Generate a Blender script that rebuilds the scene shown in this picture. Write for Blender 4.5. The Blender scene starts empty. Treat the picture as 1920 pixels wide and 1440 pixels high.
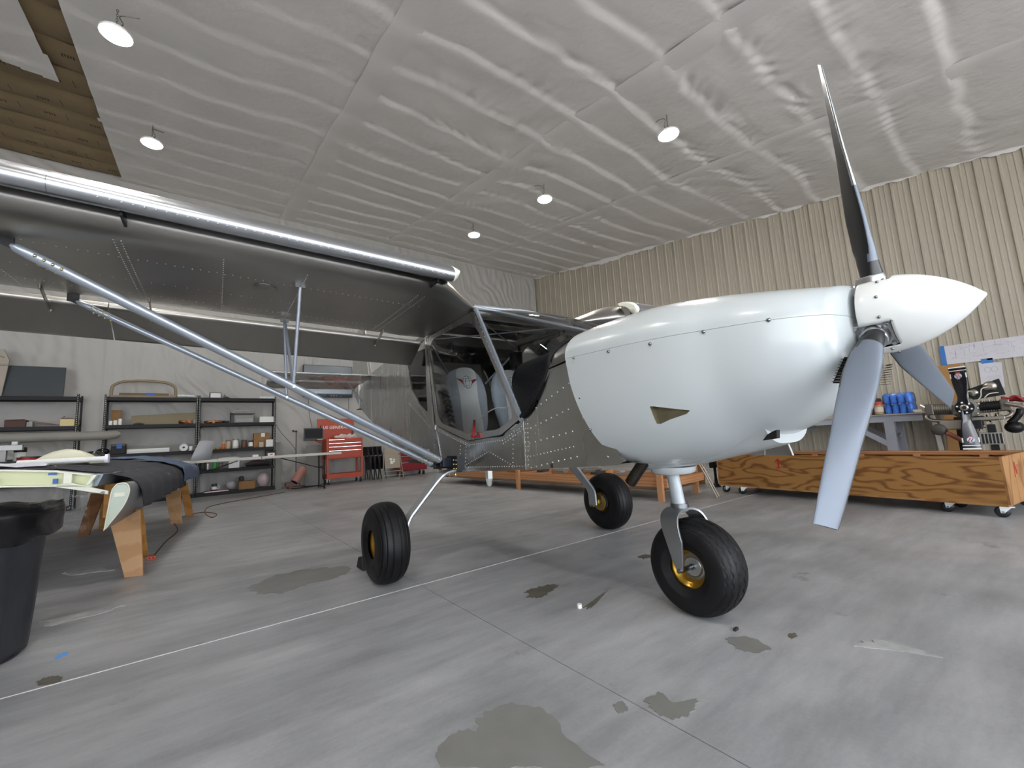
import bpy, bmesh, math, random
import numpy as np
from mathutils import Vector, Matrix

random.seed(7)
PI = math.pi
scene = bpy.context.scene
C = scene.collection

# ---------------------------------------------------------------- camera
FPX = 799.0


def _n(v):
    v = np.array(v, float)
    return v / np.linalg.norm(v)


_xc = _n((1060, -42, -FPX))
_yc = np.array((353 - 960, -(856 - 720), -FPX), float)
_yc = _n(_yc - _xc * np.dot(_xc, _yc))
_zc = np.cross(_xc, _yc)
CM = np.array([_xc, _yc, _zc])          # camera axes -> world axes
CAMPOS = np.array((0.0, 0.0, 1.0))
cam_data = bpy.data.cameras.new('camera')
cam_data.sensor_fit = 'HORIZONTAL'
cam_data.sensor_width = 36.0
cam_data.lens = FPX / 1920.0 * 36.0
cam_data.clip_start = 0.02
cam_data.clip_end = 300
cam = bpy.data.objects.new('camera', cam_data)
C.objects.link(cam)
cam.matrix_world = Matrix.Translation(CAMPOS.tolist()) @ Matrix(CM.tolist()).to_4x4()
scene.camera = cam

# ---------------------------------------------------------------- world, exposure
world = bpy.data.worlds.new('overcast_sky')
scene.world = world
world.use_nodes = True
_bg = world.node_tree.nodes['Background']
_bg.inputs[0].default_value = (0.88, 0.94, 1.02, 1)
_bg.inputs[1].default_value = 3.4
# sun standing behind the building: it lights the apron outside the open door
sun_data = bpy.data.lights.new('sun', 'SUN')
sun_data.energy = 60.0
sun_data.angle = 0.01
sun_data.color = (1.0, 0.96, 0.9)
sun = bpy.data.objects.new('sun', sun_data)
C.objects.link(sun)
sun.rotation_euler = Vector((-0.15, -0.5, -0.85)).to_track_quat('-Z', 'Y').to_euler()
sun.location = (0, 20, 30)
scene.view_settings.view_transform = 'Standard'
scene.view_settings.look = 'None'
scene.view_settings.gamma = 1.0
scene.view_settings.use_curve_mapping = False
scene.view_settings.exposure = 0.62
LAMP_STRENGTH = 160.0
scene.cycles.max_bounces = 8
scene.cycles.diffuse_bounces = 4
scene.cycles.glossy_bounces = 4
scene.cycles.transparent_max_bounces = 12
scene.cycles.sample_clamp_indirect = 6.0
scene.cycles.use_denoising = True


# ---------------------------------------------------------------- pixel -> place
def ray(u, v):
    return CM @ np.array((u - 960.0, -(v - 720.0), -FPX))


def at_floor(u, v, z=0.0):
    d = ray(u, v)
    return Vector((CAMPOS + d * (z - 1.0) / d[2]).tolist())


def at_y(u, v, Y):
    d = ray(u, v)
    return Vector((CAMPOS + d * Y / d[1]).tolist())


def at_x(u, v, X):
    d = ray(u, v)
    return Vector((CAMPOS + d * X / d[0]).tolist())


# ---------------------------------------------------------------- colours, materials
def srgb(h):
    h = h.lstrip('#')
    out = []
    for i in (0, 2, 4):
        c = int(h[i:i + 2], 16) / 255.0
        out.append(c / 12.92 if c <= 0.04045 else ((c + 0.055) / 1.055) ** 2.4)
    return tuple(out) + (1.0,)


MATS = {}


def mat(name, col, rough=0.5, metal=0.0, noise=None, bump=None, emit=0.0, spec=None, coat=0.0, aniso=0.0,
        wave=None, rough_noise=None, scale=(1, 1, 1)):
    """col: hex. noise=(scale, hex2, amount, detail). bump=(scale, strength, detail). wave=(scale, distortion, hex2)"""
    if name in MATS:
        return MATS[name]
    m = bpy.data.materials.new(name)
    m.use_nodes = True
    nt = m.node_tree
    b = nt.nodes['Principled BSDF']
    b.inputs['Base Color'].default_value = srgb(col)
    b.inputs['Roughness'].default_value = rough
    b.inputs['Metallic'].default_value = metal
    if spec is not None:
        b.inputs['Specular IOR Level'].default_value = spec
    if coat:
        b.inputs['Coat Weight'].default_value = coat
        b.inputs['Coat Roughness'].default_value = 0.08
    if aniso:
        b.inputs['Anisotropic'].default_value = aniso
    if emit:
        b.inputs['Emission Color'].default_value = srgb(col)
        b.inputs['Emission Strength'].default_value = emit
    if noise or bump or wave or rough_noise:
        tc = nt.nodes.new('ShaderNodeTexCoord')
        mp = nt.nodes.new('ShaderNodeMapping')
        mp.inputs['Scale'].default_value = scale
        nt.links.new(tc.outputs['Object'], mp.inputs[0])
        vec = mp.outputs[0]
    if noise:
        n = nt.nodes.new('ShaderNodeTexNoise')
        n.inputs['Scale'].default_value = noise[0]
        n.inputs['Detail'].default_value = noise[3] if len(noise) > 3 else 4
        nt.links.new(vec, n.inputs['Vector'])
        r = nt.nodes.new('ShaderNodeValToRGB')
        r.color_ramp.elements[0].position = 0.5 - 0.5 * noise[2]
        r.color_ramp.elements[1].position = 0.5 + 0.5 * noise[2]
        r.color_ramp.elements[0].color = srgb(col)
        r.color_ramp.elements[1].color = srgb(noise[1])
        nt.links.new(n.outputs[0], r.inputs[0])
        nt.links.new(r.outputs[0], b.inputs['Base Color'])
    if wave:
        w = nt.nodes.new('ShaderNodeTexWave')
        w.inputs['Scale'].default_value = wave[0]
        w.inputs['Distortion'].default_value = wave[1]
        w.inputs['Detail'].default_value = 3
        w.inputs['Detail Scale'].default_value = 1.2
        w.bands_direction = wave[3] if len(wave) > 3 else 'Z'
        nt.links.new(vec, w.inputs['Vector'])
        r = nt.nodes.new('ShaderNodeValToRGB')
        r.color_ramp.elements[0].position = 0.25
        r.color_ramp.elements[0].color = srgb(wave[2])
        r.color_ramp.elements[1].position = 0.6
        r.color_ramp.elements[1].color = srgb(col)
        nt.links.new(w.outputs[0], r.inputs[0])
        nt.links.new(r.outputs[0], b.inputs['Base Color'])
    if rough_noise:
        n = nt.nodes.new('ShaderNodeTexNoise')
        n.inputs['Scale'].default_value = rough_noise[0]
        n.inputs['Detail'].default_value = 5
        nt.links.new(vec, n.inputs['Vector'])
        mr = nt.nodes.new('ShaderNodeMapRange')
        mr.inputs['From Min'].default_value = 0.3
        mr.inputs['From Max'].default_value = 0.7
        mr.inputs['To Min'].default_value = rough_noise[1]
        mr.inputs['To Max'].default_value = rough_noise[2]
        nt.links.new(n.outputs[0], mr.inputs['Value'])
        nt.links.new(mr.outputs[0], b.inputs['Roughness'])
    if bump:
        n = nt.nodes.new('ShaderNodeTexNoise')
        n.inputs['Scale'].default_value = bump[0]
        n.inputs['Detail'].default_value = bump[2] if len(bump) > 2 else 4
        nt.links.new(vec, n.inputs['Vector'])
        bp = nt.nodes.new('ShaderNodeBump')
        bp.inputs['Strength'].default_value = bump[1]
        bp.inputs['Distance'].default_value = 0.02
        nt.links.new(n.outputs[0], bp.inputs['Height'])
        nt.links.new(bp.outputs[0], b.inputs['Normal'])
    MATS[name] = m
    return m


def clear_mat(name, tint='#ffffff', gloss=0.08, ior_blend=0.25):
    """clear plastic / glass pane: mostly see-through, reflecting at grazing angles"""
    if name in MATS:
        return MATS[name]
    m = bpy.data.materials.new(name)
    m.use_nodes = True
    nt = m.node_tree
    nt.nodes.clear()
    out = nt.nodes.new('ShaderNodeOutputMaterial')
    mix = nt.nodes.new('ShaderNodeMixShader')
    tr = nt.nodes.new('ShaderNodeBsdfTransparent')
    gl = nt.nodes.new('ShaderNodeBsdfGlossy')
    fr = nt.nodes.new('ShaderNodeFresnel')
    fr.inputs[0].default_value = 1.35
    tr.inputs[0].default_value = srgb(tint)
    gl.inputs['Roughness'].default_value = gloss
    nt.links.new(fr.outputs[0], mix.inputs[0])
    nt.links.new(tr.outputs[0], mix.inputs[1])
    nt.links.new(gl.outputs[0], mix.inputs[2])
    nt.links.new(mix.outputs[0], out.inputs[0])
    MATS[name] = m
    return m


# ---------------------------------------------------------------- mesh building
class MB:
    def __init__(self):
        self.v = []
        self.f = []
        self.s = []

    def quad(self, a, b, c, d, smooth=False):
        n = len(self.v)
        self.v += [tuple(a), tuple(b), tuple(c), tuple(d)]
        self.f.append((n, n + 1, n + 2, n + 3))
        self.s.append(smooth)
        return self

    def box(self, x0, x1, y0, y1, z0, z1):
        n = len(self.v)
        self.v += [(x0, y0, z0), (x1, y0, z0), (x1, y1, z0), (x0, y1, z0), (x0, y0, z1), (x1, y0, z1), (x1, y1, z1), (x0, y1, z1)]
        for q in ((0, 3, 2, 1), (4, 5, 6, 7), (0, 1, 5, 4), (1, 2, 6, 5), (2, 3, 7, 6), (3, 0, 4, 7)):
            self.f.append(tuple(n + i for i in q))
            self.s.append(False)
        return self

    def obox(self, c, ax, ay, az):
        """oriented box: centre and three half-axis vectors"""
        c, ax, ay, az = (Vector(t) for t in (c, ax, ay, az))
        n = len(self.v)
        for sz in (-1, 1):
            for sx, sy in ((-1, -1), (1, -1), (1, 1), (-1, 1)):
                self.v.append(tuple(c + ax * sx + ay * sy + az * sz))
        for q in ((0, 3, 2, 1), (4, 5, 6, 7), (0, 1, 5, 4), (1, 2, 6, 5), (2, 3, 7, 6), (3, 0, 4, 7)):
            self.f.append(tuple(n + i for i in q))
            self.s.append(False)
        return self

    def bar(self, a, b, w, h, up=(0, 0, 1)):
        """rectangular bar from a to b"""
        a, b = Vector(a), Vector(b)
        d = (b - a)
        L = d.length
        d.normalize()
        up = Vector(up)
        s = d.cross(up)
        if s.length < 1e-4:
            s = d.cross(Vector((0, 1, 0)))
        s.normalize()
        t = s.cross(d).normalized()
        return self.obox((a + b) / 2, s * w / 2, d * L / 2, t * h / 2)

    def tube(self, pts, r, n=12, caps=True, closed=False, flat=None):
        """round tube along points; r may be a list; flat=(direction, factor) squashes the section"""
        pts = [Vector(p) for p in pts]
        m = len(pts)
        rs = r if isinstance(r, (list, tuple)) else [r] * m
        base = len(self.v)
        prev = None
        for i, p in enumerate(pts):
            if closed:
                d = pts[(i + 1) % m] - pts[i - 1]
            else:
                d = (pts[min(i + 1, m - 1)] - pts[max(i - 1, 0)])
            d.normalize()
            if prev is None:
                u = d.cross(Vector((0, 0, 1)))
                if u.length < 1e-3:
                    u = d.cross(Vector((0, 1, 0)))
            else:
                u = prev - d * prev.dot(d)
            u.normalize()
            prev = u
            w = d.cross(u).normalized()
            for k in range(n):
                a = 2 * PI * k / n
                off = (u * math.cos(a) + w * math.sin(a)) * rs[i]
                if flat:
                    fd = Vector(flat[0])
                    off = off - fd * off.dot(fd) * (1 - flat[1])
                self.v.append(tuple(p + off))
        rng = m if closed else m - 1
        for i in range(rng):
            for k in range(n):
                j = (i + 1) % m
                self.f.append((base + i * n + k, base + j * n + k, base + j * n + (k + 1) % n, base + i * n + (k + 1) % n))
                self.s.append(True)
        if caps and not closed:
            self.f.append(tuple(base + k for k in range(n)))
            self.f.append(tuple(base + (m - 1) * n + k for k in reversed(range(n))))
            self.s += [False, False]
        return self

    def cyl(self, a, b, r, n=16, r2=None):
        return self.tube([a, b], [r, r if r2 is None else r2], n)

    def lathe(self, prof, o=(0, 0, 0), axis='z', n=32, cap=True):
        """prof: list of (radius, along). revolved about axis through o"""
        base = len(self.v)
        o = Vector(o)
        m = len(prof)
        for (r, h) in prof:
            for k in range(n):
                a = 2 * PI * k / n
                c, s = r * math.cos(a), r * math.sin(a)
                if axis == 'z':
                    p = (c, s, h)
                elif axis == 'x':
                    p = (h, c, s)
                else:
                    p = (s, h, c)
                self.v.append(tuple(o + Vector(p)))
        for i in range(m - 1):
            for k in range(n):
                self.f.append((base + i * n + k, base + i * n + (k + 1) % n, base + (i + 1) * n + (k + 1) % n, base + (i + 1) * n + k))
                self.s.append(True)
        if cap:
            self.f.append(tuple(base + k for k in reversed(range(n))))
            self.f.append(tuple(base + (m - 1) * n + k for k in range(n)))
            self.s += [False, False]
        return self

    def loft(self, secs, caps=True, closed=True, smooth=True, flat_last=False):
        """secs: list of equal-length point loops"""
        base = len(self.v)
        n = len(secs[0])
        for s in secs:
            self.v += [tuple(p) for p in s]
        for i in range(len(secs) - 1):
            for k in range(n if closed else n - 1):
                k2 = (k + 1) % n
                self.f.append((base + i * n + k, base + i * n + k2, base + (i + 1) * n + k2, base + (i + 1) * n + k))
                self.s.append(smooth and not (flat_last and k == n - 1))
        if caps and closed:
            self.f.append(tuple(base + k for k in reversed(range(n))))
            self.f.append(tuple(base + (len(secs) - 1) * n + k for k in range(n)))
            self.s += [False, False]
        return self

    def prism(self, poly, ext, smooth=False):
        """poly: list of 3D points (planar), extruded by vector ext"""
        n = len(poly)
        base = len(self.v)
        e = Vector(ext)
        self.v += [tuple(p) for p in poly]
        self.v += [tuple(Vector(p) + e) for p in poly]
        self.f.append(tuple(base + k for k in reversed(range(n))))
        self.f.append(tuple(base + n + k for k in range(n)))
        self.s += [False, False]
        for k in range(n):
            k2 = (k + 1) % n
            self.f.append((base + k, base + k2, base + n + k2, base + n + k))
            self.s.append(smooth)
        return self

    def poly(self, pts):
        base = len(self.v)
        self.v += [tuple(p) for p in pts]
        self.f.append(tuple(base + k for k in range(len(pts))))
        self.s.append(False)
        return self

    def ball(self, c, r, n=12, m=8, sc=(1, 1, 1)):
        prof = []
        base = len(self.v)
        c = Vector(c)
        for i in range(m + 1):
            a = PI * i / m
            for k in range(n):
                t = 2 * PI * k / n
                self.v.append(tuple(c + Vector((r * sc[0] * math.sin(a) * math.cos(t), r * sc[1] * math.sin(a) * math.sin(t), -r * sc[2] * math.cos(a)))))
        for i in range(m):
            for k in range(n):
                self.f.append((base + i * n + k, base + i * n + (k + 1) % n, base + (i + 1) * n + (k + 1) % n, base + (i + 1) * n + k))
                self.s.append(True)
        return self

    def grid(self, P, closed_u=False, smooth=True):
        """P[i][j] points"""
        base = len(self.v)
        a, b = len(P), len(P[0])
        for r in P:
            self.v += [tuple(p) for p in r]
        for i in range(a - 1 + (1 if closed_u else 0)):
            for j in range(b - 1):
                i2 = (i + 1) % a
                self.f.append((base + i * b + j, base + i2 * b + j, base + i2 * b + j + 1, base + i * b + j + 1))
                self.s.append(smooth)
        return self

    def xf(self, M):
        self.v = [tuple(M @ Vector(p)) for p in self.v]
        return self

    def mesh(self, name, fix=True):
        me = bpy.data.meshes.new(name)
        me.from_pydata(self.v, [], self.f)
        me.polygons.foreach_set('use_smooth', self.s)
        if fix and len(self.f) < 60000:
            bm = bmesh.new()
            bm.from_mesh(me)
            bmesh.ops.remove_doubles(bm, verts=bm.verts, dist=1e-5)
            bmesh.ops.recalc_face_normals(bm, faces=bm.faces)
            for fc in bm.faces:
                if not fc.smooth:
                    for e in fc.edges:
                        e.smooth = False
            bm.to_mesh(me)
            bm.free()
        me.update()
        return me


def obj(name, mb, m, parent=None, bevel=0.0, seg=2, fix=True, ratio=None):
    """a mesh object. Parts keep their parent's coordinates; top-level meshes get their origin at the base."""
    me = mb.mesh(name, fix) if isinstance(mb, MB) else mb
    if m is not None and not me.materials:
        me.materials.append(m)
    o = bpy.data.objects.new(name, me)
    C.objects.link(o)
    if parent is not None:
        o.parent = parent
    else:
        vs = np.array([v.co[:] for v in me.vertices])
        lo, hi = vs.min(0), vs.max(0)
        org = Vector(((lo[0] + hi[0]) / 2, (lo[1] + hi[1]) / 2, lo[2]))
        me.transform(Matrix.Translation(-org))
        o.location = org
    if bevel:
        md = o.modifiers.new('bevel', 'BEVEL')
        md.width = bevel
        md.segments = seg
        md.limit_method = 'ANGLE'
        md.angle_limit = math.radians(40)
    return o


def tag(o, label, cat, group=None, kind=None):
    o['label'] = label
    o['category'] = cat
    if group:
        o['group'] = group
    if kind:
        o['kind'] = kind
    return o


def struct(o, label=None):
    o['kind'] = 'structure'
    if label:
        o['label'] = label
    return o


def thing(name, label, cat, loc=(0, 0, 0), rotz=0.0, group=None):
    o = bpy.data.objects.new(name, None)
    o.empty_display_size = 0.1
    C.objects.link(o)
    o.location = loc
    o.rotation_euler = (0, 0, rotz)
    tag(o, label, cat, group)
    return o


def dup(root, loc, rotz=0.0, label=None, group=None):
    r = root.copy()
    C.objects.link(r)
    r.location = loc
    r.rotation_euler = (0, 0, rotz)
    if label:
        r['label'] = label
    if group:
        r['group'] = group
    for ch in list(root.children):
        c = ch.copy()
        C.objects.link(c)
        c.parent = r
        for g in ch.children:
            d = g.copy()
            C.objects.link(d)
            d.parent = c
    return r


def text_obj(name, body, size, m, parent, M, extrude=0.0006, align='LEFT', shear=0.0, xs=1.0):
    cu = bpy.data.curves.new(name, 'FONT')
    cu.body = body
    cu.size = size
    cu.extrude = extrude
    cu.align_x = align
    cu.shear = shear
    t = bpy.data.objects.new(name, cu)
    C.objects.link(t)
    dg = bpy.context.evaluated_depsgraph_get()
    me = bpy.data.meshes.new_from_object(t.evaluated_get(dg))
    C.objects.unlink(t)
    bpy.data.objects.remove(t)
    me.name = name
    me.transform(M @ Matrix.Scale(xs, 4, (1, 0, 0)))
    me.materials.clear()
    me.materials.append(m)
    o = bpy.data.objects.new(name, me)
    C.objects.link(o)
    if parent is not None:
        o.parent = parent
    return o


def frame(origin, xdir, ydir):
    """4x4 whose local x, y go along xdir, ydir"""
    x = Vector(xdir).normalized()
    y = Vector(ydir)
    y = (y - x * y.dot(x)).normalized()
    z = x.cross(y)
    M = Matrix((x, y, z)).transposed().to_4x4()
    M.translation = Vector(origin)
    return M


def lerp(a, b, t):
    return a + (b - a) * t


def interp(x, xs, ys):
    return float(np.interp(x, xs, ys))


def spline(pts, n=8):
    """Catmull-Rom through the points"""
    P = [Vector(p) for p in pts]
    out = []
    for i in range(len(P) - 1):
        p0 = P[max(i - 1, 0)]
        p1, p2 = P[i], P[i + 1]
        p3 = P[min(i + 2, len(P) - 1)]
        for k in range(n):
            t = k / n
            out.append(0.5 * ((2 * p1) + (p2 - p0) * t + (2 * p0 - 5 * p1 + 4 * p2 - p3) * t * t + (3 * p1 - p0 - 3 * p2 + p3) * t ** 3))
    out.append(P[-1])
    return out


def boolean_cut(me, cutters, slots):
    """subtract cutter MBs from a mesh; the pocket faces take material slot 1"""
    o = bpy.data.objects.new('_b', me)
    C.objects.link(o)
    for m in slots:
        if m.name not in [x.name for x in me.materials if x]:
            me.materials.append(m)
    cs = []
    for cmb in cutters:
        cme = cmb.mesh('_c')
        for m in slots:
            cme.materials.append(m)
        for p in cme.polygons:
            p.material_index = 1
        co = bpy.data.objects.new('_c', cme)
        C.objects.link(co)
        cs.append(co)
        md = o.modifiers.new('b', 'BOOLEAN')
        md.operation = 'DIFFERENCE'
        md.solver = 'EXACT'
        md.object = co
    bpy.context.view_layer.update()
    dg = bpy.context.evaluated_depsgraph_get()
    res = bpy.data.meshes.new_from_object(o.evaluated_get(dg))
    for co in cs + [o]:
        bpy.data.objects.remove(co)
    return res


def wire(name, pts, r, m, label, cat, n=8, parent=None, sub=6):
    o = obj(name, MB().tube(spline(pts, sub), r, n), m, parent)
    if parent is None:
        tag(o, label, cat)
    return o
# ================================================================ ROOM
XR, YB, XL, YF = 12.05, 13.69, -16.0, -6.5


def ceil_z(Y):
    return 5.816 + 0.158 * Y


def np_noise(x, y, seed, scale):
    """smooth value noise"""
    rng = np.random.RandomState(seed)
    T = rng.rand(64, 64)
    u, v = x * scale, y * scale
    i, j = np.floor(u).astype(int), np.floor(v).astype(int)
    fu, fv = u - i, v - j
    fu = fu * fu * (3 - 2 * fu)
    fv = fv * fv * (3 - 2 * fv)
    a = T[i % 64, j % 64]
    b = T[(i + 1) % 64, j % 64]
    c = T[i % 64, (j + 1) % 64]
    d = T[(i + 1) % 64, (j + 1) % 64]
    return (a * (1 - fu) + b * fu) * (1 - fv) + (c * (1 - fu) + d * fu) * fv - 0.5


def grid_mesh(name, P, keep=None, smooth=True):
    """P: array (a, b, 3); keep: bool (a-1, b-1)"""
    a, b = P.shape[:2]
    idx = np.arange(a * b).reshape(a, b)
    q = np.stack([idx[:-1, :-1], idx[1:, :-1], idx[1:, 1:], idx[:-1, 1:]], -1).reshape(-1, 4)
    if keep is not None:
        q = q[keep.reshape(-1)]
    me = bpy.data.meshes.new(name)
    me.vertices.add(a * b)
    me.vertices.foreach_set('co', P.reshape(-1).astype(np.float32))
    me.loops.add(q.size)
    me.loops.foreach_set('vertex_index', q.reshape(-1).astype(np.int32))
    me.polygons.add(len(q))
    me.polygons.foreach_set('loop_start', np.arange(0, q.size, 4, dtype=np.int32))
    me.polygons.foreach_set('loop_total', np.full(len(q), 4, dtype=np.int32))
    me.update()
    me.validate()
    me.polygons.foreach_set('use_smooth', [smooth] * len(me.polygons))
    return me


def plain_obj(name, me, m, parent=None):
    me.materials.append(m)
    o = bpy.data.objects.new(name, me)
    C.objects.link(o)
    if parent:
        o.parent = parent
    return o


# ---- concrete floor: slabs between saw cuts
def concrete():
    m = bpy.data.materials.new('concrete')
    m.use_nodes = True
    nt = m.node_tree
    b = nt.nodes['Principled BSDF']
    tc = nt.nodes.new('ShaderNodeTexCoord')

    def noise(scale, detail, rough=0.55, vec=None):
        n = nt.nodes.new('ShaderNodeTexNoise')
        n.inputs['Scale'].default_value = scale
        n.inputs['Detail'].default_value = detail
        n.inputs['Roughness'].default_value = rough
        nt.links.new(vec or tc.outputs['Object'], n.inputs['Vector'])
        return n.outputs[0]

    def ramp(fac, stops):
        r = nt.nodes.new('ShaderNodeValToRGB')
        while len(r.color_ramp.elements) < len(stops):
            r.color_ramp.elements.new(0.5)
        for e, (p, c) in zip(r.color_ramp.elements, stops):
            e.position = p
            e.color = c if isinstance(c, tuple) else srgb(c)
        nt.links.new(fac, r.inputs[0])
        return r.outputs[0]

    def mixc(f, a, c2, mode='MIX'):
        x = nt.nodes.new('ShaderNodeMix')
        x.data_type = 'RGBA'
        x.blend_type = mode
        if isinstance(f, float):
            x.inputs[0].default_value = f
        else:
            nt.links.new(f, x.inputs[0])
        nt.links.new(a, x.inputs[6])
        if isinstance(c2, tuple):
            x.inputs[7].default_value = c2
        else:
            nt.links.new(c2, x.inputs[7])
        return x.outputs[2]

    base = ramp(noise(1.1, 6), [(0.28, '#8a8b8d'), (0.5, '#a0a1a3'), (0.74, '#b1b2b3')])
    trowel_map = nt.nodes.new('ShaderNodeMapping')
    trowel_map.inputs['Rotation'].default_value = (0, 0, 0.5)
    trowel_map.inputs['Scale'].default_value = (0.7, 3.5, 1)
    nt.links.new(tc.outputs['Object'], trowel_map.inputs[0])
    streak = ramp(noise(2.2, 8, 0.65, trowel_map.outputs[0]), [(0.33, (0.70, 0.70, 0.70, 1)), (0.66, (1.12, 1.12, 1.12, 1))])
    col = mixc(0.75, base, streak, 'MULTIPLY')
    grain = ramp(noise(60, 3), [(0.3, (0.9, 0.9, 0.9, 1)), (0.7, (1.05, 1.05, 1.05, 1))])
    col = mixc(0.5, col, grain, 'MULTIPLY')
    spots = ramp(noise(2.6, 5, 0.6), [(0.66, (0, 0, 0, 1)), (0.72, (0.55, 0.55, 0.55, 1))])
    col = mixc(spots, col, srgb('#5f5d59'))
    pale = ramp(noise(0.9, 7, 0.7), [(0.62, (0, 0, 0, 1)), (0.75, (0.5, 0.5, 0.5, 1))])
    col = mixc(pale, col, srgb('#b4b4b3'))
    nt.links.new(col, b.inputs['Base Color'])
    rr = nt.nodes.new('ShaderNodeMapRange')
    rr.inputs['From Min'].default_value = 0.3
    rr.inputs['From Max'].default_value = 0.7
    rr.inputs['To Min'].default_value = 0.30
    rr.inputs['To Max'].default_value = 0.50
    nt.links.new(noise(1.7, 6), rr.inputs['Value'])
    nt.links.new(rr.outputs[0], b.inputs['Roughness'])
    bp = nt.nodes.new('ShaderNodeBump')
    bp.inputs['Strength'].default_value = 0.06
    bp.inputs['Distance'].default_value = 0.02
    nt.links.new(noise(8, 6), bp.inputs['Height'])
    nt.links.new(bp.outputs[0], b.inputs['Normal'])
    return m


CONC = concrete()
floor = struct(plain_obj('floor', MB().box(XL - 4, XR + 1.0, YF - 34, YB + 0.3, -0.20, -0.012).mesh('floor'), mat('joint_dirt', '#5f5d5a', 0.9)))
xe = [XL - 4, -13.05, -9.45, -5.85, -2.25, 1.35, 4.95, 8.55, XR + 1.0]
ye = [YF - 34, 2.985, YB + 0.3]
for j in range(2):
    for i in range(8):
        g = 0.0022
        sl = MB().box(xe[i] + g, xe[i + 1] - g, ye[j] + g, ye[j + 1] - g, -0.10, 0.0)
        plain_obj('slab', sl.mesh('slab'), CONC, floor)
# white caulk line in the long joint
plain_obj('joint_line', MB().box(XL, XR, 2.981, 2.990, -0.01, 0.0012).mesh('joint_line'), mat('white_caulk', '#d9d9d6', 0.7), floor)

# oil and water stains with shapes of their own, lying on the slab
STAIN = mat('oil_stain', '#4c473e', 0.45, noise=(9, '#6a655b', 0.5))
DAMP = mat('damp_patch', '#74736f', 0.38, noise=(6, '#828180', 0.6))
CHALK = mat('chalk_scuff', '#b3b3b2', 0.8, noise=(14, '#9c9c9a', 0.5))
rs = random.Random(3)
blot_n = 0


def blot(name, pts_px, m, jag=0.12, z=0.0006):
    P = [at_floor(*p) for p in pts_px]
    c = sum(P, Vector()) / len(P)
    dense = spline(P + [P[0]], 7)[:-1]
    out = []
    for p in dense:
        k = 1 + rs.uniform(-jag, jag)
        q = c + (p - c) * k
        out.append((q.x, q.y, z))
    global blot_n
    blot_n += 1
    plain_obj(name, MB().prism([(q_[0], q_[1], -0.004) for q_ in out], (0, 0, 0.0045 + 0.0002 * blot_n)).mesh(name), m, floor)


blot('stain', [(985, 1108), (1010, 1100), (1043, 1096), (1040, 1104), (1018, 1118), (992, 1119)], STAIN, 0.2)
blot('stain', [(1195, 1043), (1210, 1040), (1220, 1044), (1205, 1048)], STAIN, 0.3)
blot('stain', [(70, 1277), (95, 1268), (117, 1271), (112, 1279), (90, 1284), (72, 1285)], STAIN, 0.15)
blot('stain', [(1095, 1138), (1112, 1126), (1134, 1111), (1130, 1118), (1108, 1140)], STAIN, 0.25)
blot('stain', [(1476, 1189), (1490, 1187), (1494, 1194), (1482, 1197)], STAIN, 0.2)
blot('damp_patch', [(470, 1100), (520, 1078), (600, 1066), (660, 1064), (640, 1080), (580, 1096), (530, 1112), (480, 1112)], DAMP, 0.1)
blot('damp_patch', [(895, 1350), (930, 1325), (985, 1320), (1040, 1345), (1060, 1380), (1110, 1420), (1120, 1438), (985, 1438), (900, 1400)], DAMP, 0.07)
blot('damp_patch', [(822, 1405), (860, 1370), (905, 1375), (960, 1410), (985, 1438), (830, 1438)], DAMP, 0.08)
blot('damp_patch', [(1208, 1310), (1240, 1300), (1262, 1318), (1305, 1312), (1300, 1335), (1262, 1348), (1230, 1338)], DAMP, 0.14)
blot('damp_patch', [(1360, 1198), (1400, 1195), (1440, 1212), (1430, 1224), (1385, 1218)], DAMP, 0.14)
blot('damp_patch', [(1150, 1322), (1165, 1316), (1178, 1330), (1160, 1338)], DAMP, 0.14)
blot('chalk_scuff', [(85, 1165), (150, 1150), (225, 1136), (190, 1150), (100, 1172)], CHALK, 0.2)
blot('chalk_scuff', [(115, 1075), (170, 1066), (215, 1068), (140, 1078)], CHALK, 0.2)
blot('chalk_scuff', [(1600, 1205), (1660, 1204), (1740, 1226), (1755, 1232), (1690, 1222), (1610, 1212)], CHALK, 0.25)

# ---- quilted white ceiling fabric between purlins
FABRIC = mat('ceiling_fabric', '#dcd9d6', 0.85, noise=(1.3, '#e6e3e0', 0.6), bump=(9, 0.35, 7))
WALLFAB = mat('wall_fabric', '#a3a19c', 0.55, noise=(0.9, '#acaaa6', 0.6), bump=(14, 0.1, 6))
nx, ny = 600, 430
gx = np.linspace(XL, XR, nx)
gy = np.linspace(YF, YB, ny)
X, Y = np.meshgrid(gx, gy, indexing='ij')
pitch = 0.86
wob = 0.30 * np_noise(X, Y, 1, 0.6) + 0.08 * np_noise(X, Y, 2, 2.3)
ph = ((Y - 0.35 + wob) / pitch) % 1.0
puff = np.minimum(1, 7 * ph) * np.clip(1 - ph, 0, 1) ** 0.8          # steep on one side like a sagging pocket
side = np.clip((X - 1.2) / 3.0, 0, 1)                                 # baggier towards the steel wall
bayd = np.abs(((X - 1.97 - 0.18 + 1.61) % 3.22) - 1.61)               # distance from the taped seams
taut = np.clip(bayd / 0.7, 0, 1)
sag = (0.020 + 0.022 * side) * puff * (0.75 + 0.5 * np_noise(X, Y, 71, 0.5))
warp = 1.6 * np_noise(X, Y, 5, 0.9)
rip = np.sin(2 * PI * (X * 2.3 + warp * 2.2 + 2.5 * np_noise(X, Y, 9, 1.7)))
rip2 = np.sin(2 * PI * (X * 5.1 - Y * 1.3 + 3.0 * np_noise(X, Y, 12, 1.3)))
edge = np.exp(-np.minimum(ph, 1 - ph) * 7.0)
mask = np.clip(np_noise(X, Y, 21, 0.7) * 2.6 + 0.55, 0, 1)
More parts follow.
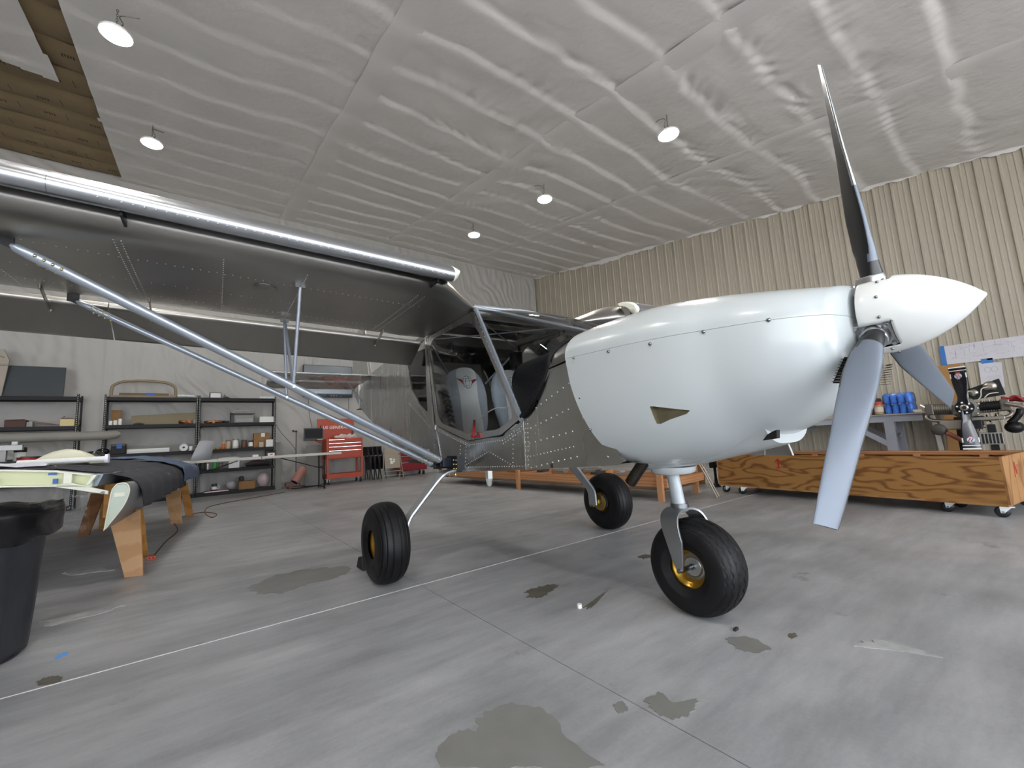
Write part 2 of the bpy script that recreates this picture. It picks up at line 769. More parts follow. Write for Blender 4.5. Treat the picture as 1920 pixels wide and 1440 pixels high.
wr = (0.010 * rip * edge + 0.006 * rip2 * edge + 0.018 * np_noise(X, Y, 31, 2.6)) * (0.25 + 0.75 * side) * mask
Z = ceil_z(Y) - sag - wr * 1.3 - 0.004 * np_noise(X, Y, 41, 6)
P = np.stack([X, Y, Z], -1)
cx = (X[:-1, :-1] + X[1:, 1:]) / 2
cy = (Y[:-1, :-1] + Y[1:, 1:]) / 2
jag = 0.03 * np_noise(cx, cy, 55, 2.0)
bare = ((cx < -1.54 + jag) & (cy > 9.45 + 0.18 * (cx + 1.95) + jag)) | ((cx < -1.54 + jag) & (cx > -1.93 + jag) & (cy > -2))
ceiling = struct(plain_obj('ceiling', grid_mesh('ceiling', P, ~bare), FABRIC))
# unseen roof sheet, added over the insulation to block the sky light
roof = MB().prism([(XL - 0.1, YF - 0.1, ceil_z(YF) + 0.32), (XR + 0.1, YF - 0.1, ceil_z(YF) + 0.32), (XR + 0.1, YB + 0.1, ceil_z(YB) + 0.32), (XL - 0.1, YB + 0.1, ceil_z(YB) + 0.32)], (0, 0, 0.05))
plain_obj('roof_sky_block', roof.mesh('roof_sky_block'), mat('sky_block_steel', '#6b6862', 0.6), ceiling)
# taped seams
TAPE = mat('seam_tape', '#e0ddda', 0.8, bump=(30, 0.08, 4))
for xs_ in (-14.13, -10.91, -7.69, -4.47, 1.97, 5.19, 8.41):
    pts = []
    for k in range(140):
        yy = YF + (YB - YF) * k / 139
        pph = ((yy - 0.35) / pitch) % 1.0
        dz = 0.006 - 0.016 * min(1, 7 * pph) * (1 - pph) ** 0.8
        jx = 0.012 * math.sin(yy * 2.1) + 0.008 * math.sin(yy * 5.3 + xs_)
        pts.append([(xs_ + jx, yy, ceil_z(yy) + dz - 0.018), (xs_ + 0.02 + jx, yy, ceil_z(yy) + dz - 0.024), (xs_ + 0.2, yy, ceil_z(yy) + dz - 0.022), (xs_ + 0.40 + jx, yy, ceil_z(yy) + dz - 0.014)])
    plain_obj('seam_tape', MB().grid(pts).mesh('seam_tape'), TAPE, ceiling)
# kraft-faced batts where the fabric is missing
KRAFT = mat('kraft_paper', '#93805f', 0.8, noise=(2.5, '#857255', 0.5), bump=(9, 0.25, 5))
KINK = mat('kraft_print', '#4b3d2c', 0.8)
for k in range(22):
    y0 = -3.2 + k * 0.77
    if y0 > YB:
        break
    y1 = min(y0 + 0.77, YB)
    x0 = XL if y1 > 9.4 else -2.2
    if y1 < -2.2:
        continue
    rows = []
    for i in range(26):
        xx = lerp(x0, -1.2, i / 25)
        row = []
        for j in range(7):
            t = j / 6
            yy = lerp(y0, y1, t)
            hz = 0.05 - 0.045 * math.sin(PI * t) ** 0.6 + 0.008 * math.sin(xx * 7 + k)
            row.append((xx, yy, ceil_z(yy) + 0.05 + hz))
        rows.append(row)
    bt = plain_obj('kraft_batt', MB().grid(rows).mesh('kraft_batt'), KRAFT, ceiling)
    pm = MB()
    for xx in np.arange(-1.75 - (k % 3) * 0.3, max(x0, -5.5), -0.62):
        yy = y0 + 0.35 + 0.1 * ((k * 7) % 3 - 1)
        if yy + 0.05 > YB:
            continue
        zz = ceil_z(yy) + 0.052
        for q in range(5):
            a = xx + q * 0.032
            pm.quad((a, yy, zz - 0.004), (a + 0.018, yy, zz - 0.004), (a + 0.018, yy + 0.09 - 0.02 * (q % 2), zz + 0.010), (a, yy + 0.09 - 0.02 * (q % 2), zz + 0.010))
        pm.quad((xx + 0.3, yy - 0.1, zz - 0.02), (xx + 0.31, yy - 0.1, zz - 0.02), (xx + 0.32, yy + 0.12, zz + 0.012), (xx + 0.31, yy + 0.12, zz + 0.012))
    if pm.v:
        plain_obj('print_marks', pm.mesh('print_marks'), KINK, ceiling)['kind'] = 'stuff'

# ---- back wall, wrinkled white sheeting with battens
nz = 300
gx = np.concatenate([np.linspace(XL, -4.6, 90)[:-1], np.linspace(-4.6, XR, 620)])
gz = np.linspace(0, 8.36, nz)
X, Zg = np.meshgrid(gx, gz, indexing='ij')
bw = X + 0.65 * Zg
rip = np.sin(2 * PI * (bw * 2.6 + 3.4 * np_noise(X, Zg, 61, 0.7) + 1.6 * np_noise(X, Zg, 62, 1.9)))
rip = np.sign(rip) * np.abs(rip) ** 0.7 + 0.4 * np.sin(2 * PI * (bw * 3.6 + 3.0 * np_noise(X, Zg, 66, 0.9)))
rip2 = np.sin(2 * PI * (X * 3.1 + 1.9 * np_noise(X, Zg, 63, 1.1)))
mk = np.clip(np_noise(X, Zg, 64, 0.6) * 2.4 + 0.5, 0, 1)
bay = np.abs(((X + 1.62 + 1.6) % 3.2) - 1.6)
taut = np.clip(bay / 0.5, 0.15, 1)
Yw = YB - (0.014 * rip * (0.3 + 0.7 * mk) + 0.014 * rip2 * (1 - mk) + 0.03 * np_noise(X, Zg, 65, 1.3)) * taut
ridge = np.exp(-(bay / 0.035) ** 2) * 0.018
Yw = np.minimum(Yw - ridge, YB + 0.03)
wall_back = struct(plain_obj('wall_back', grid_mesh('wall_back', np.stack([X, Yw, Zg], -1)), WALLFAB))

# ---- right wall, ribbed steel siding
STEEL = mat('beige_steel', '#b0a898', 0.42, noise=(0.5, '#b4ac9c', 0.3))
prof = []
yy = YF
unit = 0.3048
ribs = [(0, 0), (0.012, 0.030), (0.040, 0.030), (0.056, 0), (0.125, 0), (0.133, 0.007), (0.152, 0.007), (0.160, 0), (0.209, 0), (0.217, 0.007), (0.236, 0.007), (0.244, 0)]
off = 0.037
y = YB - off - unit * 68
while y < YB:
    for (a, h) in ribs:
        if YF <= y + a <= YB:
            prof.append((y + a, h))
    y += unit
prof = [(YF, 0)] + prof + [(YB, 0)]
mb = MB()
mb.loft([[(XR - h, yv, 0) for yv, h in prof], [(XR - h, yv, ceil_z(yv) + 0.33) for yv, h in prof]], caps=False, closed=False, smooth=False)
wall_right = struct(plain_obj('wall_right', mb.mesh('wall_right', fix=False), STEEL))
# frayed fabric edge along the top of the siding
pts = []
for k in range(260):
    yv = lerp(YF, YB, k / 259)
    j = 0.02 * math.sin(yv * 9.1) + 0.015 * math.sin(yv * 23.7)
    dd = 0.05 + 0.02 * math.sin(yv * 3.3 + 1) + j
    if 7.6 < yv < 11.8:
        dd += 0.10 * math.sin((yv - 7.6) / 4.2 * PI)
    zc = ceil_z(yv)
    pts.append([(XR - 0.10, yv, zc - 0.01), (XR - 0.055, yv, zc - dd * 0.5), (XR - 0.036, yv, zc - dd)])
trim = struct(plain_obj('trim_1', MB().grid(pts).mesh('trim_1'), TAPE))
# corner post at the back
struct(plain_obj('trim_2', MB().box(XR - 0.05, XR - 0.02, YB - 0.06, YB, 0, 8.0).mesh('trim_2'), mat('corner_trim', '#8f897d', 0.5)))
# walls behind and beside the camera with the open hangar door
mb = MB()
mb.loft([[(XL + h, yv, 0) for yv, h in prof], [(XL + h, yv, ceil_z(yv) + 0.33) for yv, h in prof]], caps=False, closed=False, smooth=False)
struct(plain_obj('wall_left', mb.mesh('wall_left', fix=False), STEEL))
mb = MB().box(XL, -15.2, YF - 0.12, YF, 0, 5.15).box(9.6, XR, YF - 0.12, YF, 0, 5.15).box(-15.2, 9.6, YF - 0.12, YF, 4.6, 5.15)
struct(plain_obj('wall_front', mb.mesh('wall_front'), STEEL))

# ---- round high-bay lamps
LHOUSE = mat('lamp_housing', '#e8e8e6', 0.4)
LGLOW = mat('lamp_glow', '#fffaf2', 0.5, emit=LAMP_STRENGTH)
CHAIN = mat('lamp_chain', '#77766f', 0.35, 0.9)


def make_lamp():
    t = thing('high_bay_lamp', 'x', 'lamp')
    obj('housing', MB().lathe([(0.03, 0.10), (0.07, 0.095), (0.10, 0.06), (0.165, 0.035), (0.172, 0.015), (0.168, 0.0)], n=28), LHOUSE, t)
    obj('diffuser', MB().lathe([(0.160, 0.0005), (0.155, -0.006), (0.11, -0.014), (0.02, -0.018)], n=28), LGLOW, t)
    obj('hook', MB().tube([(0, 0, 0.09), (0.012, 0, 0.12), (0.018, 0, 0.15), (0, 0, 0.175), (-0.018, 0, 0.15), (-0.01, 0, 0.13)], 0.006, 6), CHAIN, t)
    ch = MB()
    for k in range(6):
        z = 0.17 + k * 0.034
        loop = [(0.011 * math.cos(a) * (1 if k % 2 else 0), 0.011 * math.cos(a) * (0 if k % 2 else 1), z + 0.02 + 0.021 * math.sin(a)) for a in [2 * PI * i / 8 for i in range(8)]]
        ch.tube(loop, 0.0035, 5, closed=True)
    obj('chain', ch, CHAIN, t)
    obj('cord', MB().tube(spline([(0, 0, 0.1), (0.06, 0.01, 0.2), (0.02, 0.02, 0.30), (0.10, 0.03, 0.36), (0.22, 0.02, 0.395)], 5), 0.006, 6), CHAIN, t)
    return t


lamp0 = make_lamp()
GL = 'round high-bay lamps hanging from the ceiling'
lamp_lab = {(-0.92, 6.85): 'glowing round high-bay lamp hanging beside the bare kraft strip, towards the hangar door',
            (-0.74, 9.95): 'glowing round high-bay lamp hanging above the bare wing beside the brown kraft patch',
            (6.35, 3.55): 'glowing round high-bay lamp hanging over the nose and cowling of the airplane',
            (6.45, 6.80): 'glowing round high-bay lamp hanging between two others in its row beside the long seam',
            (6.50, 9.95): 'glowing round high-bay lamp hanging close to the white back wall, end of its row',
            (-0.9, 3.4): 'glowing round high-bay lamp hanging out over the trash can end of its row',
            (-0.9, 0.2): 'extra round high-bay lamp added out of view just inside the hangar door'}  # last lamp is unseen, added for the light it gives
for i, ((lx, ly), lab) in enumerate(lamp_lab.items()):
    loc = (lx, ly, ceil_z(ly) - 0.42)
    if i == 0:
        lamp0.location = loc
        lamp0['label'] = lab
        lamp0['group'] = GL
    else:
        dup(lamp0, loc, 0.7 * i, lab, GL)
# ================================================================ AIRPLANE (own axes: x to its left wing, y aft, z up; origin between the main wheels)
PHI = math.radians(2.4)
PO = Vector((2.395, 3.197, 0))
plane = thing('airplane', 'bare aluminium high-wing airplane with white cowling and three-blade propeller', 'airplane', PO, -PHI)
_ca, _sa = math.cos(PHI), math.sin(PHI)
PA = np.array([(_ca, -_sa, 0), (_sa, _ca, 0), (0, 0, 1.0)])


def PL(u, v, **k):
    """pixel -> airplane coordinates, on the plane x=, y= or z= const"""
    d = PA @ ray(u, v)
    c = PA @ (CAMPOS - np.array(PO))
    (a, val), = k.items()
    i = 'xyz'.index(a)
    t = (val - c[i]) / d[i]
    return Vector((c + d * t).tolist())


ALU = mat('aluminium_sheet', '#cbcac7', 0.30, 1.0, noise=(2.2, '#bab9b6', 0.8), rough_noise=(1.6, 0.24, 0.34), scale=(3, 3, 0.5), bump=(0.9, 0.18, 1))
ALUW = mat('aluminium_wing_skin', '#aeaba6', 0.30, 1.0, noise=(2.0, '#9d9a95', 0.8), rough_noise=(1.5, 0.28, 0.40), scale=(2, 0.7, 1))
ALUP = mat('polished_aluminium', '#d4d6da', 0.16, 1.0)
TUBE = mat('silver_tube', '#a9b0ba', 0.32, 0.55)
GELW = mat('white_gelcoat', '#c6cccd', 0.27, 0, coat=0.3, noise=(1.5, '#c1c8ca', 0.5))
SPIN = mat('white_spinner', '#eef0ee', 0.25, coat=0.3)
CREAM = mat('cream_fibreglass', '#e6e8d8', 0.4)
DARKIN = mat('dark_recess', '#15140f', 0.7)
NACAIN = mat('raw_fibreglass', '#5a5340', 0.5, noise=(12, '#7d7458', 0.6))
BLACK = mat('black_rubber', '#131314', 0.55)
RUB = mat('tyre_rubber', '#08080a', 0.5, noise=(7, '#101012', 0.6), rough_noise=(8, 0.45, 0.62), spec=0.35)
GOLD = mat('gold_wheel', '#b98f35', 0.32, 0.85)
SCREW = mat('screw_steel', '#8c8f93', 0.25, 1.0)
RIVET = mat('rivet_head', '#cfcfcd', 0.28, 1.0)
BRASS = mat('brass_bolt', '#d8c78c', 0.25, 1.0)
BLKM = mat('black_metal', '#1a1b1d', 0.4, 0.4)
PLEXI = clear_mat('plexiglass', '#eef0f0', 0.03)


def part(name, mb, m, bevel=0.0, parent=None, **k):
    return obj(name, mb, m, parent or plane, bevel, **k)


# ---------------------------------------------------------------- engine cowling
CS = [  # y, half width, seam z, top z, bottom z, power of top, power of bottom
    (-1.385, 0.520, 1.462, 1.690, 0.812, 2.3, 4.4),
    (-1.55, 0.532, 1.455, 1.700, 0.808, 2.3, 4.0),
    (-1.75, 0.542, 1.447, 1.700, 0.812, 2.3, 3.5),
    (-1.95, 0.540, 1.440, 1.690, 0.838, 2.3, 3.1),
    (-2.13, 0.520, 1.433, 1.668, 0.872, 2.3, 2.7),
    (-2.28, 0.480, 1.428, 1.645, 0.920, 2.25, 2.5),
    (-2.40, 0.452, 1.423, 1.622, 0.968, 2.2, 2.5),
    (-2.50, 0.416, 1.420, 1.602, 1.018, 2.15, 2.5),
    (-2.58, 0.372, 1.417, 1.586, 1.070, 2.1, 2.5),
    (-2.640, 0.318, 1.415, 1.576, 1.125, 2.05, 2.5),
    (-2.680, 0.258, 1.414, 1.570, 1.185, 2.0, 2.4),
    (-2.700, 0.168, 1.413, 1.562, 1.255, 2.0, 2.1),
]
cs_np = np.array(CS)


def cowl_at(y):
    ys = cs_np[::-1, 0]
    return [float(np.interp(y, ys, cs_np[::-1, k])) for k in range(1, 7)]


_cy = -cs_np[:, 0]                      # increasing
_cd = np.diff(_cy)
_sl = np.diff(cs_np[:, 1:], axis=0) / _cd[:, None]
_tm = np.zeros((len(CS), 6))
_tm[0], _tm[-1] = _sl[0], _sl[-1]
_tm[1:-1] = (_sl[:-1] * _cd[1:, None] + _sl[1:] * _cd[:-1, None]) / (_cd[:-1] + _cd[1:])[:, None]


def smooth_cowl(y):
    # cubic through the stations
    x = min(max(-y, _cy[0]), _cy[-1] - 1e-9)
    i = int(np.searchsorted(_cy, x, side='right') - 1)
    h = _cd[i]
    t = (x - _cy[i]) / h
    p0, p1 = cs_np[i, 1:], cs_np[i + 1, 1:]
    return (2 * t ** 3 - 3 * t ** 2 + 1) * p0 + (t ** 3 - 2 * t ** 2 + t) * h * _tm[i] + (-2 * t ** 3 + 3 * t ** 2) * p1 + (t ** 3 - t ** 2) * h * _tm[i + 1]


def cowl_pt(y, th):
    w, zs, zt, zb, nt_, nb = [float(q) for q in smooth_cowl(y)]
    c, s = math.cos(th), math.sin(th)
    if s >= 0:
        n_ = nt_
        return Vector((w * math.copysign(abs(c) ** (2 / n_), c), y, zs + (zt - zs) * abs(s) ** (2 / n_)))
    n_ = nb
    dn = abs(s) ** (2 / n_)
    fade = max(0.0, min(1.0, (y + 2.35) / 0.965)) ** 1.5
    return Vector((w * math.copysign(abs(c) ** (2 / n_), c), y - 0.27 * dn ** 1.6 * fade, zs - (zs - zb) * dn))


NY = 84
ysec = [lerp(-1.385, -2.60, k / (NY - 13)) for k in range(NY - 12)] + [lerp(-2.60, -2.700, k / 12) for k in range(1, 13)]
NT = 80
up = [[cowl_pt(y_, PI * k / NT) + Vector((0, 0, 0.0007)) for k in range(NT + 1)] for y_ in ysec]
lo = [[cowl_pt(y_, -PI * k / NT) - Vector((0, 0, 0.0007)) for k in range(NT + 1)] for y_ in ysec]
upper_cowl = part('upper_cowling', MB().loft(up, flat_last=True), GELW)
cutters = []


def inward(poly, n_in, depth, out=0.12):
    n_in = Vector(n_in).normalized()
    return MB().prism([p - n_in * out for p in poly], n_in * (depth + out))


# side NACA duct, front inlets (right and left), oil scoop, exhaust cut-out
naca = [PL(1215, 762, x=-0.53), PL(1222, 762, x=-0.53), PL(1279, 769.5, x=-0.53), PL(1281, 772, x=-0.53), PL(1279, 774, x=-0.53), PL(1245, 787, x=-0.53), PL(1228, 795.5, x=-0.53), PL(1222, 795, x=-0.53)]
cutters.append(inward(naca, (1, 0.1, 0), 0.07))
inl = [PL(1583, 670, x=-0.335), PL(1561, 718, x=-0.345), PL(1601, 719, x=-0.25), PL(1612, 671, x=-0.22)]
INPX = [(1583, 669.5), (1561, 718.5), (1603, 719.5), (1615, 671)]
for s in (1, -1):
    fa_ = [PL(*p, x=-0.48) for p in INPX]
    fb_ = [PL(*p, x=-0.13) for p in INPX]
    cutters.append(MB().loft([[Vector((s * p.x, p.y, p.z)) for p in fa_], [Vector((s * p.x, p.y, p.z)) for p in fb_]], smooth=False))
lower_me = boolean_cut(MB().loft(lo, flat_last=True).mesh('lower_cowling'), cutters, [GELW, DARKIN])
for p in lower_me.polygons:
    if p.material_index == 1 and p.center.y > -2.25:
        p.material_index = 2
lower_me.materials.append(NACAIN)
lower_cowl = bpy.data.objects.new('lower_cowling', lower_me)
C.objects.link(lower_cowl)
lower_cowl.parent = plane
# cooling fins in the inlets
for s in (1, -1):
    a, b_, c_, d_ = [Vector((s * p.x, p.y, p.z)) for p in [PL(*INPX[0], x=-0.265), PL(*INPX[1], x=-0.285), PL(*INPX[2], x=-0.20), PL(*INPX[3], x=-0.18)]]
    for k in range(9):
        t = (k + 0.6) / 9.4
        p, q = a.lerp(b_, t), d_.lerp(c_, t)
        part('cooling_fin', MB().bar(p, q, 0.02, 0.002), mat('fin_metal', '#4c4842', 0.4, 0.8), parent=lower_cowl)
# belly tunnel with scoop at its front and round fairing around the nose leg
TS = [(-1.50, 0.10, 0.76, 0.85), (-1.56, 0.16, 0.755, 0.88), (-1.70, 0.21, 0.765, 0.90), (-1.90, 0.215, 0.80, 0.92), (-2.1, 0.21, 0.845, 0.96), (-2.28, 0.20, 0.885, 1.01), (-2.35, 0.19, 0.905, 1.03)]
sec = []
for (y_, w, zb, zt) in TS:
    loop = []
    for k in range(25):
        a = -PI * k / 24
        c, s = math.cos(a), math.sin(a)
        loop.append((w * math.copysign(abs(c) ** 0.6, c) * (1 + 0.25 * (1 + s)), y_, zt + (zt - zb) * math.copysign(abs(s) ** 0.6, s)))
    sec.append(loop)
tunnel = MB().loft(sec).mesh('belly_tunnel')
sc_poly = [Vector((-0.4, -2.30, 0.915)), Vector((-0.4, -2.37, 0.915)), Vector((-0.4, -2.37, 0.99)), Vector((-0.4, -2.345, 0.985)), Vector((-0.4, -2.315, 0.955))]
tunnel.materials.append(GELW)
tn = bpy.data.objects.new('belly_tunnel', tunnel)
C.objects.link(tn)
tn.parent = plane
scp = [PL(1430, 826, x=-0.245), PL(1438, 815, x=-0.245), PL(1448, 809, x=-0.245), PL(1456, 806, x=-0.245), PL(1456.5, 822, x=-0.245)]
part('scoop_shade_patch', MB().prism(scp, (0.03, 0.0, 0)), DARKIN)  # dark patch laid on the tunnel side for the shade inside the scoop
part('leg_fairing', MB().lathe([(0.02, 0.735), (0.10, 0.738), (0.125, 0.75), (0.13, 0.78)], (-0.01, -1.70, 0), n=36), GELW)
# screws along the seam and the rear edge
scr = MB()
for px in ((1076, 671), (1141, 659), (1219, 645), (1319, 622), (1441, 600)):
    p = PL(*px, x=-0.50 if px[0] < 1400 else -0.44)
    for _ in range(3):
        yv = p.y
        w = cowl_pt(yv, PI - 0.06)
        p = PL(*px, x=w.x - 0.002)
    scr.ball(p, 0.009, 8, 6)
for px in ((1076, 681), (1087, 746), (1106, 806), (1139, 857)):
    p = PL(*px, x=-0.52)
    scr.ball(p + Vector((0.003, 0, 0)), 0.009, 8, 6)
part('cowl_screws', scr, SCREW)['kind'] = 'stuff'
# exhaust stub
ex0, ex1 = PL(1206, 868, x=-0.20), PL(1182, 905, x=-0.20)
exh = MB().tube([ex0 + (ex0 - ex1) * 0.4, ex1], 0.034, 20, caps=False)
exh.tube([ex1, ex0], 0.030, 20, caps=False)
part('exhaust_pipe', exh, mat('exhaust_steel', '#5d5750', 0.35, 0.9, noise=(14, '#3c3733', 0.5)))

# ---------------------------------------------------------------- spinner and propeller
HUB = Vector((0, -2.755, 1.418))
sp_prof = []
R0, Ls = 0.158, 0.305
for k in range(25):
    t = k / 24
    sp_prof.append((max(0.004, R0 * (1 - t ** 2.05) ** 0.86), -t * Ls))
spin_me = MB().lathe([(R0 * 0.97, 0.035), (R0, 0.03)] + sp_prof, (0, HUB.y, HUB.z), axis='y', n=48).mesh('spinner')


def polar(r, ang, y_=0.0):
    """ang measured from straight up towards the airplane's right (-x)"""
    return Vector((HUB.x - r * math.sin(ang), HUB.y + y_, HUB.z + r * math.cos(ang)))


TIPS = [PL(1530, 111, y=HUB.y), PL(1552, 990, y=HUB.y), PL(1785, 738, y=HUB.y)]
ANG = [math.atan2(-(t.x - HUB.x), t.z - HUB.z) for t in TIPS]
a0 = ANG[1]
ANG = [a0 - 2 * PI / 3 * -1, a0, a0 + 2 * PI / 3 * -1]
cut = []
for a in ANG:
    d = polar(1, a) - HUB
    side = Vector((0, 1, 0)).cross(d).normalized()
    cb = MB().obox(HUB + d * 0.14, side * 0.058, Vector((0, 0.075, 0)), d * 0.075)
    cb.xf(Matrix.Translation((0, 0.01, 0)))
    cut.append(cb)
spin_me = boolean_cut(spin_me, cut, [SPIN, mat('hub_dark', '#2a2927', 0.5, 0.6)])
for p in spin_me.polygons:
    p.use_smooth = True
so = bpy.data.objects.new('spinner', spin_me)
C.objects.link(so)
so.parent = plane
ss = MB()
for k in range(12):
    a = 2 * PI * k / 12 + 0.2
    if min(abs((a - q + PI) % (2 * PI) - PI) for q in ANG) > 0.4:
        ss.ball(polar(R0 * 0.995, a, -0.035), 0.0065, 8, 6)
part('spinner_screws', ss, SCREW, parent=so)['kind'] = 'stuff'
BLADE_F = mat('blade_grey', '#666e7a', 0.36, 0.25, noise=(2, '#707884', 0.5))
BLADE_B = mat('blade_black', '#1d1e20', 0.32)
EDGE = mat('nickel_edge', '#b9bbbf', 0.2, 1.0)
CUFF = mat('cast_hub', '#bdbec0', 0.28, 0.95)
PROPR = 1.085
for a in ANG:
    d = (polar(1, a) - HUB).normalized()
    tang = -Vector((0, 1, 0)).cross(d).normalized()     # direction of travel
    secs, fr = [], []
    for k in range(30):
        t = k / 29
        r = lerp(0.165, PROPR, t)
        ch = interp(t, [0, 0.05, 0.14, 0.28, 0.5, 0.75, 0.93, 1.0], [0.074, 0.080, 0.108, 0.122, 0.118, 0.106, 0.094, 0.086])
        th = interp(t, [0, 0.06, 0.2, 0.5, 1.0], [0.070, 0.060, 0.034, 0.020, 0.008])
        be = math.radians(interp(t, [0, 0.12, 0.3, 0.6, 1.0], [40, 47, 42, 28, 20]))
        # chord direction: mostly along travel, turned forward (towards -y) by the pitch
        cd = tang * math.cos(be) + Vector((0, -1, 0)) * math.sin(be)
        nd = cd.cross(d).normalized()
        if nd.y > 0:
            nd = -nd                                   # nd points forward (-y) side
        c0 = HUB + d * r
        loop = []
        N = 22
        for j in range(N):
            q = 2 * PI * j / N
            xc = math.cos(q)
            lead = 0.5 + 0.5 * xc
            yt = math.sin(q)
            thick = th * (0.95 if yt > 0 else 0.45) * (abs(yt) ** 0.8) * (0.55 + 0.6 * lead if t > 0.08 else 1)
            sweep = -(ch * 0.10)
            loop.append(c0 + cd * (xc * ch / 2 + sweep) + nd * math.copysign(thick / 1.3, yt) + d * ((0.045 * (0.5 - lead)) if k == 29 else 0))
        secs.append(loop)
    bl = MB().loft(secs)
    me = bl.mesh('propeller_blade')
    me.materials.append(BLADE_F)
    me.materials.append(BLADE_B)
    me.materials.append(EDGE)
    for p in me.polygons:
        rr = (p.center - HUB).dot(d)
        # rear (flat) face is black, the front is grey; the outer leading edge has a nickel strip
        if p.normal.y > 0.12:
            p.material_index = 1
        if rr < 0.24:
            p.material_index = 1
    # leading-edge strip
    for p in me.polygons:
        rr = (p.center - HUB).dot(d)
        t = (rr - 0.165) / (PROPR - 0.165)
        be = math.radians(interp(t, [0, 0.12, 0.3, 0.6, 1.0], [40, 47, 42, 28, 20]))
        cd = tang * math.cos(be) + Vector((0, -1, 0)) * math.sin(be)
        ch = interp(t, [0, 0.05, 0.14, 0.28, 0.5, 0.75, 0.93, 1.0], [0.074, 0.080, 0.108, 0.122, 0.118, 0.106, 0.094, 0.086])
        if t > 0.42 and (p.center - HUB - d * rr).dot(cd) > ch * 0.40 - 0.0085:
            p.material_index = 2
    bo = bpy.data.objects.new('propeller_blade', me)
    C.objects.link(bo)
    bo.parent = plane
    hub = MB().tube([HUB + d * 0.08, HUB + d * 0.150, HUB + d * 0.172], [0.052, 0.052, 0.046], 20)
    for sx in (-1, 1):
        for sy in (-1, 1):
            hub.cyl(HUB + d * 0.128 + tang * 0.046 * sx + Vector((0, 0.05 * sy, 0)), HUB + d * 0.148 + tang * 0.046 * sx + Vector((0, 0.05 * sy, 0)), 0.009, 8)
    hub.obox(HUB + d * 0.12, tang * 0.056, Vector((0, 0.062, 0)), d * 0.018)
    part('blade_clamp', hub, CUFF, parent=bo, bevel=0.003)

# ---------------------------------------------------------------- fuselage
FY = [-1.75, -1.45, -0.95, -0.3, 0.6, 1.2, 2.0, 3.0, 4.2, 5.0]
FW = [0.430, 0.490, 0.545, 0.560, 0.550, 0.505, 0.400, 0.255, 0.105, 0.030]
FB = [0.835, 0.812, 0.785, 0.758, 0.770, 0.850, 1.000, 1.200, 1.500, 1.740]
FT = [1.460, 1.460, 1.30, 2.06, 2.06, 2.10, 2.15, 2.185, 2.21, 2.22]


def hw(y_):
    return interp(y_, FY, FW)


def zb(y_):
    return interp(y_, FY, FB)


def side_pt(s, y_, z, out=0.0):
    return Vector((s * (hw(y_) + out), y_, z))


DOOR = [(0.585, 2.035), (0.43, 1.165), (-0.20, 1.000), (-0.69, 1.030), (-0.93, 1.130), (-0.385, 2.045)]
GLARE = mat('black_trim', '#08080b', 0.6, spec=0.3)


def side_panel(name, polys, m, s, out=0.0, thick=0.004):
    mb = MB()
    for poly in polys:
        pts = [side_pt(s, y_, z, out) for (y_, z) in poly]
        mb.prism(pts, (-s * thick, 0, 0))
    return part(name, mb, m)


for s in (-1, 1):
    # panel ahead of the door, up to the windscreen edge; windscreen base curve
    front = [(-1.72, 0.845), (-1.66, 0.822), (-1.45, zb(-1.45)), (-0.95, zb(-0.95)), (-0.95, 1.125), (-1.02, 1.175), (-1.10, 1.25), (-1.165, 1.34), (-1.20, 1.42), (-1.44, 1.455), (-1.47, 1.25), (-1.56, 1.03)]
    side_panel('front_side_skin', [front], ALU, s)
    below = [[(-0.95, zb(-0.95)), (-0.3, zb(-0.3)), (-0.3, 1.012), (-0.69, 1.015), (-0.95, 1.120)],
             [(-0.3, zb(-0.3)), (0.42, 0.763), (0.415, 1.15), (-0.20, 0.985), (-0.3, 0.99)]]
    side_panel('door_sill_skin', below, ALU, s, 0.001)
    # rear cabin side with the quarter window, then the tail cone side
    WIN = [(0.64, 1.30), (0.66, 1.95), (1.02, 1.97), (1.28, 1.90), (1.13, 1.60), (0.86, 1.40)]
    mbp = MB()
    outer = [(0.42, 0.763), (1.2, 0.850), (1.5, zb(1.5)), (1.5, 2.115), (0.58, 2.06), (0.415, 1.15)]
    # strips around the window
    quads = [[(0.42, 0.763), (1.2, 0.850), (1.2, 1.25), (0.86, 1.40), (0.64, 1.30), (0.60, 1.10), (0.415, 1.05)],
             [(0.415, 1.05), (0.60, 1.10), (0.64, 1.30), (0.66, 1.95), (0.66, 2.06), (0.58, 2.06)],
             [(0.66, 1.95), (1.02, 1.97), (1.28, 1.90), (1.30, 2.105), (0.66, 2.06)],
             [(1.2, 0.850), (1.5, zb(1.5)), (1.5, 2.115), (1.30, 2.105), (1.28, 1.90), (1.13, 1.60), (0.86, 1.40), (1.2, 1.25)]]
    side_panel('rear_side_skin', quads, ALU, s)
    side_panel('quarter_window', [WIN], PLEXI, s, -0.006, 0.003)
    cone = []
    for a_, b_ in ((1.5, 2.0), (2.0, 3.0), (3.0, 4.2), (4.2, 5.0)):
        ta, tb = interp(a_, FY[5:], FT[5:]), interp(b_, FY[5:], FT[5:])
        if b_ == 5.0:
            tb = 2.05
        cone.append([(a_, zb(a_)), (b_, zb(b_)), (b_, tb), (a_, ta)])
    mb = MB()
    for poly in cone:
        mb.poly([side_pt(s, y_, z) for (y_, z) in poly])
    part('tail_cone_side', mb, ALU)
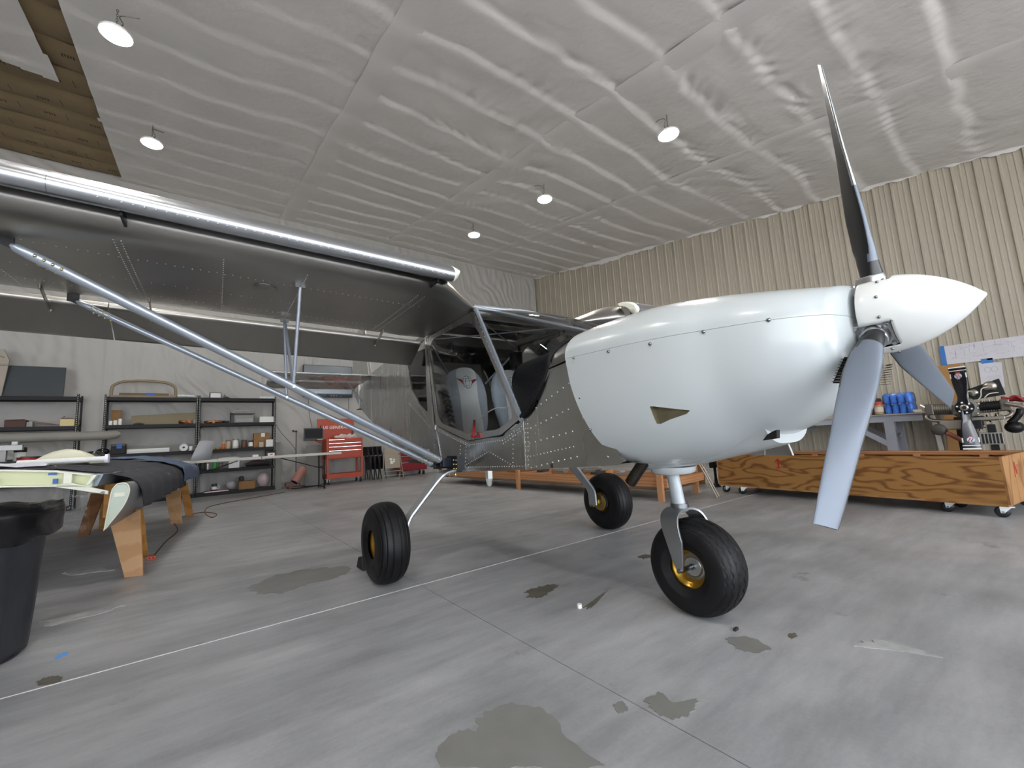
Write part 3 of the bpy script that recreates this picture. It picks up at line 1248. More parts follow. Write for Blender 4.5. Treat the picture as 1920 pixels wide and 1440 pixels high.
# belly and top skins
mb = MB()
for a_, b_ in zip(FY[:-1], FY[1:]):
    mb.quad((-hw(a_), a_, zb(a_)), (hw(a_), a_, zb(a_)), (hw(b_), b_, zb(b_)), (-hw(b_), b_, zb(b_)))
part('belly_skin', mb, ALU)
mb = MB()
for a_, b_ in ((1.2, 2.0), (2.0, 3.0), (3.0, 4.2)):
    ta, tb = interp(a_, FY[5:], FT[5:]), interp(b_, FY[5:], FT[5:])
    mb.quad((-hw(a_), a_, ta), (hw(a_), a_, ta), (hw(b_), b_, tb), (-hw(b_), b_, tb))
part('tail_cone_top', mb, ALU)
# cabin roof: rear plate, spar carry-through, front clear panel
mb = MB().box(-0.55, 0.55, 0.58, 1.3, 2.085, 2.09)
part('roof_skin', mb, ALU)
part('roof_window', MB().box(-0.53, 0.53, -0.35, 0.58, 2.094, 2.097), PLEXI)
mb = MB()
mb.box(-0.55, 0.55, -0.33, -0.29, 2.01, 2.10).box(-0.54, 0.54, 0.55, 0.60, 1.98, 2.085).box(-0.55, -0.515, -0.36, 1.2, 2.035, 2.09).box(0.515, 0.55, -0.36, 1.2, 2.035, 2.09)
mb.box(-0.54, 0.54, 0.02, 0.06, 2.04, 2.085)
part('roof_frame', mb, ALUW, bevel=0.004)
# boot cowl: curved deck between cowling and windscreen
WSB = []                                          # windscreen base curve, right half from the side to the centre
base_px = [(-0.98, 1.13), (-1.02, 1.175), (-1.10, 1.26), (-1.165, 1.345), (-1.215, 1.43)]
rows = []
for k in range(21):
    th = PI * k / 20
    rear = cowl_pt(-1.40, th)
    yb_ = -1.215 - 0.085 * math.sin(th) ** 1.3
    c = cowl_pt(-1.40, th)
    rear = Vector((c.x * 0.992, yb_, 1.43 + (c.z - 1.46) * 0.97))
    frontp = Vector((c.x * 0.985, -1.46, 1.46 + (c.z - 1.46) * 0.985))
    rows.append([rear, frontp])
part('boot_cowl', MB().grid(rows), ALU)
# glareshield and instrument panel
mb = MB()
rows = []
for k in range(21):
    th = PI * k / 20
    x_ = 0.50 * math.cos(th)
    zt_ = 1.40 + 0.235 * math.sin(th) ** 0.7
    rows.append([Vector((x_, -1.24, zt_ + 0.01)), Vector((x_ * 0.96, -0.75, zt_ - 0.015)), Vector((x_ * 0.95, -0.73, zt_ - 0.05))])
part('glareshield', MB().grid(rows), mat('glareshield_felt', '#191b22', 0.9, bump=(60, 0.4, 3)))
pan = [Vector((0.49 * math.cos(PI * k / 20), -0.76, 1.38 + 0.235 * math.sin(PI * k / 20) ** 0.7)) for k in range(21)]
pan += [Vector((-0.49, -0.76, 1.18)), Vector((0.49, -0.76, 1.18))]
part('instrument_panel', MB().prism(pan, (0, -0.02, 0)), mat('panel_dark', '#232428', 0.6))
mb = MB().lathe([(0.075, 0), (0.085, 0.02), (0.07, 0.06), (0.03, 0.065)], (-0.43, -0.90, 1.26), axis='x', n=24)
part('air_vent', mb, mat('vent_black', '#26272c', 0.4))
part('front_side_interior', MB().box(-0.488, -0.480, -1.24, -0.76, 1.10, 1.42).box(0.480, 0.488, -1.24, -0.76, 1.10, 1.42).box(-0.5, 0.5, -1.25, -1.24, 0.85, 1.43), mat('interior_charcoal', '#1f2026', 0.9))


# windscreen: from its base curve up to the roof front edge
def ws_base(t):
    """t 0 (right side sill) .. 1 (left side sill)"""
    pr_ = [(-0.552, -0.95, 1.135), (-0.548, -1.02, 1.185), (-0.53, -1.10, 1.27), (-0.515, -1.165, 1.36), (-0.505, -1.215, 1.445)]
    arc = []
    for k in range(1, 20):
        th = PI - PI * k / 20
        c = cowl_pt(-1.40, th)
        arc.append((c.x * 0.99, -1.215 - 0.085 * math.sin(th) ** 1.3, 1.435 + (c.z - 1.46) * 0.98))
    full = pr_ + arc + [(-p[0], p[1], p[2]) for p in reversed(pr_)]
    L_ = [0]
    for i in range(1, len(full)):
        L_.append(L_[-1] + (Vector(full[i]) - Vector(full[i - 1])).length)
    s_ = t * L_[-1]
    return Vector([interp(s_, L_, [p[i] for p in full]) for i in range(3)])


def ws_top(t):
    """pillar foot - pillar - roof edge - pillar"""
    full = [(-0.552, -0.93, 1.135), (-0.55, -0.66, 1.58), (-0.545, -0.40, 2.05), (-0.28, -0.40, 2.085), (0, -0.40, 2.095), (0.28, -0.40, 2.085), (0.545, -0.40, 2.05), (0.55, -0.66, 1.58), (0.552, -0.93, 1.135)]
    L_ = [0]
    for i in range(1, len(full)):
        L_.append(L_[-1] + (Vector(full[i]) - Vector(full[i - 1])).length)
    s_ = t * L_[-1]
    return Vector([interp(s_, L_, [p[i] for p in full]) for i in range(3)])


rows = []
for i in range(49):
    t = i / 48
    b_, tp = ws_base(t), ws_top(t)
    row = []
    for j in range(13):
        q = j / 12
        p = b_.lerp(tp, q)
        bul = 0.055 * math.sin(PI * q) * (1 - abs(2 * t - 1) ** 6)
        p += Vector((0, -0.75, 0.66)) * bul
        row.append(p)
    rows.append(row)
part('windscreen', MB().grid(rows), PLEXI)
# rubber bead along the windscreen base (right side and over the top)
bead = [ws_base(k / 60) + Vector((0, 0.004, 0.003)) for k in range(61)]
part('windscreen_seal', MB().tube(bead, 0.021, 8), GLARE)
part('seal_flange', MB().grid([[p + Vector((0, 0.0, 0.004)), p + Vector((math.copysign(0.006, p.x), -0.035, -0.012))] for p in bead]), GLARE)
# pillars and tubes of the cabin front
for s in (-1, 1):
    mb = MB()
    a_, b_ = Vector((s * 0.556, -0.395, 2.06)), Vector((s * 0.562, -0.955, 1.115))
    mb.bar(a_, b_, 0.012, 0.035, up=(0, 1, 0.5))
    mb.tube([Vector((s * 0.550, -0.40, 2.06)), Vector((s * 0.554, -0.955, 1.12))], 0.014, 10)
    part('door_pillar', mb, TUBE)
mb = MB()
for s in (-1, 1):
    mb.tube([(s * 0.545, -0.375, 2.075), (s * 0.03, -1.285, 1.675)], 0.019, 12)
    mb.tube([(s * 0.09, -1.17, 1.73), (s * 0.12, -1.24, 1.62)], 0.010, 8)
mb.tube([(-0.545, -0.37, 2.085), (0, -0.37, 2.105), (0.545, -0.37, 2.085)], 0.016, 10)
part('windscreen_tubes', mb, TUBE)
# cross braces and wires seen through the glass
mb = MB()
mb.tube([(-0.50, -0.28, 2.04), (0.50, 0.56, 2.02)], 0.007, 6).tube([(0.50, -0.28, 2.04), (-0.50, 0.56, 2.02)], 0.007, 6)
mb.tube([(-0.53, 0.56, 1.99), (-0.20, 0.75, 1.62)], 0.012, 8).tube([(0.53, 0.56, 1.99), (0.20, 0.75, 1.62)], 0.012, 8)
part('cabin_brace', mb, TUBE)

# doors: frame strip, bulged plexi
for s in (-1, 1):
    P_ = [side_pt(s, y_, z, 0.004) for (y_, z) in DOOR]
    cen = sum(P_, Vector()) / len(P_)
    inner = []
    for p in P_:
        inner.append(p + (cen - p).normalized() * 0.062)
    # rounded inner outline
    def rounded(Q, k=6, f_=0.28):
        out = []
        n_ = len(Q)
        for i in range(n_):
            a_, b_, c_ = Q[i - 1], Q[i], Q[(i + 1) % n_]
            p0, p2 = b_.lerp(a_, f_), b_.lerp(c_, f_)
            for j in range(k + 1):
                t = j / k
                out.append((p0 * (1 - t) + b_ * t) * (1 - t) + (b_ * (1 - t) + p2 * t) * t)
        return out
    ro = rounded(P_, 6, 0.04)
    ri = rounded(inner, 6, 0.22)
    mb = MB()
    n_ = len(ro)
    th_ = Vector((s * 0.006, 0, 0))
    for i in range(n_):
        j = (i + 1) % n_
        mb.quad(ro[i] + th_, ro[j] + th_, ri[j] + th_, ri[i] + th_)
        mb.quad(ro[i], ri[i], ri[j], ro[j])
        mb.quad(ro[i], ro[j], ro[j] + th_, ro[i] + th_)
        mb.quad(ri[i], ri[i] + th_, ri[j] + th_, ri[j])
    door = part('door', mb, ALU)
    part('door_seal', MB().tube(ro, 0.006, 6, closed=True), GLARE, parent=door)
    c2 = sum(ri, Vector()) / len(ri)
    rows = []
    for j in range(7):
        q = 1 - j / 6 * 0.985
        bul = 0.09 * (1 - q ** 2.6)
        rows.append([c2 + (p - c2) * q + Vector((s * (0.004 + bul), 0, 0)) for p in ri])
    mb = MB().loft(rows, caps=False)
    part('door_window', mb, PLEXI, parent=door)
    lt = MB().bar(side_pt(s, -0.28, 1.03, 0.012), side_pt(s, -0.42, 1.03, 0.012), 0.02, 0.02)
    lt.bar(side_pt(s, -0.33, 1.035, 0.03), side_pt(s, -0.36, 1.16, 0.03), 0.012, 0.018)
    lo_ = part('door_latch', lt, mat('red_latch', '#a3262a', 0.4), parent=door)
# sill black trim under the windscreen side / rear door post strip
for s in (-1, 1):
    part('door_post', MB().bar(side_pt(s, 0.61, 2.05, 0.004), side_pt(s, 0.455, 1.12, 0.004), 0.012, 0.03, up=(0, 1, 0)), ALUP)
    part('rear_seam', MB().bar(side_pt(s, 0.44, 1.14, 0.003), side_pt(s, 0.33, 0.78, 0.003), 0.006, 0.014, up=(0, 1, 0)), ALUP)

# ---------------------------------------------------------------- seats and cabin
SEATD = mat('seat_grey', '#9aa1ab', 0.85, bump=(120, 0.15, 2))
SEATL = mat('seat_pale', '#d3d4d4', 0.8, bump=(120, 0.12, 2))
LOGO_R = mat('logo_red', '#8c2333', 0.7)
LOGO_G = mat('logo_grey', '#6f757c', 0.7)
LOGO_S = mat('logo_silver', '#e4e6e8', 0.6)


def seat(xc):
    o0 = Vector((xc, 0.28, 0))
    zs = [0.98, 1.05, 1.15, 1.28, 1.42, 1.52, 1.60, 1.655, 1.69, 1.712, 1.72]
    ws = [0.13, 0.155, 0.19, 0.215, 0.228, 0.222, 0.20, 0.165, 0.125, 0.075, 0.03]
    rec = lambda z: 0.20 * (z - 1.0)
    secs = []
    for z, w in zip(zs, ws):
        loop = []
        for k in range(24):
            a = 2 * PI * k / 24
            c, s_ = math.cos(a), math.sin(a)
            loop.append((xc + w * math.copysign(abs(c) ** 0.5, c), 0.30 + rec(z) + 0.055 * math.copysign(abs(s_) ** 0.7, s_), z))
        secs.append(loop)
    sb = part('seat_back', MB().loft(secs), SEATD)
    cw = [0.105, 0.108, 0.112, 0.105, 0.098, 0.105, 0.112, 0.112, 0.10, 0.07, 0.028]
    rows = []
    for z, w in zip(zs, cw):
        rows.append([(xc + w * t, 0.30 + rec(z) - 0.0615 + 0.003 * abs(t), z) for t in (-1, -0.5, 0, 0.5, 1)])
    part('seat_centre_panel', MB().grid(rows), SEATL, parent=sb)
    # embroidered winged globe
    zc_ = 1.575
    yb = lambda z: 0.30 + rec(z) - 0.066
    for s in (-1, 1):
        wing_ = [(s * 0.118, 1.606), (s * 0.070, 1.600), (s * 0.040, 1.580), (s * 0.038, 1.540), (s * 0.058, 1.560), (s * 0.088, 1.584)]
        part('logo_wing', MB().prism([(xc + a, yb(z), z) for a, z in wing_], (0, 0.003, 0)), LOGO_R, parent=sb)
    circ = [(xc + 0.050 * math.cos(a) * 1.0, yb(zc_ + 0.058 * math.sin(a)) - 0.001, zc_ - 0.004 + 0.062 * math.sin(a)) for a in [2 * PI * i / 20 for i in range(20)]]
    part('logo_globe', MB().prism(circ, (0, 0.003, 0)), LOGO_S, parent=sb)
    lg = MB()
    lg.tube(circ, 0.0025, 5, closed=True)
    lg.tube([(p[0] * 0.45 + xc * 0.55, p[1] - 0.001, p[2]) for p in circ], 0.002, 5, closed=True)
    lg.tube([(xc - 0.042, yb(zc_) - 0.002, zc_), (xc + 0.042, yb(zc_) - 0.002, zc_ + 0.012)], 0.002, 5)
    lg.tube([(xc - 0.036, yb(1.6) - 0.002, 1.600), (xc + 0.030, yb(1.61) - 0.002, 1.612)], 0.002, 5)
    lg.tube([(xc - 0.03, yb(1.54) - 0.002, 1.535), (xc + 0.02, yb(1.53) - 0.002, 1.535)], 0.002, 5)
    part('logo_lines', lg, LOGO_G, parent=sb)
    # cushion
    secs = []
    for y_, h in ((-0.20, 0.02), (-0.17, 0.06), (0.1, 0.07), (0.33, 0.06)):
        loop = []
        for k in range(16):
            a = 2 * PI * k / 16
            c, s_ = math.cos(a), math.sin(a)
            loop.append((xc + 0.21 * math.copysign(abs(c) ** 0.4, c), y_, 0.97 - 0.06 + h * math.copysign(abs(s_) ** 0.6, s_)))
        secs.append(loop)
    part('seat_cushion', MB().loft(secs), SEATD, parent=sb)


seat(-0.245)
seat(0.285)
INT = mat('interior_panel', '#a8a69e', 0.8)
INTD = mat('interior_dark', '#2c2b29', 0.85)
part('rear_bulkhead', MB().prism([(-0.50, 1.25, 0.95), (0.50, 1.25, 0.95), (0.48, 1.30, 1.95), (-0.48, 1.30, 1.95)], (0, 0.01, 0)), INT)
part('cabin_floor', MB().box(-0.52, 0.52, -1.2, 1.25, 0.80, 0.83), INTD)
part('console', MB().box(-0.045, 0.045, -0.7, 0.2, 0.83, 1.0), INTD, bevel=0.01)
# SUPER DUTY lettering on the baggage wall behind the seat
LET = mat('decal_grey', '#4c4b48', 0.7)
for body, z_ in (('SUPER', 1.62), ('DUTY', 1.53)):
    text_obj('wall_lettering', body, 0.085, LET, plane, frame((-0.47, 1.262 + 0.05 * (z_ - 1.25), z_), (1, 0, 0), (0, 0.05, 1)), 0.001)
# overhead camera mount, headset hanging, cabin cords
part('overhead_mount', MB().box(-0.30, -0.17, 0.52, 0.58, 1.90, 1.965).box(-0.33, -0.31, 0.5, 0.6, 1.89, 2.0).box(-0.28, -0.19, 0.5, 0.54, 1.86, 1.89), BLKM, bevel=0.006)
part('overhead_mount', MB().box(0.30, 0.42, 0.30, 0.40, 1.72, 1.92), BLKM, bevel=0.02)
hs = MB()
for k in range(10):
    t = k / 9
    z_ = lerp(1.48, 1.05, t)
    hs.tube([(-0.475 + 0.03 * math.sin(a), 0.38 - 0.16 * t + 0.035 * math.cos(a), z_ + 0.018 * math.sin(a * 2)) for a in [2 * PI * i / 10 for i in range(10)]], 0.012, 6, closed=True)
part('harness_coil', hs, BLACK)
cw = MB()
cw.tube(spline([(-0.33, 0.22, 1.02), (-0.30, 0.21, 1.12), (-0.25, 0.22, 1.25), (-0.21, 0.23, 1.36)], 5), 0.005, 6)
cw.tube(spline([(-0.46, -0.12, 1.02), (-0.46, -0.2, 1.16), (-0.44, -0.42, 1.24), (-0.42, -0.6, 1.23)], 5), 0.005, 6)
part('headset_cord', cw, mat('white_cord', '#d8d8d4', 0.5))

# ---------------------------------------------------------------- wings
DI = 0.032


def airfoil(x_, le, te, zl, zbot, ztop, ztail, n_=18):
    """closed loop in the (y,z) plane at span x_"""
    ch = te - le
    up_, lo_ = [], []
    for k in range(n_ + 1):
        t = 0.5 * (1 - math.cos(PI * k / n_))
        tu = interp(t, [0, 0.015, 0.06, 0.15, 0.3, 0.5, 0.75, 1.0], [0, 0.36, 0.66, 0.9, 1.0, 0.90, 0.52, 0])
        tl = interp(t, [0, 0.012, 0.05, 0.12, 0.25, 0.5, 0.75, 1.0], [0, 0.5, 0.85, 1.0, 1.0, 0.93, 0.72, 0.05])
        base = lerp(zl, ztail, t)
        up_.append((x_, le + ch * t, lerp(base, ztop, tu) if tu > 0 else base))
        lo_.append((x_, le + ch * t, lerp(base, zbot, tl) if tl > 0 else base))
    return up_ + lo_[-2:0:-1]


def slat_loop(x_, dz):
    out = [(-0.585, 2.252), (-0.64, 2.250), (-0.70, 2.238), (-0.76, 2.212), (-0.805, 2.178), (-0.830, 2.145), (-0.830, 2.118), (-0.812, 2.095), (-0.785, 2.087), (-0.760, 2.095)]
    inn = [(-0.742, 2.115), (-0.724, 2.145), (-0.695, 2.18), (-0.655, 2.215), (-0.61, 2.238)]
    return [Vector((x_, y_, z + dz)) for (y_, z) in out] + [Vector((x_, y_, z + dz)) for (y_, z) in inn]


def smooth_loop(L_, k=3):
    pts = spline(L_ + [L_[0]], k)[:-1]
    return pts


wings = {}
for s, side in ((-1, 'right'), (1, 'left')):
    secs = [airfoil(s * 0.552, -0.365, 0.62, 2.075, 2.045, 2.105, 2.05)]
    for t in (0.33, 0.66):
        secs.append(airfoil(s * lerp(0.552, 0.95, t), lerp(-0.365, -0.66, t), 0.62, lerp(2.075, 2.118, t), lerp(2.045, 2.042, t), lerp(2.105, 2.275, t), 2.05))
    for xx in (0.95, 2.2, 3.5, 4.75):
        dz = DI * (xx - 0.95)
        secs.append(airfoil(s * xx, -0.66, 0.62, 2.118 + dz, 2.042 + dz, 2.275 + dz, 2.06 + dz))
    wing = part('wing', MB().loft(secs), ALUW)
    wings[s] = wing
    # tip bow
    part('wing_tip', MB().loft([airfoil(s * (4.75 + 0.16 * t), -0.65 + 0.25 * t ** 2, 0.62 - 0.1 * t, 2.23, 2.174 + 0.05 * t, 2.397 - 0.1 * t, 2.18) for t in (0, 0.35, 0.7, 1)]), CREAM, parent=wing)
    # slat with fibreglass end caps, in two lengths
    for k, (xa, xb) in enumerate(((0.955, 2.88), (2.8815, 4.75))):
        sl = part('slat', MB().loft([smooth_loop(slat_loop(s * xx, DI * (xx - 0.95))) for xx in (xa, (xa + xb) / 2, xb)]), ALUP if False else mat('slat_skin', '#c3c6cb', 0.27, 1.0), parent=wing)
        if k == 0:
            capsec = []
            for t in (0, 0.4, 0.75, 1.0):
                L_ = smooth_loop(slat_loop(s * (0.955 - 0.045 * t), 0))
                c_ = sum(L_, Vector()) / len(L_)
                q = 1 - 0.55 * t ** 2.2
                capsec.append([Vector((p.x, c_.y + (p.y - c_.y) * (1 - 0.25 * t * t) - 0.02 * (1 - q), c_.z + (p.z - c_.z) * q)) for p in L_])
            part('slat_end_cap', MB().loft(capsec), CREAM, parent=wing)
        part('slat_seam', MB().tube(smooth_loop(slat_loop(s * (xb + 0.0007), DI * (xb - 0.95))), 0.0012, 5, closed=True), SCREW, parent=wing)
    # slat brackets
    for xx in (1.05, 2.65, 4.3):
        dz = DI * (xx - 0.95)
        part('slat_bracket', MB().box(s * xx - 0.006, s * xx + 0.006, -0.76, -0.62, 2.075 + dz, 2.115 + dz), BLKM, parent=wing)
    # root rib with lightening holes behind the inner slat end
    part('root_rib', MB().box(s * 0.96 - 0.004, s * 0.96 + 0.004, -0.72, -0.58, 2.10, 2.20), ALU, parent=wing)
    # flaperon, hung behind and below the trailing edge; split in two
    for k, (xa, xb) in enumerate(((0.575, 2.905), (2.912, 4.72))):
        fs = []
        for xx in (xa, xb):
            dz = DI * (xx - 0.95)
            loop = [(0.700, 2.035), (0.692, 2.015), (0.700, 1.992), (0.725, 1.975), (0.80, 1.930), (0.955, 1.835), (0.957, 1.838), (0.88, 1.915), (0.80, 1.985), (0.75, 2.02), (0.72, 2.037)]
            fs.append([Vector((s * xx, y_, z + dz + 0.012)) for y_, z in loop])
        part('flaperon', MB().loft([smooth_loop(f_, 3) for f_ in fs]), ALUW, parent=wing)
    for xx in (1.02, 2.67, 3.2, 4.4):
        dz = DI * (xx - 0.95)
        part('flaperon_bracket', MB().bar((s * xx, 0.50, 2.055 + dz), (s * xx, 0.72, 1.96 + dz), 0.006, 0.035, up=(0, 1, 1)).ball((s * xx, 0.735, 1.955 + dz), 0.016, 8, 6).cyl((s * xx, 0.50, 2.03 + dz), (s * xx, 0.50, 2.075 + dz), 0.008, 8), mat('bracket_alu', '#9b9488', 0.35, 0.9), parent=wing)
    # inspection plate
    part('inspection_plate', MB().lathe([(0.02, 0), (0.065, 0), (0.066, 0.004)], (s * 2.02, -0.18, 2.0735), n=24), ALUW, parent=wing)
    # rivets on the underside
    rv = MB()

    def under(y_, xx):
        dz = DI * (xx - 0.95)
        t = (y_ + 0.66) / 1.28
        tl = interp(t, [0, 0.012, 0.05, 0.12, 0.25, 0.5, 0.75, 1.0], [0, 0.5, 0.85, 1.0, 1.0, 0.93, 0.72, 0.05])
        base = lerp(2.118, 2.06, t)
        return lerp(base, 2.042, tl) + dz

    def rivet(p, r=0.0042):
        rv.lathe([(r, 0.0), (r * 0.75, -r * 0.55), (r * 0.25, -r * 0.75)], p, n=6, cap=True)
    for y_ in (-0.30, 0.40):
        for k in range(92):
            xx = 1.0 + k * 0.04
            rivet((s * xx, y_ + (0.012 if k % 2 else 0), under(y_, xx) + 0.0005))
    for y_ in (0.10, 0.56):
        for k in range(62):
            xx = 1.0 + k * 0.06
            rivet((s * xx, y_, under(y_, xx) + 0.0005), 0.0035)
    for xx in (1.05, 1.1, 1.82, 2.25, 2.68, 2.71, 3.3):
        for k in range(34):
            y_ = -0.52 + k * 0.033
            rivet((s * xx, y_, under(y_, xx) + 0.0005))
    ro_ = part('rivets', rv, RIVET, parent=wing, fix=False)
    ro_['kind'] = 'stuff'
    rv = MB()
    for k in range(44):
        xx = 1.0 + k * 0.04
        rv.ball((s * xx, -0.828, 2.108 + DI * (xx - 0.95)), 0.0045, 6, 4)
    part('slat_rivets', rv, RIVET, parent=wing, fix=False)['kind'] = 'stuff'
    # ------------------------------------------------ lift struts
    foot_f, foot_r = Vector((s * 0.665, 0.085, 0.835)), Vector((s * 0.665, 0.235, 0.800))
    top_f, top_r = Vector((s * 3.13, -0.30, 2.085)), Vector((s * 3.08, 0.66, 2.095))
    for nm, f0, t0, r_ in (('front_strut', foot_f, top_f, 0.032), ('rear_strut', foot_r, top_r, 0.024)):
        d = (t0 - f0).normalized()
        st = part(nm, MB().tube([f0 + d * 0.03, t0 - d * 0.10, t0 - d * 0.04, t0 - d * 0.02], [r_, r_, r_ * 0.8, r_ * 0.35], 18, flat=((0, 0.3, 0.95), 0.75)), TUBE)
        bm_ = MB()
        bl_ = MB()
        bl_.obox(t0 - d * 0.02, d * 0.05, Vector((0, 0.004, 0)), Vector((0, 0, 0.018)))
        bl_.obox(f0, d * 0.06, Vector((0, 0.005, 0)), Vector((0, 0, 0.02)))
        part('strut_fork', bl_, BLKM, parent=st)
        for q in range(4):
            for sd in (-1, 1):
                for (pp, sg) in ((t0 - d * (0.12 + 0.035 * q), 1), (f0 + d * (0.05 + 0.035 * q), 1)):
                    c_ = pp + Vector((0, sd * r_ * 0.9, -sd * 0.012 - r_ * 0.35))
                    bm_.ball(c_, 0.0085, 6, 4)
        part('strut_bolts', bm_, BRASS, parent=st, fix=False)['kind'] = 'stuff'
        top_z = under(0, abs(t0.x)) if False else 0
        part('strut_lug', MB().obox(t0 + Vector((0, 0, 0.03)), (0.03, 0, 0), (0, 0.006, 0), (0, 0, 0.04)), BLKM, parent=st)
    # jury struts
    jf, jr = foot_f.lerp(top_f, 0.475), foot_r.lerp(top_r, 0.475)
    js = part('jury_strut', MB().tube([jf, Vector((s * 1.83, -0.32, 2.06))], 0.011, 10).tube([jr, Vector((s * 1.82, 0.55, 2.06))], 0.011, 10).tube([jf + Vector((0, 0, 0.01)), Vector((s * 1.82, 0.52, 2.05))], 0.010, 10), TUBE)
    part('jury_clamp', MB().obox(jf, (0.008, 0, 0), (0, 0.034, 0), (0, 0, 0.010)).obox(jr, (0.008, 0, 0), (0, 0.028, 0), (0, 0, 0.010)).obox((s * 1.83, -0.32, 2.065), (0.03, 0, 0), (0, 0.010, 0), (0, 0, 0.010)).obox((s * 1.82, 0.55, 2.062), (0.03, 0, 0), (0, 0.010, 0), (0, 0, 0.010)), SCREW, parent=js)['kind'] = 'stuff'
    # black strut and gear fitting on the fuselage
    fit = MB()
    fit.box(*sorted((s * 0.555, s * 0.60)), -0.06, 0.14, 0.745, 0.88)
    fit.box(*sorted((s * 0.56, s * 0.675)), 0.06, 0.075, 0.79, 0.865).box(*sorted((s * 0.56, s * 0.675)), 0.10, 0.115, 0.79, 0.865)
    fit.box(*sorted((s * 0.56, s * 0.675)), 0.21, 0.225, 0.77, 0.83).box(*sorted((s * 0.56, s * 0.675)), 0.25, 0.262, 0.77, 0.83)
    fo = part('gear_fitting', fit, mat('anodised_black', '#23262c', 0.35, 0.5), bevel=0.003)
    fb_ = MB()
    for y_ in (-0.045, 0.0):
        for z_ in (0.775, 0.81, 0.845):
            fb_.ball((s * 0.602, y_, z_), 0.008, 8, 6)
    for y_ in (-0.02, 0.10):
        fb_.cyl((s * 0.60, y_, 0.70), (s * 0.60, y_, 0.75), 0.011, 8)
    part('fitting_bolts', fb_, BRASS, parent=fo, fix=False)['kind'] = 'stuff'

# ---------------------------------------------------------------- rivets on the fuselage side
rv = MB()


def srivet(y_, z, s, r=0.005):
    c = side_pt(s, y_, z, 0.0025)
    rv.ball(c, r, 6, 4, (0.6, 1, 1))


def rline(a, b, step, s, r=0.005):
    a, b = Vector((a[0], a[1], 0)), Vector((b[0], b[1], 0))
    n_ = max(2, int((b - a).length / step))
    for k in range(n_ + 1):
        p = a.lerp(b, k / n_)
        srivet(p.x, p.y, s, r)


for s in (-1, 1):
    for a_, b_ in ((((-0.95, 0.82)), (-0.97, 1.09)), ((-0.975, 0.82), (-0.995, 1.12)), ((-0.97, 0.81), (-0.12, 0.785)), ((-1.0, 0.80), (-1.40, 0.87)),
                   ((-1.0, 0.96), (-1.38, 1.02)), ((-1.02, 1.06), (-1.36, 1.155)), ((-1.08, 1.19), (-1.38, 1.31)), ((-0.97, 0.87), (-1.38, 0.93)),
                   ((-0.80, 0.80), (-0.83, 1.05)), ((-0.20, 0.97), (0.40, 1.125)), ((-0.20, 0.955), (0.40, 1.11)), ((-0.20, 0.965), (-0.69, 0.99)), ((-0.69, 0.985), (-0.93, 1.075)), ((-0.70, 0.965), (-0.94, 1.055)),
                   ((-0.12, 0.80), (-0.50, 0.91)), ((-0.50, 0.91), (-0.80, 0.81)), ((-0.12, 0.80), (-0.15, 0.95)), ((0.30, 0.79), (0.40, 1.10)), ((0.46, 0.80), (0.50, 1.10)), ((0.50, 1.12), (0.60, 1.95)),
                   ((0.50, 1.12), (1.25, 1.45)), ((0.5, 0.82), (1.3, 0.90)), ((1.35, 0.95), (1.40, 2.05)), ((-0.02, 0.8), (-0.05, 0.96)), ((0.62, 1.22), (0.85, 1.36)), ((0.85, 1.36), (1.15, 1.56))):
        rline(a_, b_, 0.030 if a_[0] > -1.0 else 0.050, s, 0.0045 if a_[0] > -1.0 else 0.0055)
    # rivets round the door frame and the pillar
    for k in range(20):
        t = k / 19
        y_, z = lerp(-0.905, -0.40, t), lerp(1.16, 2.02, t)
        rv.ball(side_pt(s, y_, z, 0.012), 0.004, 6, 4)
        rv.ball(side_pt(s, y_ - 0.045, z, 0.010), 0.004, 6, 4)
ro_ = part('fuselage_rivets', rv, RIVET, fix=False)
ro_['kind'] = 'stuff'

# ---------------------------------------------------------------- tail
part('tailplane', MB().loft([airfoil(sx, 3.78, 4.50, 2.175, 2.125, 2.20, 2.16) for sx in (-1.6, -0.14)]), ALU)
part('tailplane', MB().loft([airfoil(sx, 3.78, 4.50, 2.175, 2.125, 2.20, 2.16) for sx in (0.14, 1.6)]), ALU)
for s in (-1, 1):
    part('elevator', MB().loft([[(s * xx, 4.51, 2.185), (s * xx, 4.51, 2.135), (s * xx, 4.95, 2.075), (s * xx, 4.95, 2.08)] for xx in (0.14, 1.6)], smooth=False), ALU)
    part('tail_strut', MB().tube([(s * 0.5, 4.1, 2.13), (s * 0.05, 4.3, 1.62)], 0.010, 8), TUBE)
part('fin', MB().prism([(-0.03, 4.35, 2.20), (-0.03, 5.05, 2.20), (-0.03, 5.15, 3.25), (-0.03, 4.75, 3.25)], (0.06, 0, 0)), ALU, bevel=0.01)
part('rudder', MB().prism([(-0.02, 5.07, 1.78), (-0.02, 5.45, 2.05), (-0.02, 5.55, 3.25), (-0.02, 5.17, 3.25)], (0.04, 0, 0)), ALU, bevel=0.008)
part('tail_skid', MB().box(-0.06, 0.06, 4.85, 5.1, 1.70, 1.715).cyl((0, 5.0, 1.70), (0, 5.0, 1.80), 0.012), BLKM)

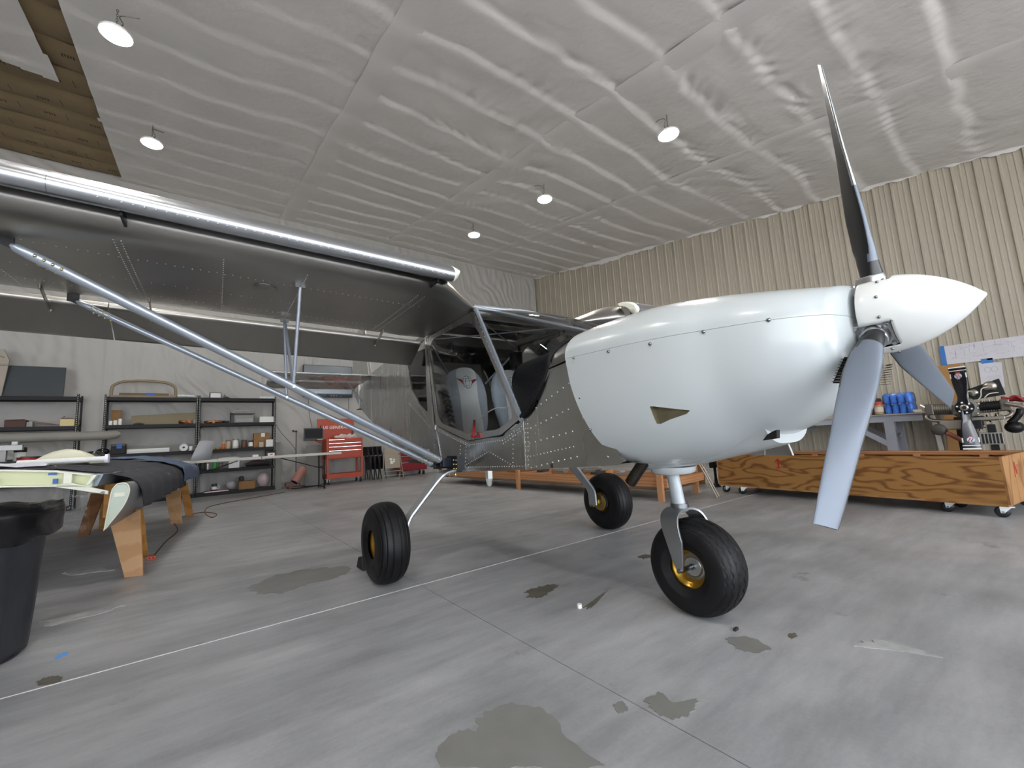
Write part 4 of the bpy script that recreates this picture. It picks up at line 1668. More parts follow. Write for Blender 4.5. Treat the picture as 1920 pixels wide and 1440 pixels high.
# ---------------------------------------------------------------- landing gear
path = [(0, 0.755), (0.56, 0.755), (0.64, 0.752), (0.70, 0.735), (0.745, 0.70), (0.80, 0.645), (0.95, 0.48), (0.985, 0.440), (1.010, 0.395), (1.018, 0.35), (1.020, 0.26)]
sm = spline([Vector((a, 0, b)) for a, b in path], 5)
for s in (-1, 1):
    secs = []
    for i, p in enumerate(sm):
        d = (sm[min(i + 1, len(sm) - 1)] - sm[max(i - 1, 0)]).normalized()
        nrm = Vector((-d.z, 0, d.x))
        w = interp(p.x, [0, 0.7, 1.02], [0.075, 0.072, 0.05])
        loop = []
        for a, b in ((-1, -1), (-1.06, 0), (-1, 1), (1, 1), (1.06, 0), (1, -1)):
            q = p + nrm * 0.0115 * b
            loop.append(Vector((s * q.x, 0.035 + a * w, q.z)))
        secs.append(loop)
    part('gear_leg', MB().loft(secs, smooth=False), mat('gear_aluminium', '#b6babf', 0.34, 0.9), bevel=0.003)


def wheel(name, R, W, rim, zig=0, hub_out=True, brake=False):
    """wheel about the x axis, centred on the origin; grooved tyre"""
    t = bpy.data.objects.new(name, None)
    C.objects.link(t)
    # tyre cross-section half: from bead to crown
    prof = []
    gro = [-0.62, -0.37, -0.12, 0.12, 0.37, 0.62] if not zig else [-0.7, -0.45, -0.2, 0.05, 0.30, 0.55, 0.78]
    ss = []
    for k in range(-92, 93):
        u = k / 92
        a = u * PI * 0.5 * 1.28
        x_ = W * math.copysign(abs(math.sin(min(abs(a), PI / 2))) ** 0.80, u)
        if abs(a) > PI / 2:
            x_ = W * math.copysign(1 - (abs(a) - PI / 2) * 0.42, u)
        depth = R - 0.044 - rim
        r_ = R - depth * (1 - math.cos(min(abs(a), PI / 2)) ** 0.62) if abs(a) <= PI / 2 else R - depth - (abs(a) - PI / 2) * 0.10
        ss.append((u, x_, r_))
    nseg = 120 if zig else 72
    verts, P_ = [], []
    for i in range(nseg):
        an = 2 * PI * i / nseg
        row = []
        for (u, x_, r_) in ss:
            rr = r_
            z_ = zig * (abs(((i / nseg * 30) % 1) * 2 - 1) - 0.5) * 0.055
            for g in gro:
                if abs(u - (g * 0.72 + z_)) < 0.0125:
                    rr -= 0.012
            row.append((x_, rr * math.cos(an), rr * math.sin(an)))
        P_.append(row)
    ty = obj('tyre', MB().grid(P_, closed_u=True), RUB, t)
    rp = [(rim, -W * 0.62), (rim + 0.012, -W * 0.66), (rim + 0.012, -W * 0.58), (rim - 0.012, -W * 0.52), (rim - 0.03, -W * 0.30), (0.07, -W * 0.12), (0.05, -W * 0.12), (0.05, W * 0.12), (0.07, W * 0.12), (rim - 0.03, W * 0.30), (rim - 0.012, W * 0.52), (rim + 0.012, W * 0.58), (rim + 0.012, W * 0.66), (rim, W * 0.62)]
    obj('wheel_rim', MB().lathe(rp, (0, 0, 0), axis='x', n=40, cap=False), GOLD, t)
    hb = MB().lathe([(0.048, -W * 0.34), (0.056, -W * 0.30), (0.058, W * 0.30), (0.048, W * 0.34)], axis='x', n=24)
    for k in range(6):
        a = 2 * PI * k / 6
        for s in (-1, 1):
            hb.cyl((s * W * 0.26, 0.078 * math.cos(a), 0.078 * math.sin(a)), (s * W * 0.33, 0.078 * math.cos(a), 0.078 * math.sin(a)), 0.009, 8)
    for s in (-1, 1):
        hb.lathe([(0.026, s * W * 0.14), (0.092, s * W * 0.20), (0.092, s * W * 0.27), (0.05, s * W * 0.29)], axis='x', n=24)
    obj('wheel_hub', hb, mat('hub_cast', '#b5b6b4', 0.35, 0.9), t)
    obj('axle', MB().cyl((-W * 0.42, 0, 0), (W * 0.42, 0, 0), 0.018, 14), SCREW, t)
    return t


def attach(t, loc, rz=0.0):
    """wheel becomes a part of the airplane with its pieces below it"""
    me_t = [c for c in t.children if c.name.startswith('tyre')][0]
    M_ = Matrix.Translation(loc) @ Matrix.Rotation(rz, 4, 'Z')
    me_t.parent = plane
    me_t.matrix_local = M_
    for c in list(t.children):
        c.parent = me_t
    bpy.data.objects.remove(t)
    return me_t


RM, WM = 0.292, 0.121
for s in (-1, 1):
    w_ = attach(wheel('w', RM, WM, 0.100), (s * 1.198, 0.0, RM - 0.008))
    obj('brake_caliper', MB().box(-s * 0.145 - 0.018, -s * 0.145 + 0.018, 0.05, 0.11, -0.05, 0.05).lathe([(0.03, -s * 0.12), (0.085, -s * 0.12), (0.085, -s * 0.126), (0.03, -s * 0.126)], axis='x', n=30, cap=False), mat('brass_caliper', '#a08850', 0.35, 0.9), w_, bevel=0.004)
    if s < 0:
        obj('mud_flap', MB().box(-0.135, -0.125, 0.05, 0.26, -0.28, -0.12), BLACK, w_) if False else None
RN, WN = 0.254, 0.118
NW = Vector((-0.055, -1.82, RN - 0.006))
attach(wheel('w', RN, WN, 0.100, zig=1), NW, PHI)
# nose leg and fork
ntop, nbot = Vector((-0.01, -1.685, 0.80)), Vector((-0.045, -1.745, 0.545))
leg = MB().tube([ntop, nbot], 0.036, 20)
part('nose_leg', leg, mat('worn_white_paint', '#c3cacf', 0.35, 0.1, noise=(16, '#b0b7bd', 0.5)))
rows_f = []
arch = [(-0.150, 0.25), (-0.150, 0.34), (-0.148, 0.42), (-0.135, 0.48), (-0.105, 0.522), (-0.055, 0.543), (0, 0.548), (0.055, 0.543), (0.105, 0.522), (0.135, 0.48), (0.148, 0.42), (0.150, 0.34), (0.150, 0.25)]
ar = spline([Vector((a, 0, b)) for a, b in arch], 4)
secs = []
for i, p in enumerate(ar):
    d = (ar[min(i + 1, len(ar) - 1)] - ar[max(i - 1, 0)]).normalized()
    nrm = Vector((-d.z, 0, d.x))
    w = interp(p.z, [0.25, 0.30, 0.40, 0.50, 0.55], [0.018, 0.032, 0.050, 0.055, 0.055])
    yo = interp(p.z, [0.25, 0.40, 0.55], [-1.82, -1.80, -1.745])
    secs.append([Vector((NW.x + p.x + nrm.x * 0.007 * b, yo + a * w, p.z + nrm.z * 0.007 * b)) for a, b in ((-1, -1), (-1, 1), (1, 1), (1, -1))])
fk = part('nose_fork', MB().loft(secs, smooth=False), mat('fork_aluminium', '#a9abae', 0.32, 0.95), bevel=0.002)
part('fork_axle', MB().cyl((NW.x - 0.165, -1.82, 0.25), (NW.x + 0.165, -1.82, 0.25), 0.013, 12), SCREW, parent=fk)
part('fork_collar', MB().tube([nbot + Vector((0, 0, 0.03)), nbot - Vector((0, 0, 0.01))], 0.05, 20), SCREW, parent=fk)
# fuel drain below the belly
part('fuel_drain', MB().box(-0.47, -0.43, -0.33, -0.29, 0.69, 0.77).lathe([(0.012, 0.63), (0.022, 0.645), (0.028, 0.69)], (-0.45, -0.31, 0), n=12), mat('clear_drain', '#c9cac6', 0.2, 0.3))
# registration smudge decal on the lower rear panel
part('panel_decal', MB().box(-0.5585, -0.557, 0.60, 0.68, 0.885, 0.94), mat('decal_white', '#b9c4cf', 0.5))
# ================================================================ BACK WALL: SHELVES AND WHAT STANDS ON THEM
YS = 13.16                     # front of the shelves
SHB = mat('black_steel', '#09090a', 0.5, 0.0, spec=0.3)
BOARD = mat('shelf_board', '#4a3b32', 0.8)
HOLE = mat('slot_light', '#b9b8b4', 0.8)
CARD = mat('cardboard', '#96714a', 0.85, noise=(6, '#86633f', 0.4))
CARD2 = mat('cardboard_grey', '#a39a8f', 0.85)
WHT = mat('white_plastic', '#dfdfdb', 0.45)
GRYP = mat('grey_plastic', '#8f8f8c', 0.5)
DGRY = mat('dark_plastic', '#2b2b2d', 0.45)
KHAKI = mat('khaki_foam', '#857a62', 0.8)
COPPER = mat('copper', '#a8633c', 0.35, 0.8)
SHZ = [2.44, 1.80, 1.14, 0.64, 0.075]


def rails(unit, x0, x1, y0, y1, levels, top):
    for (px, py) in ((x0, y0), (x1, y0), (x0, y1), (x1, y1)):
        sx = 1 if px == x0 else -1
        sy = 1 if py == y0 else -1
        mb = MB().box(*sorted((px, px + sx * 0.038)), *sorted((py, py + sy * 0.004)), 0, top)
        mb.box(*sorted((px, px + sx * 0.004)), *sorted((py, py + sy * 0.038)), 0, top)
        p = obj('post', mb, SHB, unit)
        hl = MB()
        z = 0.12
        yy = py - 0.001 if sy > 0 else py - 0.0045
        while z < top - 0.02:
            hl.box(min(px + sx * 0.014, px + sx * 0.026), max(px + sx * 0.014, px + sx * 0.026), yy - 0.0008, yy + 0.0008, z, z + 0.020)
            z += 0.042
        if sy > 0:
            h = obj('post_slots', hl, HOLE, p)
            h['kind'] = 'stuff'
    for z in levels:
        s_ = obj('shelf', MB().box(x0 + 0.005, x1 - 0.005, y0 + 0.006, y1 - 0.006, z - 0.016, z), BOARD, unit)
        obj('beam', MB().box(x0 + 0.004, x1 - 0.004, y0 + 0.0042, y0 + 0.010, z - 0.075, z + 0.002).box(x0 + 0.004, x1 - 0.004, y0 + 0.010, y0 + 0.03, z - 0.078, z - 0.072), SHB, s_)
        obj('beam', MB().box(x0 + 0.004, x1 - 0.004, y1 - 0.012, y1 - 0.0042, z - 0.075, z + 0.002), SHB, s_)
        obj('beam', MB().box(x0 + 0.0042, x0 + 0.010, y0 + 0.03, y1 - 0.03, z - 0.075, z + 0.002), SHB, s_)
        obj('beam', MB().box(x1 - 0.010, x1 - 0.0042, y0 + 0.03, y1 - 0.03, z - 0.075, z + 0.002), SHB, s_)


UNITS = ((-3.85, -1.95, 'black steel shelf unit carrying the dark television on top'),
         (-1.545, 0.165, 'black steel shelf unit carrying the tan arched frame on top'),
         (0.175, 1.885, 'black steel shelf unit holding the printer and paint cans'))
for (xa, xb, lab) in UNITS:
    u_ = thing('shelf_unit', lab, 'shelf', (0, 0, 0), 0, 'black steel shelf units along the back wall')
    u_.location = ((xa + xb) / 2, (YS + 13.60) / 2, 0)
    w2, d2 = (xb - xa) / 2, (13.60 - YS) / 2
    rails(u_, -w2, w2, -d2, d2, SHZ, 2.50)


def pb(name, lab, cat, m, u0, u1, v_top, z, Y=13.30, depth=0.2, bevel=0.004, group=None):
    """box standing at height z on depth Y, as wide and as high as it shows"""
    a = at_y(u0, v_top, Y)
    b = at_y(u1, v_top, Y)
    o = obj(name, MB().box(a.x, b.x, Y, Y + depth, z, max(z + 0.01, (a.z + b.z) / 2)), m, None, bevel)
    return tag(o, lab, cat, group)


def can(name, lab, cat, m, u0, u1, v_top, z, Y=13.32, lid=None, band=None, group=None):
    a, b = at_y(u0, v_top, Y), at_y(u1, v_top, Y)
    r = (b.x - a.x) / 2
    c = Vector(((a.x + b.x) / 2, Y + r, z))
    h = a.z - z
    t = thing(name, lab, cat, c, 0, group)
    obj('body', MB().lathe([(r * 0.97, 0), (r, 0.004), (r, h * 0.93), (r * 0.97, h * 0.95)], n=20), m, t)
    obj('lid', MB().lathe([(r * 1.02, h * 0.92), (r * 1.02, h), (r * 0.9, h * 1.0), (r * 0.85, h * 0.97)], n=20), lid or SCREW, t)
    if band:
        obj('paper_label', MB().lathe([(r * 1.006, h * 0.2), (r * 1.006, h * 0.75)], n=20, cap=False), band, t)
    return t


# ---- top boards
t = thing('television', 'large dark flat television leaning on the top shelf board', 'television', (0, 0, 0))
a, b = at_y(2, 742, 13.25), at_y(116, 742, 13.25)
t.location = ((a.x + b.x) / 2 - 0.0, 13.25, 2.450)
w2, hh = (b.x - a.x) / 2 + 0.02, 0.66
tilt = Matrix.Rotation(-0.12, 4, 'X')
obj('screen_frame', MB().box(-w2, w2, 0, 0.035, 0, hh).xf(tilt), DGRY, t, 0.004)
obj('screen', MB().box(-w2 + 0.012, w2 - 0.012, -0.0015, 0.001, 0.025, hh - 0.012).xf(tilt), mat('tv_screen', '#3a4145', 0.18, 0.0, spec=0.8), t)
tag(obj('board', MB().box(-3.4, -2.25, 13.19, 13.58, 2.441, 2.443), CARD2), 'thin flat board lying under the dark television', 'board') if False else None
t = thing('carton', 'tall grey cardboard carton with printed arrows standing beside the television', 'carton', (-3.15, 13.20, 2.442))
cp = [(-0.45, 0, 0), (0.055, 0, 0), (0.12, 0, 0.75), (0.03, 0, 0.98), (-0.45, 0, 0.98)]
obj('body', MB().prism(cp, (0, 0.04, 0)), CARD2, t, 0.004)
ln = MB().box(-0.1, 0.115, -0.002, 0, 0.66, 0.667).box(-0.1, 0.11, -0.002, 0, 0.63, 0.637)
ln.tube([(-0.05, -0.001, 0.80), (0.0, -0.001, 0.83), (0.05, -0.001, 0.80)], 0.005, 5)
obj('print', ln, mat('print_black', '#2b2826', 0.8), t)

arch_m = mat('tan_fibreglass', '#8c7f66', 0.6, noise=(8, '#7d7058', 0.5))
t = thing('arched_frame', 'tan fibreglass arched frame with blue tape lying on the shelf top', 'frame', (0, 0, 0))
al, ar_ = at_y(208, 742, 13.28), at_y(329, 742, 13.28)
cxa = (al.x + ar_.x) / 2
t.location = (cxa, 13.28, 2.443)
w2 = (ar_.x - al.x) / 2
top_ = at_y(270, 714, 13.28).z - 2.443
ap = [(-w2, 0.0), (-w2, top_ * 0.45), (-w2 * 0.93, top_ * 0.72), (-w2 * 0.65, top_ * 0.93), (0, top_), (w2 * 0.65, top_ * 0.93), (w2 * 0.93, top_ * 0.72), (w2, top_ * 0.45), (w2, 0)]
obj('arch', MB().tube([Vector((p.x, 0.03, max(p.z, 0.028))) for p in spline([(a_, 0, b_) for a_, b_ in ap], 4)], 0.032, 10), arch_m, t)
obj('lower_rail', MB().box(-w2, w2, 0.0, 0.30, 0.0, 0.055), arch_m, t, 0.006)
obj('rear_rail', MB().box(-w2 * 0.78, w2 * 0.78, 0.08, 0.12, 0.055, 0.12), mat('brown_rail', '#6d5a48', 0.7), t)
obj('tape', MB().box(0.02, 0.18, 0.078, 0.0795, 0.07, 0.125), mat('blue_tape', '#3e63b0', 0.6), t)
tag(obj('plastic_wrap', MB().tube(spline([(-0.27, 13.35, 2.50), (-0.18, 13.36, 2.505), (-0.05, 13.34, 2.50), (0.09, 13.36, 2.495)], 4), [0.02, 0.035, 0.04, 0.03, 0.035, 0.045, 0.03, 0.028, 0.036, 0.03, 0.025, 0.03, 0.02], 9), mat('milky_film', '#c9cdc9', 0.3)), 'crumpled roll of milky plastic film on the shelf top', 'plastic film')
tag(obj('blue_mat', MB().box(-0.10, 0.155, 13.2, 13.5, 2.443, 2.449), mat('navy_sheet', '#1c3550', 0.5)), 'dark blue folded sheet on the shelf beside the film', 'sheet')
tag(obj('blue_mat', MB().box(0.20, 0.52, 13.2, 13.5, 2.443, 2.455), mat('navy_sheet', '#1c3550', 0.5)), 'dark blue folded sheet on the printer shelf unit', 'sheet')
t = thing('framed_tray', 'white panel in a brown frame standing on the shelf top', 'frame')
a, b = at_y(393, 736, 13.3), at_y(415, 736, 13.3)
t.location = ((a.x + b.x) / 2, 13.3, 2.455)
w2, hh = (b.x - a.x) / 2, a.z - 2.455
obj('rim', MB().box(-w2, w2, 0, 0.02, 0, 0.012).box(-w2, w2, 0, 0.02, hh - 0.012, hh).box(-w2, -w2 + 0.02, 0, 0.14, 0, hh).box(w2 - 0.012, w2, 0, 0.02, 0, hh), BOARD, t)
obj('panel', MB().box(-w2 + 0.02, w2 - 0.012, 0.006, 0.012, 0.012, hh - 0.012), WHT, t)
t = thing('open_box', 'small dark tilted box beside the white framed panel', 'box', (at_y(425, 745, 13.3).x, 13.32, 2.443))
obj('body', MB().box(-0.07, 0.05, 0, 0.14, 0, 0.05), DGRY, t, 0.004)
obj('flap', MB().bar((-0.02, 0.0, 0.05), (0.10, 0.0, 0.0), 0.14, 0.006, up=(0, 0, 1)).bar((-0.02, 0, 0.05), (-0.05, 0, 0.10), 0.14, 0.006), DGRY, t)
tag(obj('clear_tray', MB().box(1.50, 1.86, 13.2, 13.5, 2.443, 2.452).box(1.50, 1.86, 13.2, 13.203, 2.452, 2.50), mat('frosted_tray', '#c3c6c3', 0.3)), 'flat frosted plastic tray at the end of the shelf top', 'tray')

# ---- shelf with the printer
Z = SHZ[1] + 0.002
t = thing('printer', 'grey and black desktop printer on the black shelf', 'printer')
a, b = at_y(433, 768, 13.24), at_y(479, 768, 13.24)
w2, hh = (b.x - a.x) / 2, a.z - Z
t.location = ((a.x + b.x) / 2, 13.24, Z)
obj('body', MB().box(-w2 * 0.72, w2 * 0.9, 0.0, 0.33, 0, hh * 0.62), mat('printer_front', '#7f7f7c', 0.5), t, 0.012)
obj('side', MB().box(-w2, -w2 * 0.7, 0.02, 0.33, 0, hh * 0.66), DGRY, t, 0.012)
obj('scanner_lid', MB().box(-w2, w2, 0.01, 0.34, hh * 0.70, hh * 0.86), mat('printer_lid', '#77756f', 0.5), t, 0.014)
obj('output_slot', MB().box(-w2 * 0.8, w2 * 0.75, -0.004, 0.30, hh * 0.58, hh * 0.70), mat('slot_black', '#121213', 0.5), t)
obj('feeder', MB().prism([(-w2 * 0.9, 0.05, hh * 0.86), (w2 * 0.4, 0.05, hh * 0.86), (w2 * 0.1, 0.05, hh * 1.0), (-w2 * 0.5, 0.05, hh * 0.98)], (0, 0.25, 0)), GRYP, t, 0.008)
obj('paper_tray', MB().box(-w2 * 0.6, w2 * 0.8, -0.012, 0.01, 0.01, hh * 0.34), GRYP, t, 0.006)
pb('paper_bin', 'white paper tray beside the printer', 'tray', WHT, 487, 513, 781, Z, depth=0.22)
t = thing('wire_spool', 'flat coil of copper wire on the printer shelf', 'wire coil', (at_y(400, 790, 13.3).x, 13.36, Z))
obj('coil', MB().tube([(0.17 * math.cos(x_), 0.07 * math.sin(x_), 0.042 + 0.01 * math.sin(3 * x_)) for x_ in [2 * PI * k / 16 for k in range(16)]], 0.03, 8, closed=True), COPPER, t)
obj('tie', MB().box(-0.02, 0.03, -0.11, -0.04, 0, 0.085), mat('kraft_band', '#b0804f', 0.8), t)
t = thing('cable_pile', 'dark coiled cable lying beside the printer', 'cable', (at_y(428, 790, 13.3).x - 0.02, 13.50, Z))
obj('loop', MB().tube([(0.09 * math.cos(x_), 0.05 * math.sin(x_), 0.042 + 0.02 * math.sin(2 * x_)) for x_ in [2 * PI * k / 14 for k in range(14)]], 0.02, 7, closed=True), DGRY, t)
obj('plug', MB().box(0.05, 0.10, -0.08, -0.03, 0, 0.06), GRYP, t, 0.006)

# ---- shelf with the paint cans
Z = SHZ[2] + 0.002
can('spray_bottle', 'short orange bottle on the paint can shelf', 'bottle', mat('orange_glue', '#c46a28', 0.4), 416, 422, 830, Z, lid=WHT)
can('paint_can', 'tan paint can with rust-brown lid on the shelf', 'can', mat('tan_can', '#b9a88c', 0.4), 424, 433, 826, Z, lid=COPPER)
can('paint_can', 'white paint can with silver lid standing tallest on the shelf', 'can', mat('white_can', '#cfd2d2', 0.35, 0.2), 436.5, 448, 823, Z, band=mat('pale_label', '#e9e9e5', 0.6))
can('paint_can', 'dark brown paint can between the white can and the carton', 'can', mat('brown_can', '#59402f', 0.4), 453, 464, 825, Z, lid=mat('dark_lid', '#3a3532', 0.4))
can('jar', 'small dark jar with a pale label beside the carton', 'jar', mat('jar_dark', '#4a443e', 0.35), 466, 475, 826, Z, lid=DGRY, band=mat('pale_label', '#e9e9e5', 0.6))
tag(obj('tape_roll', MB().lathe([(0.02, 0), (0.06, 0), (0.06, 0.05), (0.02, 0.05)], (at_y(409, 838, 13.32).x, 13.40, Z), n=20), mat('amber_tape', '#a67b45', 0.4)), 'amber tape roll lying at the end of the can row', 'tape roll')
t = thing('carton', 'brown carton with paper label standing on the paint can shelf', 'carton')
a, b = at_y(476, 812, 13.34), at_y(506, 812, 13.34)
t.location = ((a.x + b.x) / 2, 13.34, Z)
w2, hh = (b.x - a.x) / 2, a.z - Z
obj('body', MB().box(-w2, w2, 0, 0.2, 0, hh), CARD, t, 0.004)
obj('packing_label', MB().box(-0.02, 0.07, -0.002, 0.002, hh * 0.72, hh * 0.98), mat('pale_label', '#e9e9e5', 0.6), t)
tag(obj('small_box', MB().box(*[at_y(p, 828, 13.28).x for p in (486, 494)], 13.26, 13.32, Z, Z + 0.13), mat('box_pale', '#b8b2a6', 0.7), None, 0.003), 'small pale box leaning before the brown carton', 'box')
pb('small_box', 'white cube box at the end of the paint can shelf', 'box', WHT, 499, 512, 824, Z, 13.24, 0.1)

# ---- lower shelves
Z = SHZ[3] + 0.002
for k, (u0, u1, vt, m, lab) in enumerate(((374, 386, 866, DGRY, 'black canister in a row of bottles on the low shelf'), (387, 393, 868, mat('silver_bottle', '#b8babb', 0.3, 0.6), 'slim silver bottle between the black and green bottles'),
                                          (399, 407, 864, mat('green_bottle', '#2f9b45', 0.3), 'bright green bottle on the low shelf'), (410, 418, 868, mat('smoke_bottle', '#5d5c52', 0.3), 'smoky dark bottle beside the green bottle'))):
    can('bottle', lab, 'bottle', m, u0, u1, vt, Z, lid=DGRY)
pb('paper_stack', 'white sheets of paper standing on the low shelf', 'paper', mat('paper_white', '#d6d8da', 0.7), 429, 449, 862, Z, 13.3, 0.03)
t = thing('tool_bag', 'long dark tool bag on the low shelf end', 'bag', (at_y(484, 868, 13.3).x, 13.36, Z))
obj('body', MB().tube([(-0.28, 0, 0.05), (-0.1, 0, 0.09), (0.1, 0, 0.085), (0.28, 0, 0.06)], [0.04, 0.085, 0.08, 0.05], 10), mat('bag_dark', '#26222a', 0.8), t)
obj('strap', MB().tube(spline([(-0.15, -0.06, 0.13), (0, -0.09, 0.17), (0.15, -0.06, 0.13)], 5), 0.008, 6), mat('red_strap', '#7d2a2c', 0.7), t)
pb('box_dark', 'black carton on the low shelf behind the tool bag', 'carton', DGRY, 498, 510, 842, Z, 13.465, 0.12)
Z = SHZ[4] + 0.002
t = thing('carton', 'open brown carton on the bottom shelf', 'carton')
a, b = at_y(448, 903, 13.26), at_y(478, 903, 13.26)
t.location = ((a.x + b.x) / 2, 13.26, Z)
w2, hh = (b.x - a.x) / 2, a.z - Z
obj('body', MB().box(-w2, w2, 0, 0.25, 0, hh), CARD, t, 0.004)
obj('flap', MB().bar((-w2, 0, hh), (-w2 * 0.7, -0.03, hh + 0.03), 0.24, 0.004, up=(0, 0, 1)), CARD, t)
tag(obj('motor', MB().lathe([(0.05, 0), (0.06, 0.02), (0.06, 0.10), (0.03, 0.13)], (at_y(453, 895, 13.3).x, 13.36, t.location.z + hh + 0.001), n=16), DGRY), 'black motor sitting on the open brown carton', 'motor')
pk = thing('book', 'pink flat folder lying on the bottom shelf', 'folder', (at_y(407, 920, 13.26).x, 13.28, Z))
obj('cover', MB().box(-0.26, 0.26, 0, 0.2, 0, 0.006).box(-0.26, 0.26, 0, 0.2, 0.028, 0.034), mat('pink_cover', '#9a4a68', 0.6), pk)
obj('pages', MB().box(-0.25, 0.25, 0.005, 0.2, 0.006, 0.028), WHT, pk)
t = thing('mug', 'white mug with dark print standing on the pink folder', 'mug', (at_y(402, 915, 13.28).x, 13.36, Z + 0.034))
obj('cup', MB().lathe([(0.055, 0), (0.06, 0.01), (0.06, 0.17), (0.054, 0.17), (0.05, 0.02)], n=18), mat('mug_dark', '#2d3a3d', 0.3), t)
obj('handle', MB().tube(spline([(0.055, 0, 0.13), (0.1, 0, 0.11), (0.1, 0, 0.06), (0.055, 0, 0.04)], 4), 0.010, 6), WHT, t)
obj('motif', MB().lathe([(0.0608, 0.03), (0.0608, 0.10)], n=18, cap=False), WHT, t)
tag(obj('plastic_bag', MB().ball((at_y(434, 905, 13.4).x, 13.50, Z + 0.12), 0.13, 14, 9, (0.9, 0.7, 0.92)), mat('clear_bag', '#a3a5a4', 0.25), None), 'lumpy clear plastic bag on the bottom shelf', 'plastic bag')
tag(obj('plastic_bag', MB().ball((at_y(494, 890, 13.42).x, 13.46, Z + 0.20), 0.185, 14, 9, (0.85, 0.5, 1.05)), mat('pink_bag', '#b9a7a8', 0.3), None), 'pink-tinted plastic bag at the end of the bottom shelf', 'plastic bag')

# ---- the shelf unit with the arched frame
Z = SHZ[1] + 0.002
pb('cardboard_piece', 'upright cardboard piece behind small white jars', 'cardboard', CARD, 209, 228, 769, Z, 13.44, 0.02)
for k, (u0, u1, vt) in enumerate(((203, 211, 789), (212, 220, 788), (221.5, 229, 785))):
    can('jar', 'small white jar in front of the cardboard piece', 'jar', WHT, u0, u1, vt, Z, 13.24, lid=mat('clear_lid', '#cfd0cc', 0.3), group='white jars on the shelf')
a, b = at_y(247, 780, 13.42), at_y(372, 773, 13.42)
tag(obj('foam_plank', MB().prism([(a.x, 13.42, Z), (0.15, 13.42, Z), (0.15, 13.42, b.z), (a.x, 13.42, a.z)], (0, 0.06, 0)), KHAKI, None, 0.004), 'long khaki foam plank standing on the shelf', 'foam plank')
t = thing('wire_spool', 'coil of copper wire in front of the khaki foam plank', 'wire coil', (at_y(346, 790, 13.3).x, 13.32, Z))
obj('coil', MB().tube([(0.10 * math.cos(x_), 0.05 * math.sin(x_), 0.05 + 0.02 * math.sin(2 * x_)) for x_ in [2 * PI * k / 16 for k in range(16)]], 0.022, 8, closed=True), COPPER, t)
obj('clip', MB().box(0.05, 0.12, -0.05, 0.0, 0.02, 0.1), mat('orange_clip', '#b56a35', 0.5), t)
can('paint_can', 'small grey can at the shelf post', 'can', GRYP, 362, 368, 786, Z)
tag(obj('black_cloth', MB().tube([(-1.05, 13.3, Z + 0.02), (-0.95, 13.3, Z + 0.03), (-0.85, 13.3, Z + 0.02)], [0.012, 0.028, 0.010], 8), DGRY), 'small black cloth lying beside the white jars', 'cloth')
Z = SHZ[2] + 0.002
t = thing('tool_box', 'black plastic tool box with blue tape on the shelf', 'tool box')
a, b = at_y(208, 833, 13.22), at_y(236, 833, 13.22)
t.location = ((a.x + b.x) / 2, 13.22, Z)
w2, hh = (b.x - a.x) / 2, a.z - Z
obj('body', MB().box(-w2, w2, 0, 0.2, 0, hh * 0.75), SHB, t, 0.01)
obj('lid', MB().box(-w2 * 1.03, w2 * 1.03, -0.005, 0.205, hh * 0.75, hh), DGRY, t, 0.01)
obj('tape', MB().box(-0.03, 0.06, -0.0075, -0.004, hh * 0.55, hh * 0.98), mat('blue_tape', '#3e63b0', 0.6), t)
tag(obj('black_bag', MB().ball((at_y(192, 845, 13.28).x, 13.33, Z + 0.075), 0.12, 14, 9, (1.0, 0.8, 0.62)), mat('bag_black', '#131314', 0.6)), 'soft black bag slumped against the tool box', 'bag')
a, b = at_y(238, 838, 13.34), at_y(318, 836, 13.34)
tag(obj('plastic_profile', MB().box(a.x, b.x, 13.34, 13.40, Z, Z + 0.10).box(a.x, b.x, 13.33, 13.34, Z + 0.03, Z + 0.06), mat('white_profile', '#d5d6d3', 0.35), None, 0.004), 'long white plastic profile lying on the shelf', 'profile')
a, b = at_y(232, 834, 13.5), at_y(366, 828, 13.5)
tag(obj('angle_bar', MB().box(a.x, b.x, 13.48, 13.52, Z, Z + 0.17), mat('grey_bar', '#7e7b76', 0.5), None, 0.003), 'long grey bar lying behind the white profile', 'bar')
t = thing('paper_roll', 'white paper towel roll lying on the shelf', 'paper roll', (at_y(344.5, 838, 13.24).x, 13.24, Z + 0.085))
obj('paper', MB().lathe([(0.085, 0), (0.085, 0.22)], axis='y', n=24), mat('paper_white', '#d6d8da', 0.7), t)
obj('core', MB().lathe([(0.024, -0.002), (0.024, 0.02)], axis='y', n=16), mat('core_dark', '#3a3530', 0.8), t)
can('paint_can', 'small white can beside the paper towel roll', 'can', WHT, 354, 362, 836, Z, 13.24)

# ---- the shelf unit with the television
Z = SHZ[1] + 0.002
t = thing('open_box', 'dark brown open box on the television shelf unit', 'box', (at_y(28, 795, 13.25).x, 13.25, Z))
obj('body', MB().box(-0.15, 0.15, 0, 0.22, 0, 0.15), mat('oxblood', '#4b2a22', 0.6), t, 0.004)
obj('flap', MB().bar((-0.13, 0, 0.15), (0.13, 0, 0.155), 0.05, 0.01), mat('oxblood2', '#35201b', 0.6), t)
pb('box_grey', 'grey wedge box beside the dark brown box', 'box', GRYP, 46, 61, 791, Z, 13.3, 0.15)
sk = thing('ruler_bundle', 'bundle of thin sticks and rulers lying aslant on the shelf', 'sticks', (at_y(82, 795, 13.28).x + 0.06, 13.42, Z))
for k in range(4):
    obj('stick', MB().bar((-0.30 + 0.05 * k, 0.03 * k, 0.14 - 0.03 * k), (0.28, 0.02 * k, 0.012 + 0.01 * k), 0.03, 0.01), mat(('stick_red', 'stick_grey')[k % 2], ('#7d4b43', '#8d8b88')[k % 2], 0.6), sk)
